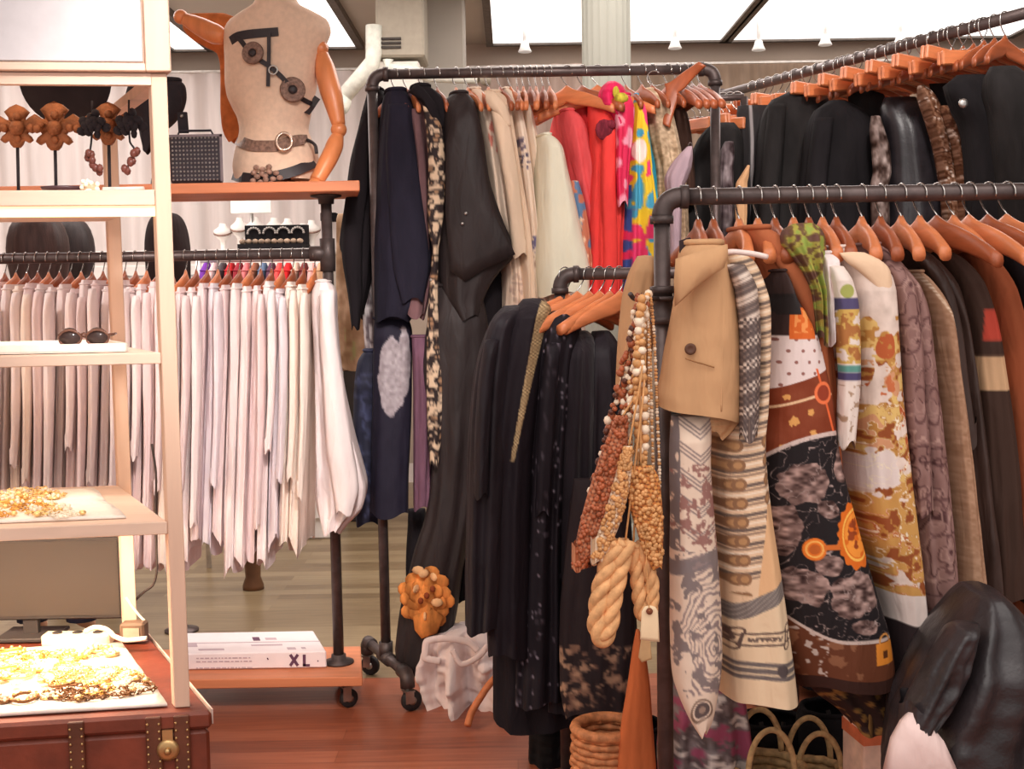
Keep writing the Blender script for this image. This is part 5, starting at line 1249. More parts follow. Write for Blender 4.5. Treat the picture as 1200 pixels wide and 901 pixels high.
# silk equestrian-style print in brown and black, made of plain invented shapes ---
def eq(X, Y):
    c = np.array([132, 62, 38.]) + (fbm(X / 20, Y / 20, 3)[:, None] - .5) * 26
    # pale dotted yoke
    yoke = (Y < 452 - (X - 900) * .35) & (Y > 392); c = mix(c, yoke, (232, 214, 210)); c = mix(c, yoke & (np.hypot(np.mod(X + (np.floor(Y / 13) % 2) * 7, 14) - 7, np.mod(Y, 13) - 6.5) < 1.9), (150, 100, 92))
    c = mix(c, Y <= 392, (60, 44, 42)); 
    c = mix(c, (np.abs(X - 926) < 15) & (np.abs(Y - 378) < 18), (216, 104, 44)); c = mix(c, (np.abs(X - 926) < 11) & (np.abs(Y - 376) < 13) & (vn(X / 4, Y / 5, 2) > .5), (236, 150, 84))
    c = mix(c, (np.abs(X - 914) < 8) & (np.abs(Y - 356) < 12), (40, 34, 34))
    # ring with four thin straps
    q = np.hypot(X - 950, Y - 458); mid = (Y > 430) & (Y < 545)
    c = mix(c, mid & (np.abs((Y - 458) + (X - 950) * .30) < 1.6) & (X < 950), (230, 190, 150)); c = mix(c, mid & (np.abs((X - 950) - (Y - 458) * .33) < 1.7), (232, 106, 60)); c = mix(c, mid & (np.abs(Y - 460) < 1.2) & (X > 950), (222, 170, 130))
    c = mix(c, (q < 13) & (q > 9), (236, 120, 74)); c = mix(c, q <= 9, (150, 62, 40))
    for x, y, s in ((908, 462, 4), (915, 490, 6), (933, 480, 4), (936, 505, 5), (905, 520, 5)): c = mix(c, np.hypot(X - x, Y - y) < s * (.6 + .6 * vn(X / 2, Y / 2, 3)), (220, 160, 92))
    # black round field with a pale rim
    top = 545 - 40 * np.sqrt(np.clip(1 - ((X - 965) / 78.) ** 2, 0, 1)); bot = 742 - 26 * ((X - 975) / 60.) ** 2 * np.sign(975 - X + .01).clip(0, 1)
    fld = (Y > top) & (Y < bot + 2); c = mix(c, fld, (34, 28, 30))
    c = mix(c, (np.abs(Y - top) < 2.6), (212, 190, 182)); c = mix(c, (np.abs(Y - bot) < 2), (206, 184, 174))
    # soft grey foliage shapes in the field
    n = fbm(X / 15, Y / 13, 17, 3); n2 = fbm(X / 6, Y / 5, 23, 2)
    for x, y, rx, ry in ((925, 560, 30, 24), (905, 615, 20, 28), (955, 590, 14, 10), (975, 545, 12, 20), (930, 680, 24, 22), (985, 690, 30, 24), (955, 655, 18, 12), (1000, 726, 18, 9)):
        e_ = ((X - x) / rx) ** 2 + ((Y - y) / ry) ** 2
        k = fld & (e_ < 1.0 + 1.2 * (n - .5)); c = np.where(k[:, None], np.array([124, 98, 92.]) + (fbm(X / 9 + x, Y / 5, 31, 2)[:, None] - .5) * np.array([190, 170, 160.]), c)
    c = mix(c, fld & (np.abs(fbm(X / 11, Y / 10, 41, 2) - .5) < .012), (168, 146, 140))
    # orange medallion and small disc
    e1 = np.hypot((X - 992) / 27., (Y - 622) / 38.); e1r = 1 + .05 * np.sin(np.arctan2(Y - 622, X - 992) * 16)
    c = mix(c, e1 < e1r, (222, 110, 34)); c = mix(c, (e1 < .78) & (e1 > .70), (250, 190, 90)); c = mix(c, (e1 < .66) & (n > .45), (242, 150, 60)); c = mix(c, (e1 < .5) & (n2 > .58), (150, 66, 30))
    q = np.hypot(X - 938, Y - 636); c = mix(c, q < 13, (228, 118, 42)); c = mix(c, (q < 10) & (q > 8), (246, 184, 98)); c = mix(c, q < 6, (190, 96, 40)); c = mix(c, (np.abs(Y - 634) < 3) & (X > 948) & (X < 968), (214, 112, 48))
    low = Y > bot + 2; c = mix(c, low, (104, 58, 38)); c = mix(c, low & (n > .6), (140, 92, 66)); c = mix(c, low & (n2 > .68) & (X < 955), (196, 176, 166)); c = mix(c, Y > 786, (58, 34, 28))
    c = mix(c, (np.abs(X - 1025) < 13) & (np.abs(Y - 757) < 12), (228, 140, 52)); c = mix(c, (np.abs(X - 1025) < 3.5) & (np.abs(Y - 758) < 4), (96, 52, 26))
    k = np.hypot((X - 1025), (Y - 744)); c = mix(c, (k < 9) & (k > 6.5) & (Y < 746), (220, 150, 80))
    return c
garment('tunic', 'brown and black printed silk tunic with orange medallion and padlock print', 'tunic',
    [(318, 910, 920), (332, 908, 925), (350, 907, 930), (365, 906, 938), (392, 903, 953), (430, 897, 964), (470, 892, 973), (510, 890, 978), (550, 890, 986), (600, 895, 1000), (650, 903, 1014), (700, 911, 1029), (740, 919, 1041), (775, 930, 1047), (800, 940, 1049)], 2.52, None, GF, paint=eq, b=.065, bb=.16, skew=SK, amp=.035, k=4, seed=55, M=300, N=460, hem=.006)
garment('skirt', 'dark brown skirt with golden patches hanging under the silk tunic', 'skirt', [(770, 944, 1040), (800, 950, 1046), (830, 985, 1052), (850, 1000, 1053)], 2.575, None, GF, paint=lambda X, Y: np.where((fbm(X / 8, Y / 8, 3) > .6)[:, None], np.array([150, 110, 60.]), np.array([54, 36, 32.])), b=.05, amp=.14, seed=56, M=80, N=60, collar=False)
garment('jacket', 'brown suede jacket with curved shoulder behind the printed silk tunic', 'jacket',
    [(264, 872, 896), (274, 876, 910), (290, 882, 924), (310, 888, 938), (340, 900, 955), (370, 912, 966), (400, 922, 971), (440, 930, 975), (480, 936, 978), (540, 940, 982), (620, 945, 990)], 2.575, SUEB, GF, b=.06, bb=.2, skew=SK, amp=.06, k=4, seed=57, N=60,
    sleeve=[dict(prof=[(296, 900, 926), (320, 915, 944), (350, 932, 958), (380, 944, 967), (430, 952, 973), (470, 957, 976), (540, 961, 982)], d=2.535, k=dict(b=.034, amp=.05))])
# green-yellow scarf over a hanger ----------------------------------------
def lime(X, Y):
    n = fbm(X / 7, Y / 7, 4); c = np.array([112, 86, 58.]) + 0 * X[:, None]; c = mix(c, n > .50, (170, 160, 76)); c = mix(c, n > .61, (146, 162, 76)); return mix(c, n < .36, (104, 72, 62))
t = garment('scarf', 'lime green and brown silk scarf wound over a front rack hanger', 'scarf', [(262, 932, 956), (270, 920, 964), (284, 918, 967), (300, 928, 966), (320, 942, 964), (345, 952, 966), (370, 955, 966), (400, 958, 966)], 2.52, None, GF, paint=lime, b=.06, amp=.25, k=7, seed=58, M=100, N=110, collar=False, body_name='wrap')
# floral silk jacket --------------------------------------------------------
def floral(X, Y):
    n = fbm(X / 17, Y / 20, 5); n2 = fbm(X / 8, Y / 9, 11); n3 = fbm(X / 30, Y / 34, 19, 2)
    c = np.array([222, 202, 190.]) + (fbm(X / 10, Y / 14, 51)[:, None] - .5) * 40
    gold = (n > .50 - np.clip((Y - 460) / 700., -.05, .16)) & (Y > 370); c = mix(c, gold, (186, 134, 70)); c = mix(c, gold & (n2 > .56), (218, 182, 112)); c = mix(c, gold & (n2 < .36), (146, 78, 42))
    red = (n3 > .54) & (n2 > .46) & (Y > 390); c = mix(c, red, (180, 92, 52)); c = mix(c, (n3 < .36) & (n2 > .52) & (Y > 420), (206, 150, 112)); c = mix(c, (Y > 560) & (Y < 690) & (n2 > .55), (200, 150, 84))
    c = mix(c, (Y > 420) & (Y < 540) & (n2 > .63) & ~gold, (196, 110, 70))
    wh = ((X - 1018) / 18.) ** 2 + ((Y - 548) / 26.) ** 2 < 1 + 1.6 * (n2 - .5); c = mix(c, wh, (226, 210, 204))
    c = mix(c, (Y > 690) & (Y < 724), (224, 208, 200)); c = mix(c, (Y > 470) & (Y < 690) & (np.abs(n2 - .5) < .018), (240, 226, 200))
    ed = X > 1043 + (Y - 420) * .06; c = mix(c, ed & (Y < 470), (228, 200, 168))
    return mix(c, Y >= 724, (44, 34, 36))
def slv(X, Y):
    n = fbm(X / 7, Y / 8, 6); c = np.array([228, 212, 202.]) + 0 * X[:, None]
    c = mix(c, np.hypot(X - 990, Y - 341) < 8, (164, 168, 92)); c = mix(c, (np.abs(Y - 356) < 7), (84, 76, 112)); c = mix(c, (Y > 362) & (Y < 425) & (n > .42), (206, 168, 92)); c = mix(c, (Y > 366) & (Y < 425) & (n > .6), (170, 110, 62))
    c = mix(c, np.abs(Y - 431) < 4, (96, 150, 140)); c = mix(c, np.abs(Y - 440) < 4.5, (78, 70, 108)); c = mix(c, (Y > 450) & (n > .58), (170, 140, 116)); return c
t = garment('jacket', 'cream and gold floral silk jacket, middle of the front rack', 'jacket',
    [(290, 972, 992), (300, 976, 1016), (312, 984, 1034), (325, 990, 1043), (350, 994, 1046), (400, 998, 1049), (450, 1000, 1053), (520, 1004, 1060), (580, 1010, 1067), (640, 1022, 1074), (690, 1036, 1078), (722, 1043, 1080), (800, 1046, 1082)], 2.545, None, GF, paint=floral, b=.065, bb=.2, skew=SK, amp=.06, k=5, seed=59, M=240, N=420,
    sleeve=[dict(prof=[(312, 972, 990), (330, 975, 1000), (360, 980, 1007), (400, 982, 1009), (440, 985, 1009), (480, 984, 1006), (520, 984, 1002)], d=2.485, paint=slv, k=dict(b=.035, M=90, N=160, amp=.06)),
            dict(name='shoulder_yoke', prof=[(296, 984, 1014), (306, 992, 1034), (318, 1008, 1044), (340, 1026, 1047), (380, 1036, 1049), (450, 1043, 1051)], d=2.497, paint=lambda X, Y: np.array([230, 196, 164.]) + (fbm(X / 9, Y / 9, 2)[:, None] - .5) * 16, k=dict(b=.016, amp=.06))])
garment('blouse', 'white ribbed blouse beside the lime green scarf', 'blouse', [(296, 958, 974), (306, 958, 984), (325, 960, 985), (350, 964, 982), (400, 968, 982)], 2.53, WS[0], GF, b=.05, amp=.3, k=7, seed=60)
# mauve paisley ------------------------------------------------------------
def pais(X, Y):
    c = np.array([142, 108, 102.]) + (fbm(X / 10, Y / 14, 3)[:, None] - .5) * 24
    w = fbm(X / 14, Y / 17, 21, 2); c = mix(c, np.abs(w - .5) < .022, (84, 54, 54)); c = mix(c, np.abs(w - .6) < .014, (176, 142, 132)); 
    for i, (x, y) in enumerate(((1066, 390), (1074, 470), (1086, 560), (1092, 640), (1086, 430), (1098, 720), (1078, 600))):
        q = np.hypot((X - x) / 9, (Y - y) / 20); c = mix(c, (np.abs(q - 1 - .5 * (w - .5)) < .09) & (X > x - 5), (104, 72, 70)); c = mix(c, (np.abs(q - .55) < .07) & (w > .45), (160, 126, 118))
    return c
garment('jacket', 'mauve paisley brocade jacket between floral silk and tan tweed', 'jacket',
    [(286, 1016, 1030), (296, 1018, 1044), (312, 1026, 1056), (335, 1040, 1070), (370, 1046, 1082), (420, 1050, 1088), (500, 1056, 1098), (600, 1064, 1110), (680, 1072, 1116), (740, 1080, 1118), (790, 1084, 1112)], 2.585, None, GF, paint=pais, b=.07, bb=.2, skew=SK, amp=.10, k=5, seed=61, M=140, N=240,
    sleeve=[dict(prof=[(306, 1034, 1056), (340, 1048, 1074), (400, 1058, 1082), (470, 1062, 1086), (540, 1068, 1092), (600, 1072, 1094)], d=2.535, k=dict(b=.032, M=80, N=140))])
garment('jacket', 'tan tweed jacket with pale stitched edge beside the mauve paisley', 'jacket',
    [(318, 1068, 1080), (330, 1070, 1092), (355, 1078, 1104), (390, 1086, 1112), (450, 1094, 1119), (550, 1104, 1132), (640, 1112, 1142), (720, 1116, 1150), (800, 1118, 1154)], 2.60, None, GF, paint=lambda X, Y: mix(np.array([164, 126, 100.]) + (fbm(X / 5, Y / 2.2, 3)[:, None] - .5) * 56, (np.abs((X - 1074) - (Y - 330) * .58) < 2.2) & (Y < 392) & (np.mod(Y, 4) < 2), (226, 204, 180)), b=.07, bb=.2, skew=SK, amp=.08, k=5, seed=62, M=90, N=200)
garment('jacket', 'dark brown leather jacket with steep shoulder beyond the tan tweed', 'jacket',
    [(284, 1046, 1066), (296, 1052, 1088), (315, 1066, 1106), (340, 1084, 1120), (380, 1104, 1128), (440, 1112, 1138), (540, 1122, 1152), (640, 1132, 1164), (740, 1140, 1172)], 2.635, cloth('dark_brown_leather', (60, 42, 36), var=.2, rough=.5, spec=.4), GF, b=.06, bb=.2, skew=SK, amp=.10, k=5, seed=63,
    sleeve=[dict(prof=[(300, 1072, 1092), (330, 1092, 1112), (380, 1110, 1126), (440, 1118, 1134), (520, 1126, 1144)], d=2.59)])
garment('jacket', 'tan and red patchwork jacket near the end of the front rack', 'jacket',
    [(290, 1090, 1106), (305, 1098, 1130), (335, 1112, 1150), (380, 1126, 1164), (440, 1134, 1174), (560, 1144, 1190), (700, 1152, 1200)], 2.67, None, GF, paint=lambda X, Y: mix(mix(np.array([66, 46, 38.]) + 0 * X[:, None], (Y > 362) & (Y < 398) & (X > 1136), (186, 70, 54)), (Y > 416) & (Y < 455) & (X > 1132 + 3 * np.sin(Y / 4)), (206, 166, 128)), b=.06, bb=.18, skew=SK, amp=.10, seed=64, M=60, N=160)
garment('coat', 'rust brown coat next to last on the front rack', 'coat', [(288, 1126, 1146), (305, 1134, 1168), (340, 1148, 1186), (420, 1164, 1206), (560, 1176, 1222), (760, 1188, 1238)], 2.70, cloth('rust_coat', (146, 78, 50), var=.12), GF, b=.06, bb=.18, skew=SK, amp=.1, seed=65)
garment('coat', 'black coat last on the front rack', 'coat', [(290, 1166, 1186), (308, 1172, 1206), (345, 1188, 1224), (440, 1206, 1244), (760, 1230, 1276)], 2.73, BLACK, GF, b=.06, bb=.16, skew=SK, amp=.1, seed=66)
# hangers on the front rail
hx = [(818, 'trench jacket', 'broad_brown', 83), (836, 'peach-tan blouse', 'broad_brown', 81), (866, 'cream printed coat', 'broad_orange', 81), (888, 'brown suede jacket', 'broad_orange', 79), (908, 'printed silk tunic', 'broad_brown', 79), (930, 'lime green scarf', 'broad_orange', 81), (948, 'white ribbed blouse', 'broad_brown', 81), (964, 'cream and gold floral jacket', 'broad_orange', 79), (980, 'mauve paisley jacket', 'broad_brown', 79), (1010, 'dark brown leather jacket', 'broad_orange', 81), (1032, 'tan tweed jacket', 'broad_brown', 79), (1056, 'tan and red patchwork jacket', 'broad_orange', 79)]
for x, w, k, a in hx: hang(k, (P(x, 229, DF)[0], DF, zfr), R(-a), f'wooden hanger carrying the {w} on the front rail', 'hangers on the front rail')
for i, x in enumerate((1078, 1098, 1118, 1136, 1158, 1180)):
    hang(('broad_orange', 'brown', 'broad_orange', 'orange', 'brown', 'orange')[i], (P(x, 229, DF)[0], DF, zfr), R(-72 + 3 * (i % 3)), f'{ORD[i]} of the wooden hangers past the patchwork jacket hanger on the front rail', 'hangers on the front rail')

# ------------------------------------------------------------------ necklaces over the front post coupling
BEADS = [mat('red_brown_bead', (164, 88, 56), rough=.3, bump=0, var=.3, scale=60), mat('cream_bead', (240, 218, 192), rough=.35, bump=0, var=.06), mat('tan_bead', (206, 150, 96), rough=.35, bump=0, var=.2, scale=60), mat('dark_bead', (92, 52, 40), rough=.3, bump=0)]
PEG = P(757, 346, 2.56)
t = thing('hook_bracket', 'dark hook clamped on the front post coupling bearing necklaces', 'hook', P(764, 352, 2.57))
m = MB(); m.tube(smooth([P(771, 350, 2.58), P(758, 350, 2.56), P(744, 350, 2.53), P(738, 344, 2.52)], 16), .005, n=8); m.build('peg', IRONF, t)
m = MB(); m.tube([np.array([xf0, DF, P(770, 350, DF)[2]]) + np.array([.0295 * cos(a), .0295 * sin(a), 0]) for a in np.arange(20) * 2 * pi / 20], .005, n=8, closed=True); m.build('clip_ring', IRONF, t)
def strand(label, path, d, sizes, mi, seed, jit=0., name='bead_necklace', step=1.0):
    rnd = random.Random(seed); t = thing(name, label, 'necklace', P(path[-1][0], max(p[1] for p in path), d), 'necklaces on the front post')
    W = smooth([P(x, y, d + (z[0] if z else 0)) for x, y, *z in path], 260); L_ = np.concatenate([[0], np.cumsum(np.linalg.norm(np.diff(W, axis=0), axis=1))])
    s = 0; mbs = {}
    while s < L_[-1]:
        rr = rnd.choice(sizes); q = np.array([np.interp(s + rr, L_, W[:, i]) for i in range(3)]) + np.array([rnd.uniform(-1, 1), rnd.uniform(-1, 1), 0]) * jit
        k = rnd.choice(mi); mbs.setdefault(k, MB()).ball(q, (rr, rr, rr * rnd.uniform(.85, 1.15)), n=8, rot=rnd.random()); s += 2 * rr * step
    m = MB(); m.tube(W[::6], .0014, n=5); m.build('cord', BEADS[3], t)
    allb = MB()
    for k, mb in mbs.items():
        o_ = allb.n; allb.v += mb.v; allb.f += [tuple(i + o_ for i in f) for f in mb.f]; allb.mi += [k] * len(mb.f); allb.sm += mb.sm; allb.col += mb.col; allb.n += mb.n
    allb.build('bead_chain', BEADS, t)
    return t
strand('thick red-brown and white shell necklace, outermost on the post', [(752, 343), (745, 365), (740, 395), (732, 430), (722, 470), (712, 515), (702, 550), (692, 590), (684, 630), (681, 662), (690, 662), (700, 620), (712, 570), (724, 520), (733, 470), (742, 410), (750, 365), (756, 345)], 2.44, (.006, .007, .009), (0, 0, 0, 1, 1, 3), 2, jit=.008, step=.5)
strand('cream and brown bead necklace hanging inside the thick shell one', [(754, 346), (748, 400), (740, 450), (731, 500), (722, 550), (712, 600), (702, 640), (697, 660), (706, 654), (718, 610), (728, 560), (736, 500), (744, 440), (752, 390), (757, 346)], 2.42, (.005, .006, .007), (1, 1, 2, 0), 5, jit=.006, step=.55)
strand('long tan chain necklace nearest the front post', [(758, 346), (762, 420), (764, 500), (766, 560), (770, 610), (773, 560), (770, 480), (767, 400), (763, 350)], 2.44, (.003, .004), (2, 2, 1), 7, step=.9)
strand('amber bead necklace with a straight drop of large tan beads', [(752, 345), (752, 400), (753, 440), (755, 480), (756, 520), (754, 548), (749, 520), (746, 470), (747, 410), (751, 350)], 2.40, (.006, .009, .010), (2, 2, 1), 9, step=.85)
strand('thin gold-toned chain necklace between amber beads and the post', [(756, 346), (744, 420), (740, 500), (742, 570), (748, 590), (755, 560), (760, 480), (760, 400), (758, 350)], 2.43, (.0028,), (1, 2), 11, step=.9)
# knotted red-brown cluster at the end of the shell necklace
def weave_pad(label, prof, d, cols, seed, name):
    def f(X, Y):
        ck = (np.floor((X + Y * .3) / 4.2) + np.floor((Y - X * .2) / 4.6)); q = np.hypot(np.mod(X + Y * .3, 4.2) - 2.1, np.mod(Y - X * .2, 4.6) - 2.3)
        a = np.where((np.mod(ck, 2) > 0)[:, None], np.array(cols[0], float), np.array(cols[1], float)); return np.where((q > 2.2)[:, None], np.array(cols[2], float), a)
    t = thing(name, label, 'necklace', P(prof[-1][1], prof[-1][0], d), 'necklaces on the front post')
    m = MB(); loft(m, prof, d, b=.022, paint=f, amp=.10, k=6, seed=seed, M=110, N=130, hem=.004); m.build('woven_pad', PRINT, t)
    m = MB(); pr = np.array(prof, float); rn = random.Random(seed)
    for i in range(150):
        y = rn.uniform(pr[0, 0] + 4, pr[-1, 0] - 2); xl = np.interp(y, pr[:, 0], pr[:, 1]); xr = np.interp(y, pr[:, 0], pr[:, 2]); u = rn.uniform(-.9, .9); x = (xl + xr) / 2 + u * (xr - xl) / 2
        m.ball(P(x, y, d - .022 * math.sqrt(1 - u * u) - .002), .0052, n=6)
    m.build('bead_pattern', BEADS[2 if cols[0][0] > 190 else 0], t)
    m = MB(); m.tube(smooth([PEG, P(750, 450, d), P((pr[0, 1] + pr[0, 2]) / 2, pr[0, 0] + 3, d)], 16), .0022, n=6); m.build('cord', BEADS[2], t)
    return t
weave_pad('orange woven bead tassel hanging beside the front post', [(545, 738, 764), (558, 734, 772), (585, 736, 776), (620, 746, 778), (650, 756, 777), (664, 764, 776)], 2.39, ((216, 150, 84), (196, 120, 66), (110, 62, 36)), 3, 'bead_tassel')
weave_pad('red-brown bead tassel at the end of the shell necklace', [(486, 722, 736), (520, 709, 736), (560, 695, 728), (600, 683, 717), (640, 674, 700), (666, 670, 684)], 2.40, ((168, 92, 58), (196, 130, 96), (84, 44, 34)), 5, 'bead_tassel')
weave_pad('cream bead tassel beside the red-brown one', [(522, 731, 742), (560, 720, 740), (600, 709, 731), (635, 697, 718), (657, 692, 707)], 2.38, ((238, 214, 186), (214, 178, 142), (140, 98, 72)), 7, 'bead_tassel')
# plaited rope necklaces lower down
ROPE = mat('straw_rope', (222, 168, 116), rough=.7, var=.2, scale=50, bump=.3)
def rope(label, path, d, rad, seed):
    t = thing('rope_necklace', label, 'necklace', P(path[0][0], max(p[1] for p in path), d), 'necklaces on the front post')
    W = smooth([P(x, y, d) for x, y in path], 90); T = np.gradient(W, axis=0); T /= np.linalg.norm(T, axis=1)[:, None]; u = np.cross(T, (0, 1., 0)); u /= np.linalg.norm(u, axis=1)[:, None] + 1e-9; v = np.cross(T, u)
    L_ = np.concatenate([[0], np.cumsum(np.linalg.norm(np.diff(W, axis=0), axis=1))])
    for k in range(3):
        m = MB(); a = L_ / (rad * 3.2) * 2 * pi / 2 + k * 2 * pi / 3; m.tube(W + rad * .5 * (np.cos(a)[:, None] * u + np.sin(a)[:, None] * v), rad * .66, n=8); m.build('rope_strand', ROPE, t)
    m = MB(); m.tube(smooth([PEG, P(752, 480, d), P(path[0][0], path[0][1], d)], 20), .0022, n=6); m.build('cord', BEADS[2], t)
rope('thick straw rope necklace looped lowest below the bead tassels', [(733, 634), (727, 660), (718, 700), (712, 738), (706, 747), (700, 736), (702, 705), (712, 665), (724, 634)], 2.375, .018, 2)
rope('thinner straw rope loop behind the price tag', [(742, 640), (746, 670), (750, 705), (754, 722), (762, 716), (764, 690), (758, 660), (748, 636)], 2.395, .0135, 4)
rope('slim straw rope necklace on the outer side of the thick loop', [(716, 640), (708, 660), (700, 690), (695, 715), (699, 722), (708, 690), (718, 655)], 2.42, .009, 6)
t = thing('price_tag', 'blank cream price tag with a brown hole hanging from rope necklace', 'tag', P(762, 752, 2.35))
m = MB(); m.plate([(752, 716), (755, 711), (761, 709), (768, 711), (771, 716), (772, 735), (773, 752), (761, 751), (750, 749), (751, 732)], 2.35, .002, .002); m.build('card', mat('cream_card', (236, 208, 170), rough=.6, var=.03, bump=0), t)
m = MB(); m.lathe([(.0065, 0), (.0065, .002), (.003, .003)], P(761, 716, 2.346), (0, -1, 0), 16); m.build('eyelet', mat('brown_eyelet', (130, 74, 50), bump=0), t)
m = MB(); m.tube(smooth([P(761, 716, 2.343), P(759, 690, 2.36), P(757, 640, 2.37), P(755, 560, 2.38)], 16), .0012, n=5); m.build('string', BEADS[2], t)
m = MB(); m.plate([(752, 745), (762, 748), (764, 772), (752, 776), (748, 770)], 2.40, .002, .002); tag(m.build('paper_tag', mat('tan_card', (200, 162, 118), rough=.7, bump=0)), 'small tan paper tag half behind the cream price tag', 'tag')

# ------------------------------------------------------------------ rack of black clothes running back along the far side
EA = P(1143, 36, 3.75); EB = P(880, 98, 4.80)
zk = (EA[2] + EB[2]) / 2
EA = P(1143, 36, 3.75); ka = np.array([EA[0], 3.75, zk]); kb = np.array([EB[0], 4.80, zk]); dirk = (ka - kb) / np.linalg.norm(ka - kb)
k0 = ka + dirk * .45; k1 = kb - dirk * .25; r = .0175
bkr = thing('clothes_rack', 'dark pipe rack of black clothes running back from the viewer', 'clothes rack', (k0[0], k0[1], 0))
pipe(bkr, k0 - dirk * .03, k1 + dirk * .03, r, 'rail')
for q, s in ((k0, -1), (k1, 1)):
    pipe(bkr, (q[0], q[1], 0), (q[0], q[1], zk - .03), r, 'post'); elbow(bkr, q, dirk * s, (0, 0, -1), r)
    m = MB(); m.lathe([(.055, 0), (.055, .007), (.026, .012), (.025, .035)], (q[0], q[1], 0), n=22); m.build('flange', IRONF, bkr)
angk = math.atan2(dirk[1], dirk[0])
def onk(px):
    a = (px - 600) / F; s = (a * k1[1] - k1[0]) / (dirk[0] - a * dirk[1]); return k1 + dirk * s
GB = 'black clothes on the receding rack'  # long hems drawn as dark backing in place of shade under the front rack
def kg(kind, label, cat, prof, dd, m, **k):
    x = (prof[2][1] + prof[2][2]) / 2; base = onk(x)[1]
    k.setdefault('b', .06); k.setdefault('bb', .10); k.setdefault('amp', .14)
    return garment(kind, label, cat, prof, base - .12 + dd, m, GB, **k)
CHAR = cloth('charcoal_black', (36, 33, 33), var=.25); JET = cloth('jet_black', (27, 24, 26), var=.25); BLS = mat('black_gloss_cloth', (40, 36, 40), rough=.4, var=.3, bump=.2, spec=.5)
garment('blouse', 'mauve-grey blouse sleeve in front of the innermost black jacket', 'blouse', [(172, 806, 812), (182, 796, 812), (195, 786, 811), (210, 780, 806), (225, 782, 800), (300, 784, 798)], 3.9, cloth('mauve_grey', (166, 142, 150), var=.08), GB, b=.05, bb=.08, amp=.1, seed=71, collar=False)
garment('jacket', 'innermost black jacket, below the cluster of orange clamp hangers', 'jacket', [(144, 838, 862), (152, 828, 868), (166, 818, 872), (190, 809, 872), (215, 800, 872), (260, 795, 872), (520, 786, 876), (690, 782, 878)], 4.45, CHAR, GB, b=.08, bb=.12, amp=.1, collar=False, ramp=.06, top=.2, seed=72)
def metal(X, Y): 
    n = fbm(X / 6, Y / 11, 4); return np.array([92, 78, 80.]) + (n[:, None] - .5) * 190
garment('blouse', 'crumpled silvery brown blouse strip against the innermost black jacket', 'blouse', [(166, 850, 860), (178, 845, 861), (195, 843, 860), (218, 842, 860), (300, 842, 862)], 4.3, None, GB, paint=metal, b=.03, bb=.05, amp=.2, seed=73, M=60, N=80, collar=False)
garment('scarf', 'small tan scarf point beside the black trousers', 'scarf', [(194, 876, 879), (205, 869, 878), (216, 863, 876), (240, 862, 876), (280, 864, 874)], 4.1, TRN, GB, b=.02, seed=74, collar=False, body_name='strip')
garment('trousers', 'black trousers with a grey satin side stripe on clamp hanger', 'trousers', [(124, 866, 905), (132, 865, 906), (160, 866, 906), (200, 865, 906), (260, 866, 908), (520, 868, 912), (760, 868, 914)], 4.5, None, GB, paint=lambda X, Y: np.where((np.abs(X - 879.5) < 1.8)[:, None], np.array([150, 142, 142.]), np.array([42, 38, 39.]) + 0 * X[:, None]), b=.06, amp=.12, seed=75, M=110, N=50, collar=False)
garment('coat', 'black coat with broad sloping shoulder under the longest clamp hanger', 'coat', [(106, 930, 950), (112, 914, 966), (120, 904, 978), (134, 897, 984), (155, 893, 982), (180, 890, 978), (218, 886, 974), (300, 882, 972), (560, 876, 968), (790, 874, 966)], 4.36, CHAR, GB, b=.09, bb=.12, amp=.10, collar=False, ramp=.06, top=.2, seed=76, sleeve=[dict(prof=[(122, 902, 922), (160, 898, 920), (218, 892, 916), (320, 888, 912)], d=4.275)])
garment('jacket', 'black velvet jacket with round shoulder, in the middle of the receding rack', 'jacket', [(118, 974, 994), (125, 962, 1008), (136, 953, 1020), (155, 948, 1026), (190, 944, 1028), (218, 941, 1028), (320, 936, 1026), (560, 930, 1022), (800, 928, 1020)], 4.16, JET, GB, b=.09, bb=.12, amp=.10, collar=False, ramp=.06, top=.2, seed=77, sleeve=[dict(prof=[(138, 956, 978), (175, 950, 974), (218, 946, 970), (320, 942, 966)], d=4.075)])
garment('dress', 'black dress between velvet jacket and mottled taupe scarf', 'dress', [(104, 998, 1034), (120, 996, 1040), (160, 1000, 1048), (218, 1000, 1052), (560, 1000, 1058), (810, 1000, 1060)], 4.22, CHAR, GB, b=.06, amp=.14, collar=False, ramp=.06, top=.2, seed=78)
garment('scarf', 'mottled taupe and white scarf among the black clothes', 'scarf', [(136, 1022, 1032), (150, 1021, 1036), (175, 1023, 1043), (200, 1025, 1045), (218, 1022, 1042), (300, 1024, 1044)], 4.0, None, GB, paint=lambda X, Y: np.array([110, 92, 86.]) + (fbm(X / 5, Y / 9, 8)[:, None] - .5) * 230, b=.03, amp=.12, seed=79, M=60, N=90, collar=False, body_name='strip')
garment('jacket', 'glossy black jacket beside the brown sequined dress', 'jacket', [(114, 1040, 1076), (124, 1036, 1086), (150, 1040, 1096), (190, 1044, 1102), (218, 1044, 1110), (320, 1046, 1120), (560, 1048, 1128), (820, 1050, 1134)], 4.02, BLS, GB, b=.08, bb=.1, amp=.16, collar=False, ramp=.06, top=.2, seed=80, k=8)
def bseq(X, Y):
    n = _hash(np.floor(X / 1.8), np.floor(Y / 1.8), 3); c = np.array([118, 80, 58.]) + (n[:, None] - .5) * 110; return mix(c, n > .93, (236, 220, 208))
garment('dress', 'brown sequined dress falling in a slanted strip, first of two', 'dress', [(100, 1078, 1086), (112, 1082, 1095), (135, 1090, 1106), (160, 1098, 1114), (190, 1104, 1122), (220, 1108, 1128), (330, 1114, 1140)], 3.84, None, GB, paint=bseq, b=.04, bb=.08, amp=.14, collar=False, ramp=.06, top=.2, seed=81, M=70, N=130)
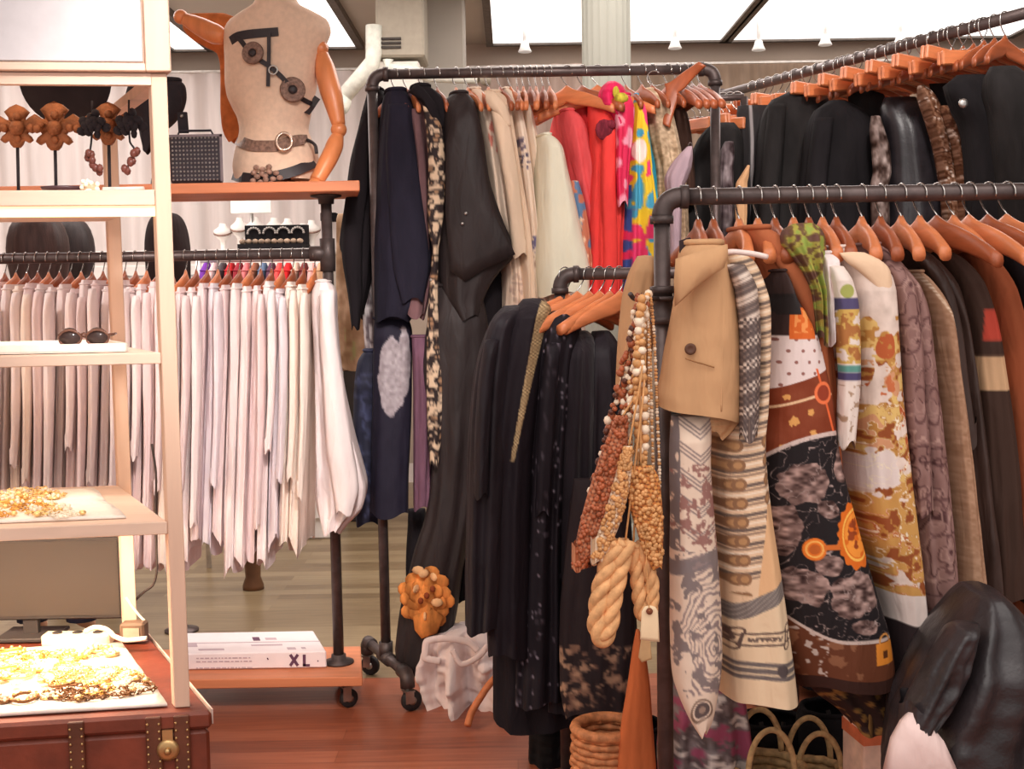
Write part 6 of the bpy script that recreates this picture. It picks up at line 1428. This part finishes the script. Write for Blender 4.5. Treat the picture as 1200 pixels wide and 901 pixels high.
garment('dress', 'black dress between the two brown sequined dresses', 'dress', [(98, 1092, 1120), (115, 1096, 1134), (150, 1106, 1150), (218, 1116, 1160), (560, 1120, 1170), (820, 1122, 1174)], 3.92, JET, GB, b=.06, collar=False, ramp=.06, top=.2, seed=82)
garment('dress', 'brown sequined dress nearer the rack end, second of two', 'dress', [(124, 1104, 1112), (140, 1110, 1124), (165, 1118, 1132), (200, 1124, 1140), (222, 1126, 1142), (330, 1132, 1150)], 3.78, None, GB, paint=bseq, b=.04, bb=.08, amp=.14, collar=False, ramp=.06, top=.2, seed=83, M=70, N=110)
garment('jacket', 'large black jacket at the near end of the receding rack', 'jacket', [(88, 1126, 1160), (98, 1112, 1172), (115, 1118, 1182), (150, 1136, 1192), (218, 1142, 1204), (400, 1146, 1222), (840, 1146, 1234)], 3.62, JET, GB, b=.09, bb=.12, amp=.1, collar=False, ramp=.06, top=.2, seed=84)
garment('coat', 'black coat past the large jacket on the receding rack', 'coat', [(78, 1166, 1196), (95, 1160, 1214), (140, 1168, 1232), (260, 1180, 1256), (420, 1184, 1268), (840, 1186, 1280)], 3.5, CHAR, GB, b=.09, bb=.12, amp=.1, collar=False, ramp=.06, top=.2, seed=85)
m = MB(); m.ball(P(1129, 121, 3.51), (.014, .006, .014), n=10); m.build('button', STEEL, [o for o in bpy.data.objects if o.get('label', '').startswith('large black jacket')][0])
# clamp hangers over the black clothes: (picture column on the rail, turn, tilt)
cl = [(884, 4, 0), (893, -14, 3), (902, 10, -2), (912, -6, 2), (922, 16, -3), (932, -10, 3), (945, 8, 4), (958, -12, 10), (972, 6, -4), (988, -8, 3), (1004, 10, -5), (1018, -12, 4), (1032, 6, -6), (1046, -6, 5), (1060, 12, -6), (1076, -10, 4), (1092, 8, -5), (1110, -6, 6), (1126, 10, -6), (1146, -8, 4)]
for i, (x, a, tl) in enumerate(cl):
    q = onk(x); hang('clamp', q, angk + R(90 + a * .4) + pi, f'orange clamp hanger, {ORD[i]} along the receding rail from its far end', 'clamp hangers on the receding rail', tilt=R(tl))
for i, x in enumerate(range(934, 1180, 12)):
    q = onk(x); hang('inner_brown', q, angk + R(92 + (i % 3) * 4), f'wooden shoulder hanger, {ORD[i]} along the receding rail from its far end', 'shoulder hangers on the receding rail')
# lower cluster of clamp hangers on a short arm
sa = P(800, 118, 4.62); sb = P(872, 112, 4.55)
arm = thing('display_rail', 'short dark display arm bearing the lower cluster of clamp hangers', 'clothes rack', (sb[0], sb[1], 0))
zz = sa[2]
pipe(arm, (sa[0], sa[1], zz), (sb[0], sb[1], zz), .012, 'rail'); pipe(arm, (sb[0], sb[1], 0), (sb[0], sb[1], zz), .014, 'post')
m = MB(); m.lathe([(.055, 0), (.055, .007), (.026, .012), (.025, .035)], (sb[0], sb[1], 0), n=22); m.build('flange', IRONF, arm)
for i, (x, a, tl) in enumerate(((806, 62, 2), (814, 48, -3), (822, 40, 4), (830, 30, -3), (838, 52, 4), (846, 24, -2), (854, 36, 3), (862, 20, -3))):
    q = np.array([P(x, 115, 4.59)[0], sa[1] + (sb[1] - sa[1]) * (x - 800) / 72., zz]); hang('clamp', q, R(-a), f'orange clamp hanger, {ORD[i]} on the short display arm', 'clamp hangers on the short arm', tilt=R(tl))

# ------------------------------------------------------------------ things under the front rack
WIC = mat('straw_wicker', (196, 160, 112), rough=.65, var=.25, scale=60, bump=.3)
def basket(px, py, d, rad, label, hy):
    c = Pz(px, d, 0); t = thing('wicker_basket', label, 'basket', c); zr_ = P(px, py, d)[2]; n = int(zr_ / .02); m = MB()
    for i in range(n):
        a = np.arange(44) * 2 * pi / 44; rr = rad * (.8 + .2 * i / n)
        m.tube([(c[0] + (rr + .003 * sin(11 * q + pi * i)) * cos(q), c[1] + (rr + .003 * sin(11 * q + pi * i)) * sin(q), .011 + i * .02) for q in a], .0112, n=6, closed=True)
    m.build('weave', WIC, t); m = MB(); m.lathe([(rad * .78, .004), (rad * .78, .012)], c, n=30); m.build('bottom_weave', WIC, t)
    top = P(px, hy, d)[2]
    for yo in (-rad * .8, rad * .8):
        m = MB(); a = np.linspace(0, pi, 24); m.tube([(c[0] + .055 * cos(q), c[1] + yo, zr_ - .02 + (top - zr_ + .02) * sin(q)) for q in a], .0075, n=8); m.build('handle', WIC, t)
basket(897, 884, 2.95, .09, 'wicker basket with pale looped handles under the cream printed coat', 843)
basket(954, 890, 3.02, .07, 'smaller wicker basket with brown looped handles under the silk tunic', 850)
def pile(X, Y):
    n = fbm(X / 14, Y / 9, 5); c = np.array([120, 108, 108.]) + (fbm(X / 6, Y / 6, 9)[:, None] - .5) * 110; c = mix(c, n > .6, (168, 84, 110)); return mix(c, (n < .37), (226, 214, 206))
garment('bag_or_shade_filler', 'grey and pink patterned cloth bag on the floor beside the front post', 'bag', [(846, 800, 850), (856, 786, 866), (880, 780, 876), (940, 776, 884), (1040, 782, 880), (1052, 790, 872)], 3.02, None, paint=pile, b=.12, amp=.22, seed=91, M=90, N=90, hem=0, collar=True, body_name='pouch')
bpy.data.objects['bag_or_shade_filler'].location.z = 0
for ch in bpy.data.objects['bag_or_shade_filler'].children:
    pass
for i, (x, y, d_, w_, lab) in enumerate(((905, 842, 3.25, .20, 'made-up black bag standing for shade behind the wicker baskets'), (985, 828, 3.2, .22, 'made-up black bag standing for shade between the smaller wicker basket and pink carton'), (1070, 815, 3.15, .22, 'made-up black bag standing for shade behind the leather jacket'), (745, 848, 3.5, .18, 'made-up black bag standing for shade on the floor beyond the suede scarf'), (650, 846, 3.62, .16, 'made-up black bag standing for shade beneath the straight black skirt'))):  # invented black bags, dark shapes in place of shade under the racks
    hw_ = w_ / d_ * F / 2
    g_ = garment('bag_or_shade_filler', lab, 'bag', [(y, x - hw_ * .8, x + hw_ * .8), (y + 8, x - hw_ * .95, x + hw_ * .95), (y + 60, x - hw_, x + hw_), (340 + 1.39 * F / d_ - (x - 600) * .0166, x - hw_ * .95, x + hw_ * .95)], d_, JET, b=.09, amp=.16, seed=200 + i, hem=0, body_name='pouch', top=.7)
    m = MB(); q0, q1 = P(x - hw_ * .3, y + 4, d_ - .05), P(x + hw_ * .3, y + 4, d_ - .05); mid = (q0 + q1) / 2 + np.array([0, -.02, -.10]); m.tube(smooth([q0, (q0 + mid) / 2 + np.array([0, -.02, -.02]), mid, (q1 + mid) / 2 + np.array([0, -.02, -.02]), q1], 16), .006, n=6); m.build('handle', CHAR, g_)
c = Pz(1022, 2.86, 0); t = thing('carton', 'pale pink carton with an orange band under the dark skirt', 'box', c)
zt2 = P(1022, 842, 2.86)[2]
m = MB(); m.box((c[0], c[1], zt2 / 2), (.10, .12, zt2), .15, bev=.004); m.build('body', mat('pale_pink_card', (236, 200, 178), bump=.02), t)
m = MB(); m.box((c[0], c[1], zt2 * .93), (.102, .122, .03), .15); m.build('band', mat('orange_card', (220, 120, 80), bump=0), t)
m = MB(); m.box((c[0], c[1], zt2 + .003), (.104, .124, .008), .15, bev=.002); m.build('lid', mat('pale_pink_lid_card', (240, 214, 196), bump=0), t)
# seated shopper's leather sleeve: a leather jacket thrown over a pale stool
d = 2.34
GLB = mat('black_leather', (46, 40, 42), rough=.38, var=.3, scale=14, bump=.35, spec=.5)
st = thing('stool', 'pale wooden stool draped with the black leather jacket', 'stool', Pz(1152, d + .06, 0))
sc_ = Pz(1152, d + .06, 0); zs_ = P(1110, 880, d)[2]
m = MB(); m.lathe([(.11, -.02), (.12, -.012), (.12, 0), (.11, .008)], (sc_[0], sc_[1], zs_), n=28); m.build('seat', PINEL, st)
for a in (.6, 2.2, 3.7, 5.3):
    m = MB(); m.tube([(sc_[0] + .13 * cos(a), sc_[1] + .13 * sin(a), 0), (sc_[0] + .08 * cos(a), sc_[1] + .08 * sin(a), zs_ - .015)], [.013, .016], n=10); m.build('leg', PINEL, st)
lj = garment('leather_jacket', 'black leather jacket slumped over a stool at the front rack corner', 'jacket', [(690, 1150, 1180), (705, 1138, 1196), (725, 1124, 1212), (750, 1106, 1226), (780, 1090, 1240), (810, 1074, 1250), (840, 1062, 1256), (875, 1056, 1258), (910, 1052, 1258), (950, 1056, 1256)], d, GLB, b=.16, bb=.2, amp=.2, k=6, seed=95, M=80, N=80, hem=.01, ramp=.3, collar=False,
    sleeve=[dict(prof=[(730, 1122, 1150), (760, 1100, 1142), (800, 1078, 1130), (830, 1064, 1112), (852, 1058, 1096)], d=d - .12, k=dict(b=.05, amp=.22, k=5, M=40, N=50))])
m = MB(); m.plate([(1070, 831), (1086, 844), (1104, 866), (1122, 905), (1036, 905), (1045, 866), (1056, 846)], d - .15, .02, .02); m.build('pale_lining', cloth('pale_lining', (236, 210, 204), var=.03), lj)

# ------------------------------------------------------------------ far counter behind the shirts
dC = 7.0
W_ = mat('white_counter', (232, 224, 218), rough=.5, var=.03, bump=.02)
A = P(180, 310, dC); t = thing('display_counter', 'white display counter far behind the shirt rack', 'counter', (A[0], dC, 0))
x0, x1 = P(60, 300, dC)[0], P(384, 300, dC)[0]; zc_ = P(300, 292, dC)[2]
m = MB(); m.pbox((x0, dC, 0), (x1 - x0, 0, 0), (0, .55, 0), (0, 0, zc_ - .03), bev=.01); m.build('body', W_, t)
m = MB(); m.pbox((x0 - .02, dC - .03, zc_ - .03), (x1 - x0 + .04, 0, 0), (0, .61, 0), (0, 0, .03), bev=.005); m.build('worktop', W_, t)
for k in range(5):
    xx = x0 + (x1 - x0) * (.02 + k * .196); m = MB(); m.pbox((xx, dC - .014, .12), ((x1 - x0) * .18, 0, 0), (0, .014, 0), (0, 0, zc_ - .2), bev=.004); dr = m.build('door', W_, t)
    m = MB(); m.tube([(xx + .08, dC - .03, zc_ - .14), (xx + .2, dC - .03, zc_ - .14)], .006, n=8); m.build('handle', STEEL, dr)
# black jewellery case with pale pieces
A = P(276, 290, dC); B_ = P(352, 290, dC); zt3 = P(300, 261, dC)[2]; zc2 = zc_ + .002
t = thing('jewellery_display', 'black velvet jewellery display with pale pieces on the far counter', 'display case', (A[0], dC + .1, zc2))
m = MB(); m.pbox((A[0], dC + .05, zc2), (B_[0] - A[0], 0, 0), (0, .3, 0), (0, 0, .03)); m.pbox((A[0], dC + .26, zc2 + .03), (B_[0] - A[0], 0, 0), (0, .06, 0), (0, 0, zt3 - zc2 - .03)); m.build('case', JET, t)
m = MB(); rn = random.Random(6)
for cxn in (.15, .4, .62, .85):
    q = np.array([A[0] + (B_[0] - A[0]) * cxn, dC + .25, zc2 + .10]); 
    for w in range(9): a = w / 8 * pi; m.ball(q + np.array([.035 * cos(a), -.005, .03 * sin(a)]), .008, n=6)
m.build('necklace_pattern', mat('grey_silver', (170, 162, 156), rough=.4, metal=.4, bump=0), t)
m = MB()
for w in range(10): m.ball((A[0] + (B_[0] - A[0]) * (.05 + .1 * w), dC + .10, zc2 + .045), (.02, .02, .016), n=8)
m.build('bead_pattern', mat('tan_grey_stone', (156, 132, 112), rough=.5, bump=0, var=.4, scale=30), t)
# white placard
A = P(266, 249, dC + .3); B_ = P(314, 247, dC + .3); C_ = P(266, 229, dC + .3)
t = thing('placard', 'blank white placard standing above the black jewellery display', 'sign', (A[0], dC + .3, zc2))
m = MB(); m.pbox((A[0], dC + .40, A[2]), (B_[0] - A[0], 0, 0), (0, .015, 0), (0, 0, C_[2] - A[2] + .05), bev=.003); m.build('board', mat('bright_white_card', (250, 246, 240), bump=0, var=0), t)
m = MB(); m.tube([((A[0] + B_[0]) / 2, dC + .41, zc2), ((A[0] + B_[0]) / 2, dC + .41, A[2])], .01, n=8); m.lathe([(.06, 0), (.06, .008)], ((A[0] + B_[0]) / 2, dC + .41, zc2), n=20); m.build('stem', STEEL, t)
# row of white busts/pieces and small dark box
for i, (x, h) in enumerate(((262, 262), (282, 255), (300, 254), (322, 255), (338, 256), (356, 262), (366, 258))):
    q = Pz(x, dC + .44, zc2); z_ = max(P(x, h, dC + .44)[2], zc2 + .08)
    t = thing('jewellery_bust', f'white jewellery bust on the far counter, {ORD[i]} from the dark-haired person', 'bust', q, 'white busts on the far counter')
    m = MB(); hh = z_ - zc2; m.lathe([(.04, 0), (.04, .006), (.015, .012), (.018, hh * .4), (.05, hh * .6), (.055, hh * .75), (.022, hh * .9), (.018, hh)], q, n=18); m.build('body', W_, t)
    m = MB(); a = np.arange(18) * 2 * pi / 18; m.tube([(q[0] + .05 * cos(w), q[1] + .05 * sin(w) * 1.06, zc2 + hh * .68 - .02 * max(0, -sin(w))) for w in a], .006, n=6, closed=True); m.build('necklace', MED, t)
A = P(339, 246, dC + .5); t = thing('wall_speaker', 'small black speaker box mounted beside the white placard', 'speaker', A)
m = MB(); m.pbox((A[0], 8.72, A[2]), (.11, 0, 0), (0, .12, 0), (0, 0, .06), bev=.004); m.build('body', JET, t)
m = MB(); m.lathe([(.022, 0), (.022, .003)], (A[0] + .055, 8.72, A[2] + .03), (0, -1, 0), 16); m.build('cone_grille', MATS['dark_grey_plastic'], t)
# colourful clothes on a far low rail
A = P(232, 312, 6.3); zl2 = P(300, 304, 6.3)[2]; xa, xb = P(232, 300, 6.3)[0], P(386, 300, 6.3)[0]
t = thing('clothes_rack', 'far low white rail of small colourful clothes behind the shirt rack', 'clothes rack', (xa, 6.3, 0))
WP = mat('white_rail_paint', (236, 230, 226), rough=.4, bump=0)
m = MB(); m.tube([(xa, 6.3, zl2), (xb, 6.3, zl2)], .012, n=8); m.build('rail', WP, t)
for x in (xa, xb): m = MB(); m.tube([(x, 6.3, 0), (x, 6.3, zl2)], .014, n=8); m.build('post', WP, t)
cols = [('purple', (120, 60, 160)), ('pale pink', (226, 190, 190)), ('dark grey', (80, 74, 78)), ('red', (196, 50, 54)), ('wine', (150, 50, 60)), ('rose', (214, 120, 122)), ('brown', (150, 92, 70)), ('slate blue', (110, 130, 160)), ('plum', (96, 60, 80)), ('coral', (226, 84, 82)), ('scarlet', (206, 44, 48)), ('pale peach', (230, 190, 170)), ('maroon', (110, 46, 46)), ('blush', (226, 170, 166)), ('tan', (190, 150, 120))]
for i, (n_, c) in enumerate(cols):
    x = 240 + i * 9.6
    garment('blouse', f'{n_} blouse on the far low rail behind the shirts', 'blouse', [(308, x - 2, x + 2), (314, x - 4, x + 4), (350, x - 4.4, x + 4.4), (420, x - 4.5, x + 4.5), (470, x - 4.5, x + 4.5)], 6.3, cloth('far_' + n_.replace(' ', '_'), c, var=.12), 'blouses on the far low rail', b=.14, M=20, N=14, seed=i, collar=True)
# patterned hanging behind the black jacket, left of the tall rack
def must(X, Y):
    n = fbm(X / 8, Y / 12, 4); c = np.array([166, 136, 108.]) + (n[:, None] - .5) * 120; return mix(c, (X > 404) & (X < 418) & (Y > 385) & (Y < 420) & (n > .4), (142, 140, 92))
garment('tapestry', 'mottled tan patterned hanging behind the black jacket sleeve', 'hanging', [(250, 396, 446), (258, 394, 448), (330, 394, 450), (400, 395, 450), (432, 396, 450)], 5.6, None, paint=must, b=.03, amp=.1, seed=97, M=60, N=70, collar=False, body_name='cloth')
A = onz(420, 640, 0); yy = 7.5; t = thing('plinth', 'dark grey plinth behind the hanging jeans', 'plinth', Pz(420, yy, 0))
m = MB(); c = Pz(422, yy, 0); m.box((c[0], yy + .12, P(420, 434, yy)[2] / 2), (.24, .2, P(420, 434, yy)[2]), bev=.006); m.build('body', MATS['dark_grey_plastic'], t)
m = MB(); m.box((c[0], yy + .12, P(420, 434, yy)[2] + .008), (.26, .22, .014), bev=.003); m.build('top_plate', W_, t)
# turned wooden leg of a far table
c = onz(297, 690, 0); t = thing('side_table', 'round brown side table behind the shirts, its single leg showing below the hems', 'table', c)
m = MB(); m.lathe([(.22, .62), (.24, .63), (.24, .65), (.23, .66)], c, n=30); m.build('table_top', mat('brown_table_wood', (112, 78, 54), rough=.4, bump=.05, var=.2, scale=9), t)
m = MB(); m.lathe([(.05, 0), (.05, .02), (.036, .06), (.04, .14), (.024, .22), (.018, .32), (.022, .62)], (c[0], c[1], 0), n=18); m.build('leg', MATS['brown_table_wood'], t)

# ------------------------------------------------------------------ people far behind, backs turned
def person(px, py_top, d, label, hair, top_c, long_hair, width=1.0, turn=0.0):
    base = Pz(px, d, 0); H = P(px, py_top, d)[2]; k = H / 1.72; x, y = base[0], base[1]
    t = thing('person', label, 'person', (x, y, 0), None)
    sk = [(0, 0, .93), (0, 0, 1.10), (0, .0, 1.30), (0, .01, 1.42), (0, 0, 1.50), (0, -.01, 1.57), (0, 0, 1.64), (.09, 0, .88), (.10, 0, .50), (.10, .02, .09), (.10, -.12, .03), (-.09, 0, .88), (-.10, 0, .50), (-.10, .02, .09), (-.10, -.12, .03), (.17, 0, 1.38), (.21, .01, 1.12), (.22, -.06, .90), (.22, -.09, .82), (-.17, 0, 1.38), (-.21, .01, 1.12), (-.22, -.06, .90), (-.22, -.09, .82), (.0, -.095, 1.56)]
    rd = [.15, .13, .15, .09, .055, .075, .08, .09, .065, .042, .03, .09, .065, .042, .03, .06, .042, .03, .03, .06, .042, .03, .03, .014]
    ed = [(0, 1), (1, 2), (2, 3), (3, 4), (4, 5), (5, 6), (0, 7), (7, 8), (8, 9), (9, 10), (0, 11), (11, 12), (12, 13), (13, 14), (2, 15), (15, 16), (16, 17), (17, 18), (2, 19), (19, 20), (20, 21), (21, 22), (5, 23)]
    # turned away: the nose points to the far side
    c_, s_ = cos(pi + turn), sin(pi + turn)
    V = [((a * c_ - b_ * s_) * k, (a * s_ + b_ * c_) * k, z * k) for a, b_, z in sk]
    me = bpy.data.meshes.new('body'); me.from_pydata(V, ed, []); o = bpy.data.objects.new('body', me); COL.objects.link(o); o.parent = t
    mo = o.modifiers.new('skin', 'SKIN')
    if not me.skin_vertices: me.attributes
    for v, r_ in zip(me.skin_vertices[0].data, rd): v.radius = (r_ * k * .8, r_ * k * .8)
    me.skin_vertices[0].data[0].use_root = True
    su = o.modifiers.new('sub', 'SUBSURF'); su.levels = su.render_levels = 2
    me.materials.append(mat('skin_tone', (206, 154, 126), rough=.6, bump=.02, var=.05))
    def lp(prof): return [(r_ * k, z * k) for r_, z in prof]
    fx, fy = -s_ * -1 * 0, 0
    m = MB(); pr = [(.01, 1.745), (.035, 1.741), (.06, 1.730), (.082, 1.708), (.097, 1.68), (.108, 1.64), (.112, 1.60), (.112, 1.55), (.10, 1.48)] + ([(.11, 1.38), (.115, 1.25), (.07, 1.20)] if long_hair else [(.06, 1.46)])
    n = 28; V = []; fs = []
    for r_, z in pr:
        for q in np.arange(n) * 2 * pi / n:
            rr = r_ * (1 + .03 * sin(9 * q)) * width; ox, oy = rr * cos(q), rr * .92 * sin(q) - .025
            if oy > .05 and z < 1.66: oy = .05
            a, b_ = ox, -oy; V.append((x + (a * c_ - b_ * s_) * k * 1, y + (a * s_ + b_ * c_) * k, z * k * (1.72 / 1.74)))
    for i in range(len(pr) - 1):
        for q in range(n): fs.append((i * n + q, i * n + (q + 1) % n, (i + 1) * n + (q + 1) % n, (i + 1) * n + q))
    fs += [tuple(range(n))[::-1], tuple((len(pr) - 1) * n + q for q in range(n))]; m.add(V, fs); m.build('hair', hair, t)
    m = MB()
    m.lathe(lp([(.075, 1.44), (.12, 1.42), (.19, 1.36), (.20, 1.28), (.185, 1.1), (.195, .9), (.2, .86)]), (x, y, 0), n=26); m.build('top', top_c, t)
    for s in (-1, 1):
        m = MB(); m.tube(smooth([np.array([x, y, 0]) + np.array([s * .16, 0, 1.37]) * k, np.array([x, y, 0]) + np.array([s * .215, 0, 1.12]) * k, np.array([x, y, 0]) + np.array([s * .225, .06, .92]) * k], 12), np.linspace(.07, .045, 12) * k, n=12); m.build('sleeve', top_c, t)
        m = MB(); m.tube(smooth([np.array([x, y, 0]) + np.array([s * .085, 0, .9]) * k, np.array([x, y, 0]) + np.array([s * .10, 0, .5]) * k, np.array([x, y, 0]) + np.array([s * .10, 0, .08]) * k], 12), np.linspace(.11, .06, 12) * k, n=12); m.build('trouser_leg', NAVYD, t)
        # face on the far side: eyes and ears
        m = MB(); m.ball(np.array([x, y, 0]) + np.array([s * .03, .072, 1.59]) * k, .012, n=8); m.build('eye', MATS['bright_white_card'], t)
    return t
HB = mat('dark_brown_hair', (66, 46, 42), rough=.5, var=.3, scale=40, stretch=(1, 1, .1), bump=.3); HK = mat('black_brown_hair', (50, 40, 40), rough=.5, var=.25, scale=40, stretch=(1, 1, .1), bump=.3)
person(68, 249, 5.0, 'person with long dark brown hair seen from behind through the shelf tower', HB, cloth('grey_top', (150, 140, 140)), True, 1.05)
person(100, 254, 5.7, 'person with short dark hair beyond the long-haired person', HK, cloth('pattern_top', (196, 184, 176), var=.4, scale=30), False, 1.0)
# dark rounded hat form on a slim stand, near the shelf post
q = Pz(213, 5.1, 0); t = thing('hat_form', 'black rounded hat form on a slim stand beside the shelf post', 'display form', q)
zt4 = P(213, 249, 5.1)[2]; zb4 = P(213, 335, 5.1)[2]; hh = zt4 - zb4
m = MB(); m.lathe([(.06, zb4), (.088, zb4 + .02)] + [(.092 * cos(a) ** .55 if a < 1.55 else .004, zb4 + hh * .45 + hh * .55 * sin(a)) for a in np.linspace(0, 1.56, 14)], (q[0], q[1], 0), n=32); m.build('form_body', cloth('black_felt_form', (52, 42, 42), bump=.05), t)
m = MB(); m.tube([(q[0], q[1], .01), (q[0], q[1], zb4 + .01)], .012, n=10); m.build('stand_pole', IRON, t)
m = MB(); m.lathe([(.07, 0), (.07, .008), (.03, .016), (.014, .04)], q, n=28); m.build('stand_foot', IRON, t)

loop('mauve-grey blouse sleeve in front of the innermost black jacket', 809, 173, 3.9)
loop('mottled tan patterned hanging behind the black jacket sleeve', 421, 251, 5.6)
# ------------------------------------------------------------------ light
def area(loc, size, power, rgb, rot=(0, 0, 0), name='lamp'):
    l = bpy.data.lights.new(name, 'AREA'); l.shape = 'RECTANGLE'; l.size, l.size_y = size; l.energy = power; l.color = rgb
    o = bpy.data.objects.new(name, l); COL.objects.link(o); o.location = loc; o.rotation_euler = rot; return o
WARM = (1.0, .93, .88)
area((-.6, 1.0, 3.15), (3.0, 1.6), 36, WARM, name='ceiling_lamp')
area((1.6, 1.2, 3.15), (2.0, 1.6), 20, WARM, name='ceiling_lamp')
area((0, 5.6, 3.12), (6.0, 1.6), 120, WARM, name='ceiling_lamp')
area((-3.2, 6.4, 3.12), (2.5, 2.5), 70, WARM, name='ceiling_lamp')
area((0, -.3, 2.2), (4.0, 1.6), 20, (1, .92, .88), (R(80), 0, 0), name='front_fill')  # added fill light facing the racks from the viewer's side
def aimed(loc, to, size, power, name):
    from mathutils import Vector
    l = bpy.data.lights.new(name, 'SPOT'); l.energy = power; l.color = WARM; l.spot_size = R(size); l.spot_blend = .5; l.shadow_soft_size = .12
    o = bpy.data.objects.new(name, l); COL.objects.link(o); o.location = loc; o.rotation_euler = (Vector(to) - Vector(loc)).to_track_quat('-Z', 'Y').to_euler(); return o
aimed((.05, 1.0, 3.0), (-1.0, 4.2, .95), 30, 310, 'added_spot')  # added spot to brighten the white shirts, no fixture belongs to it
aimed((-2.9, 2.6, 3.0), (-1.7, 4.2, .95), 42, 150, 'added_spot')  # second added spot, for the shirts behind the shelf tower
aimed((.9, 2.3, 3.0), (1.15, 4.3, 1.9), 50, 110, 'added_spot')  # added spot that lifts the clamp hangers and black clothes
aimed((.25, 1.7, 3.0), (.15, 4.25, 1.6), 46, 105, 'added_spot')  # added spot that lifts the tall middle rack
# warm strips under the shelf boards
c = base0 + Fv * .5 + Sv * .5
def strip_(z, p, w=.9): area((c[0], c[1], z), (w, .28), p, (1, .80, .58), (0, 0, math.atan2(Fv[1], Fv[0])), 'shelf_strip')
strip_(z3 - .036, 19); strip_(z2 - .03, 2.6); strip_(z1 - .062, 1.0); strip_(ztop - .03, 1.0)
w = bpy.data.worlds.new('World'); S.world = w; w.use_nodes = True
bg = w.node_tree.nodes['Background']; bg.inputs[0].default_value = (1, .94, .90, 1); bg.inputs[1].default_value = .68

cam = bpy.data.cameras.new('camera'); co = bpy.data.objects.new('camera', cam); COL.objects.link(co)
cam.sensor_fit = 'HORIZONTAL'; cam.sensor_width = 36; cam.lens = F / 1200 * 36; cam.clip_start = .05
from mathutils import Matrix
co.matrix_world = Matrix(((_r[0], _u[0], -_f[0], CAM[0]), (_r[1], _u[1], -_f[1], CAM[1]), (_r[2], _u[2], -_f[2], CAM[2]), (0, 0, 0, 1)))
S.camera = co
vs = S.view_settings; S.display_settings.display_device = 'sRGB'
vs.view_transform = 'Standard'; vs.look = 'None'; vs.gamma = 1.0; vs.use_curve_mapping = False; vs.exposure = 0.1
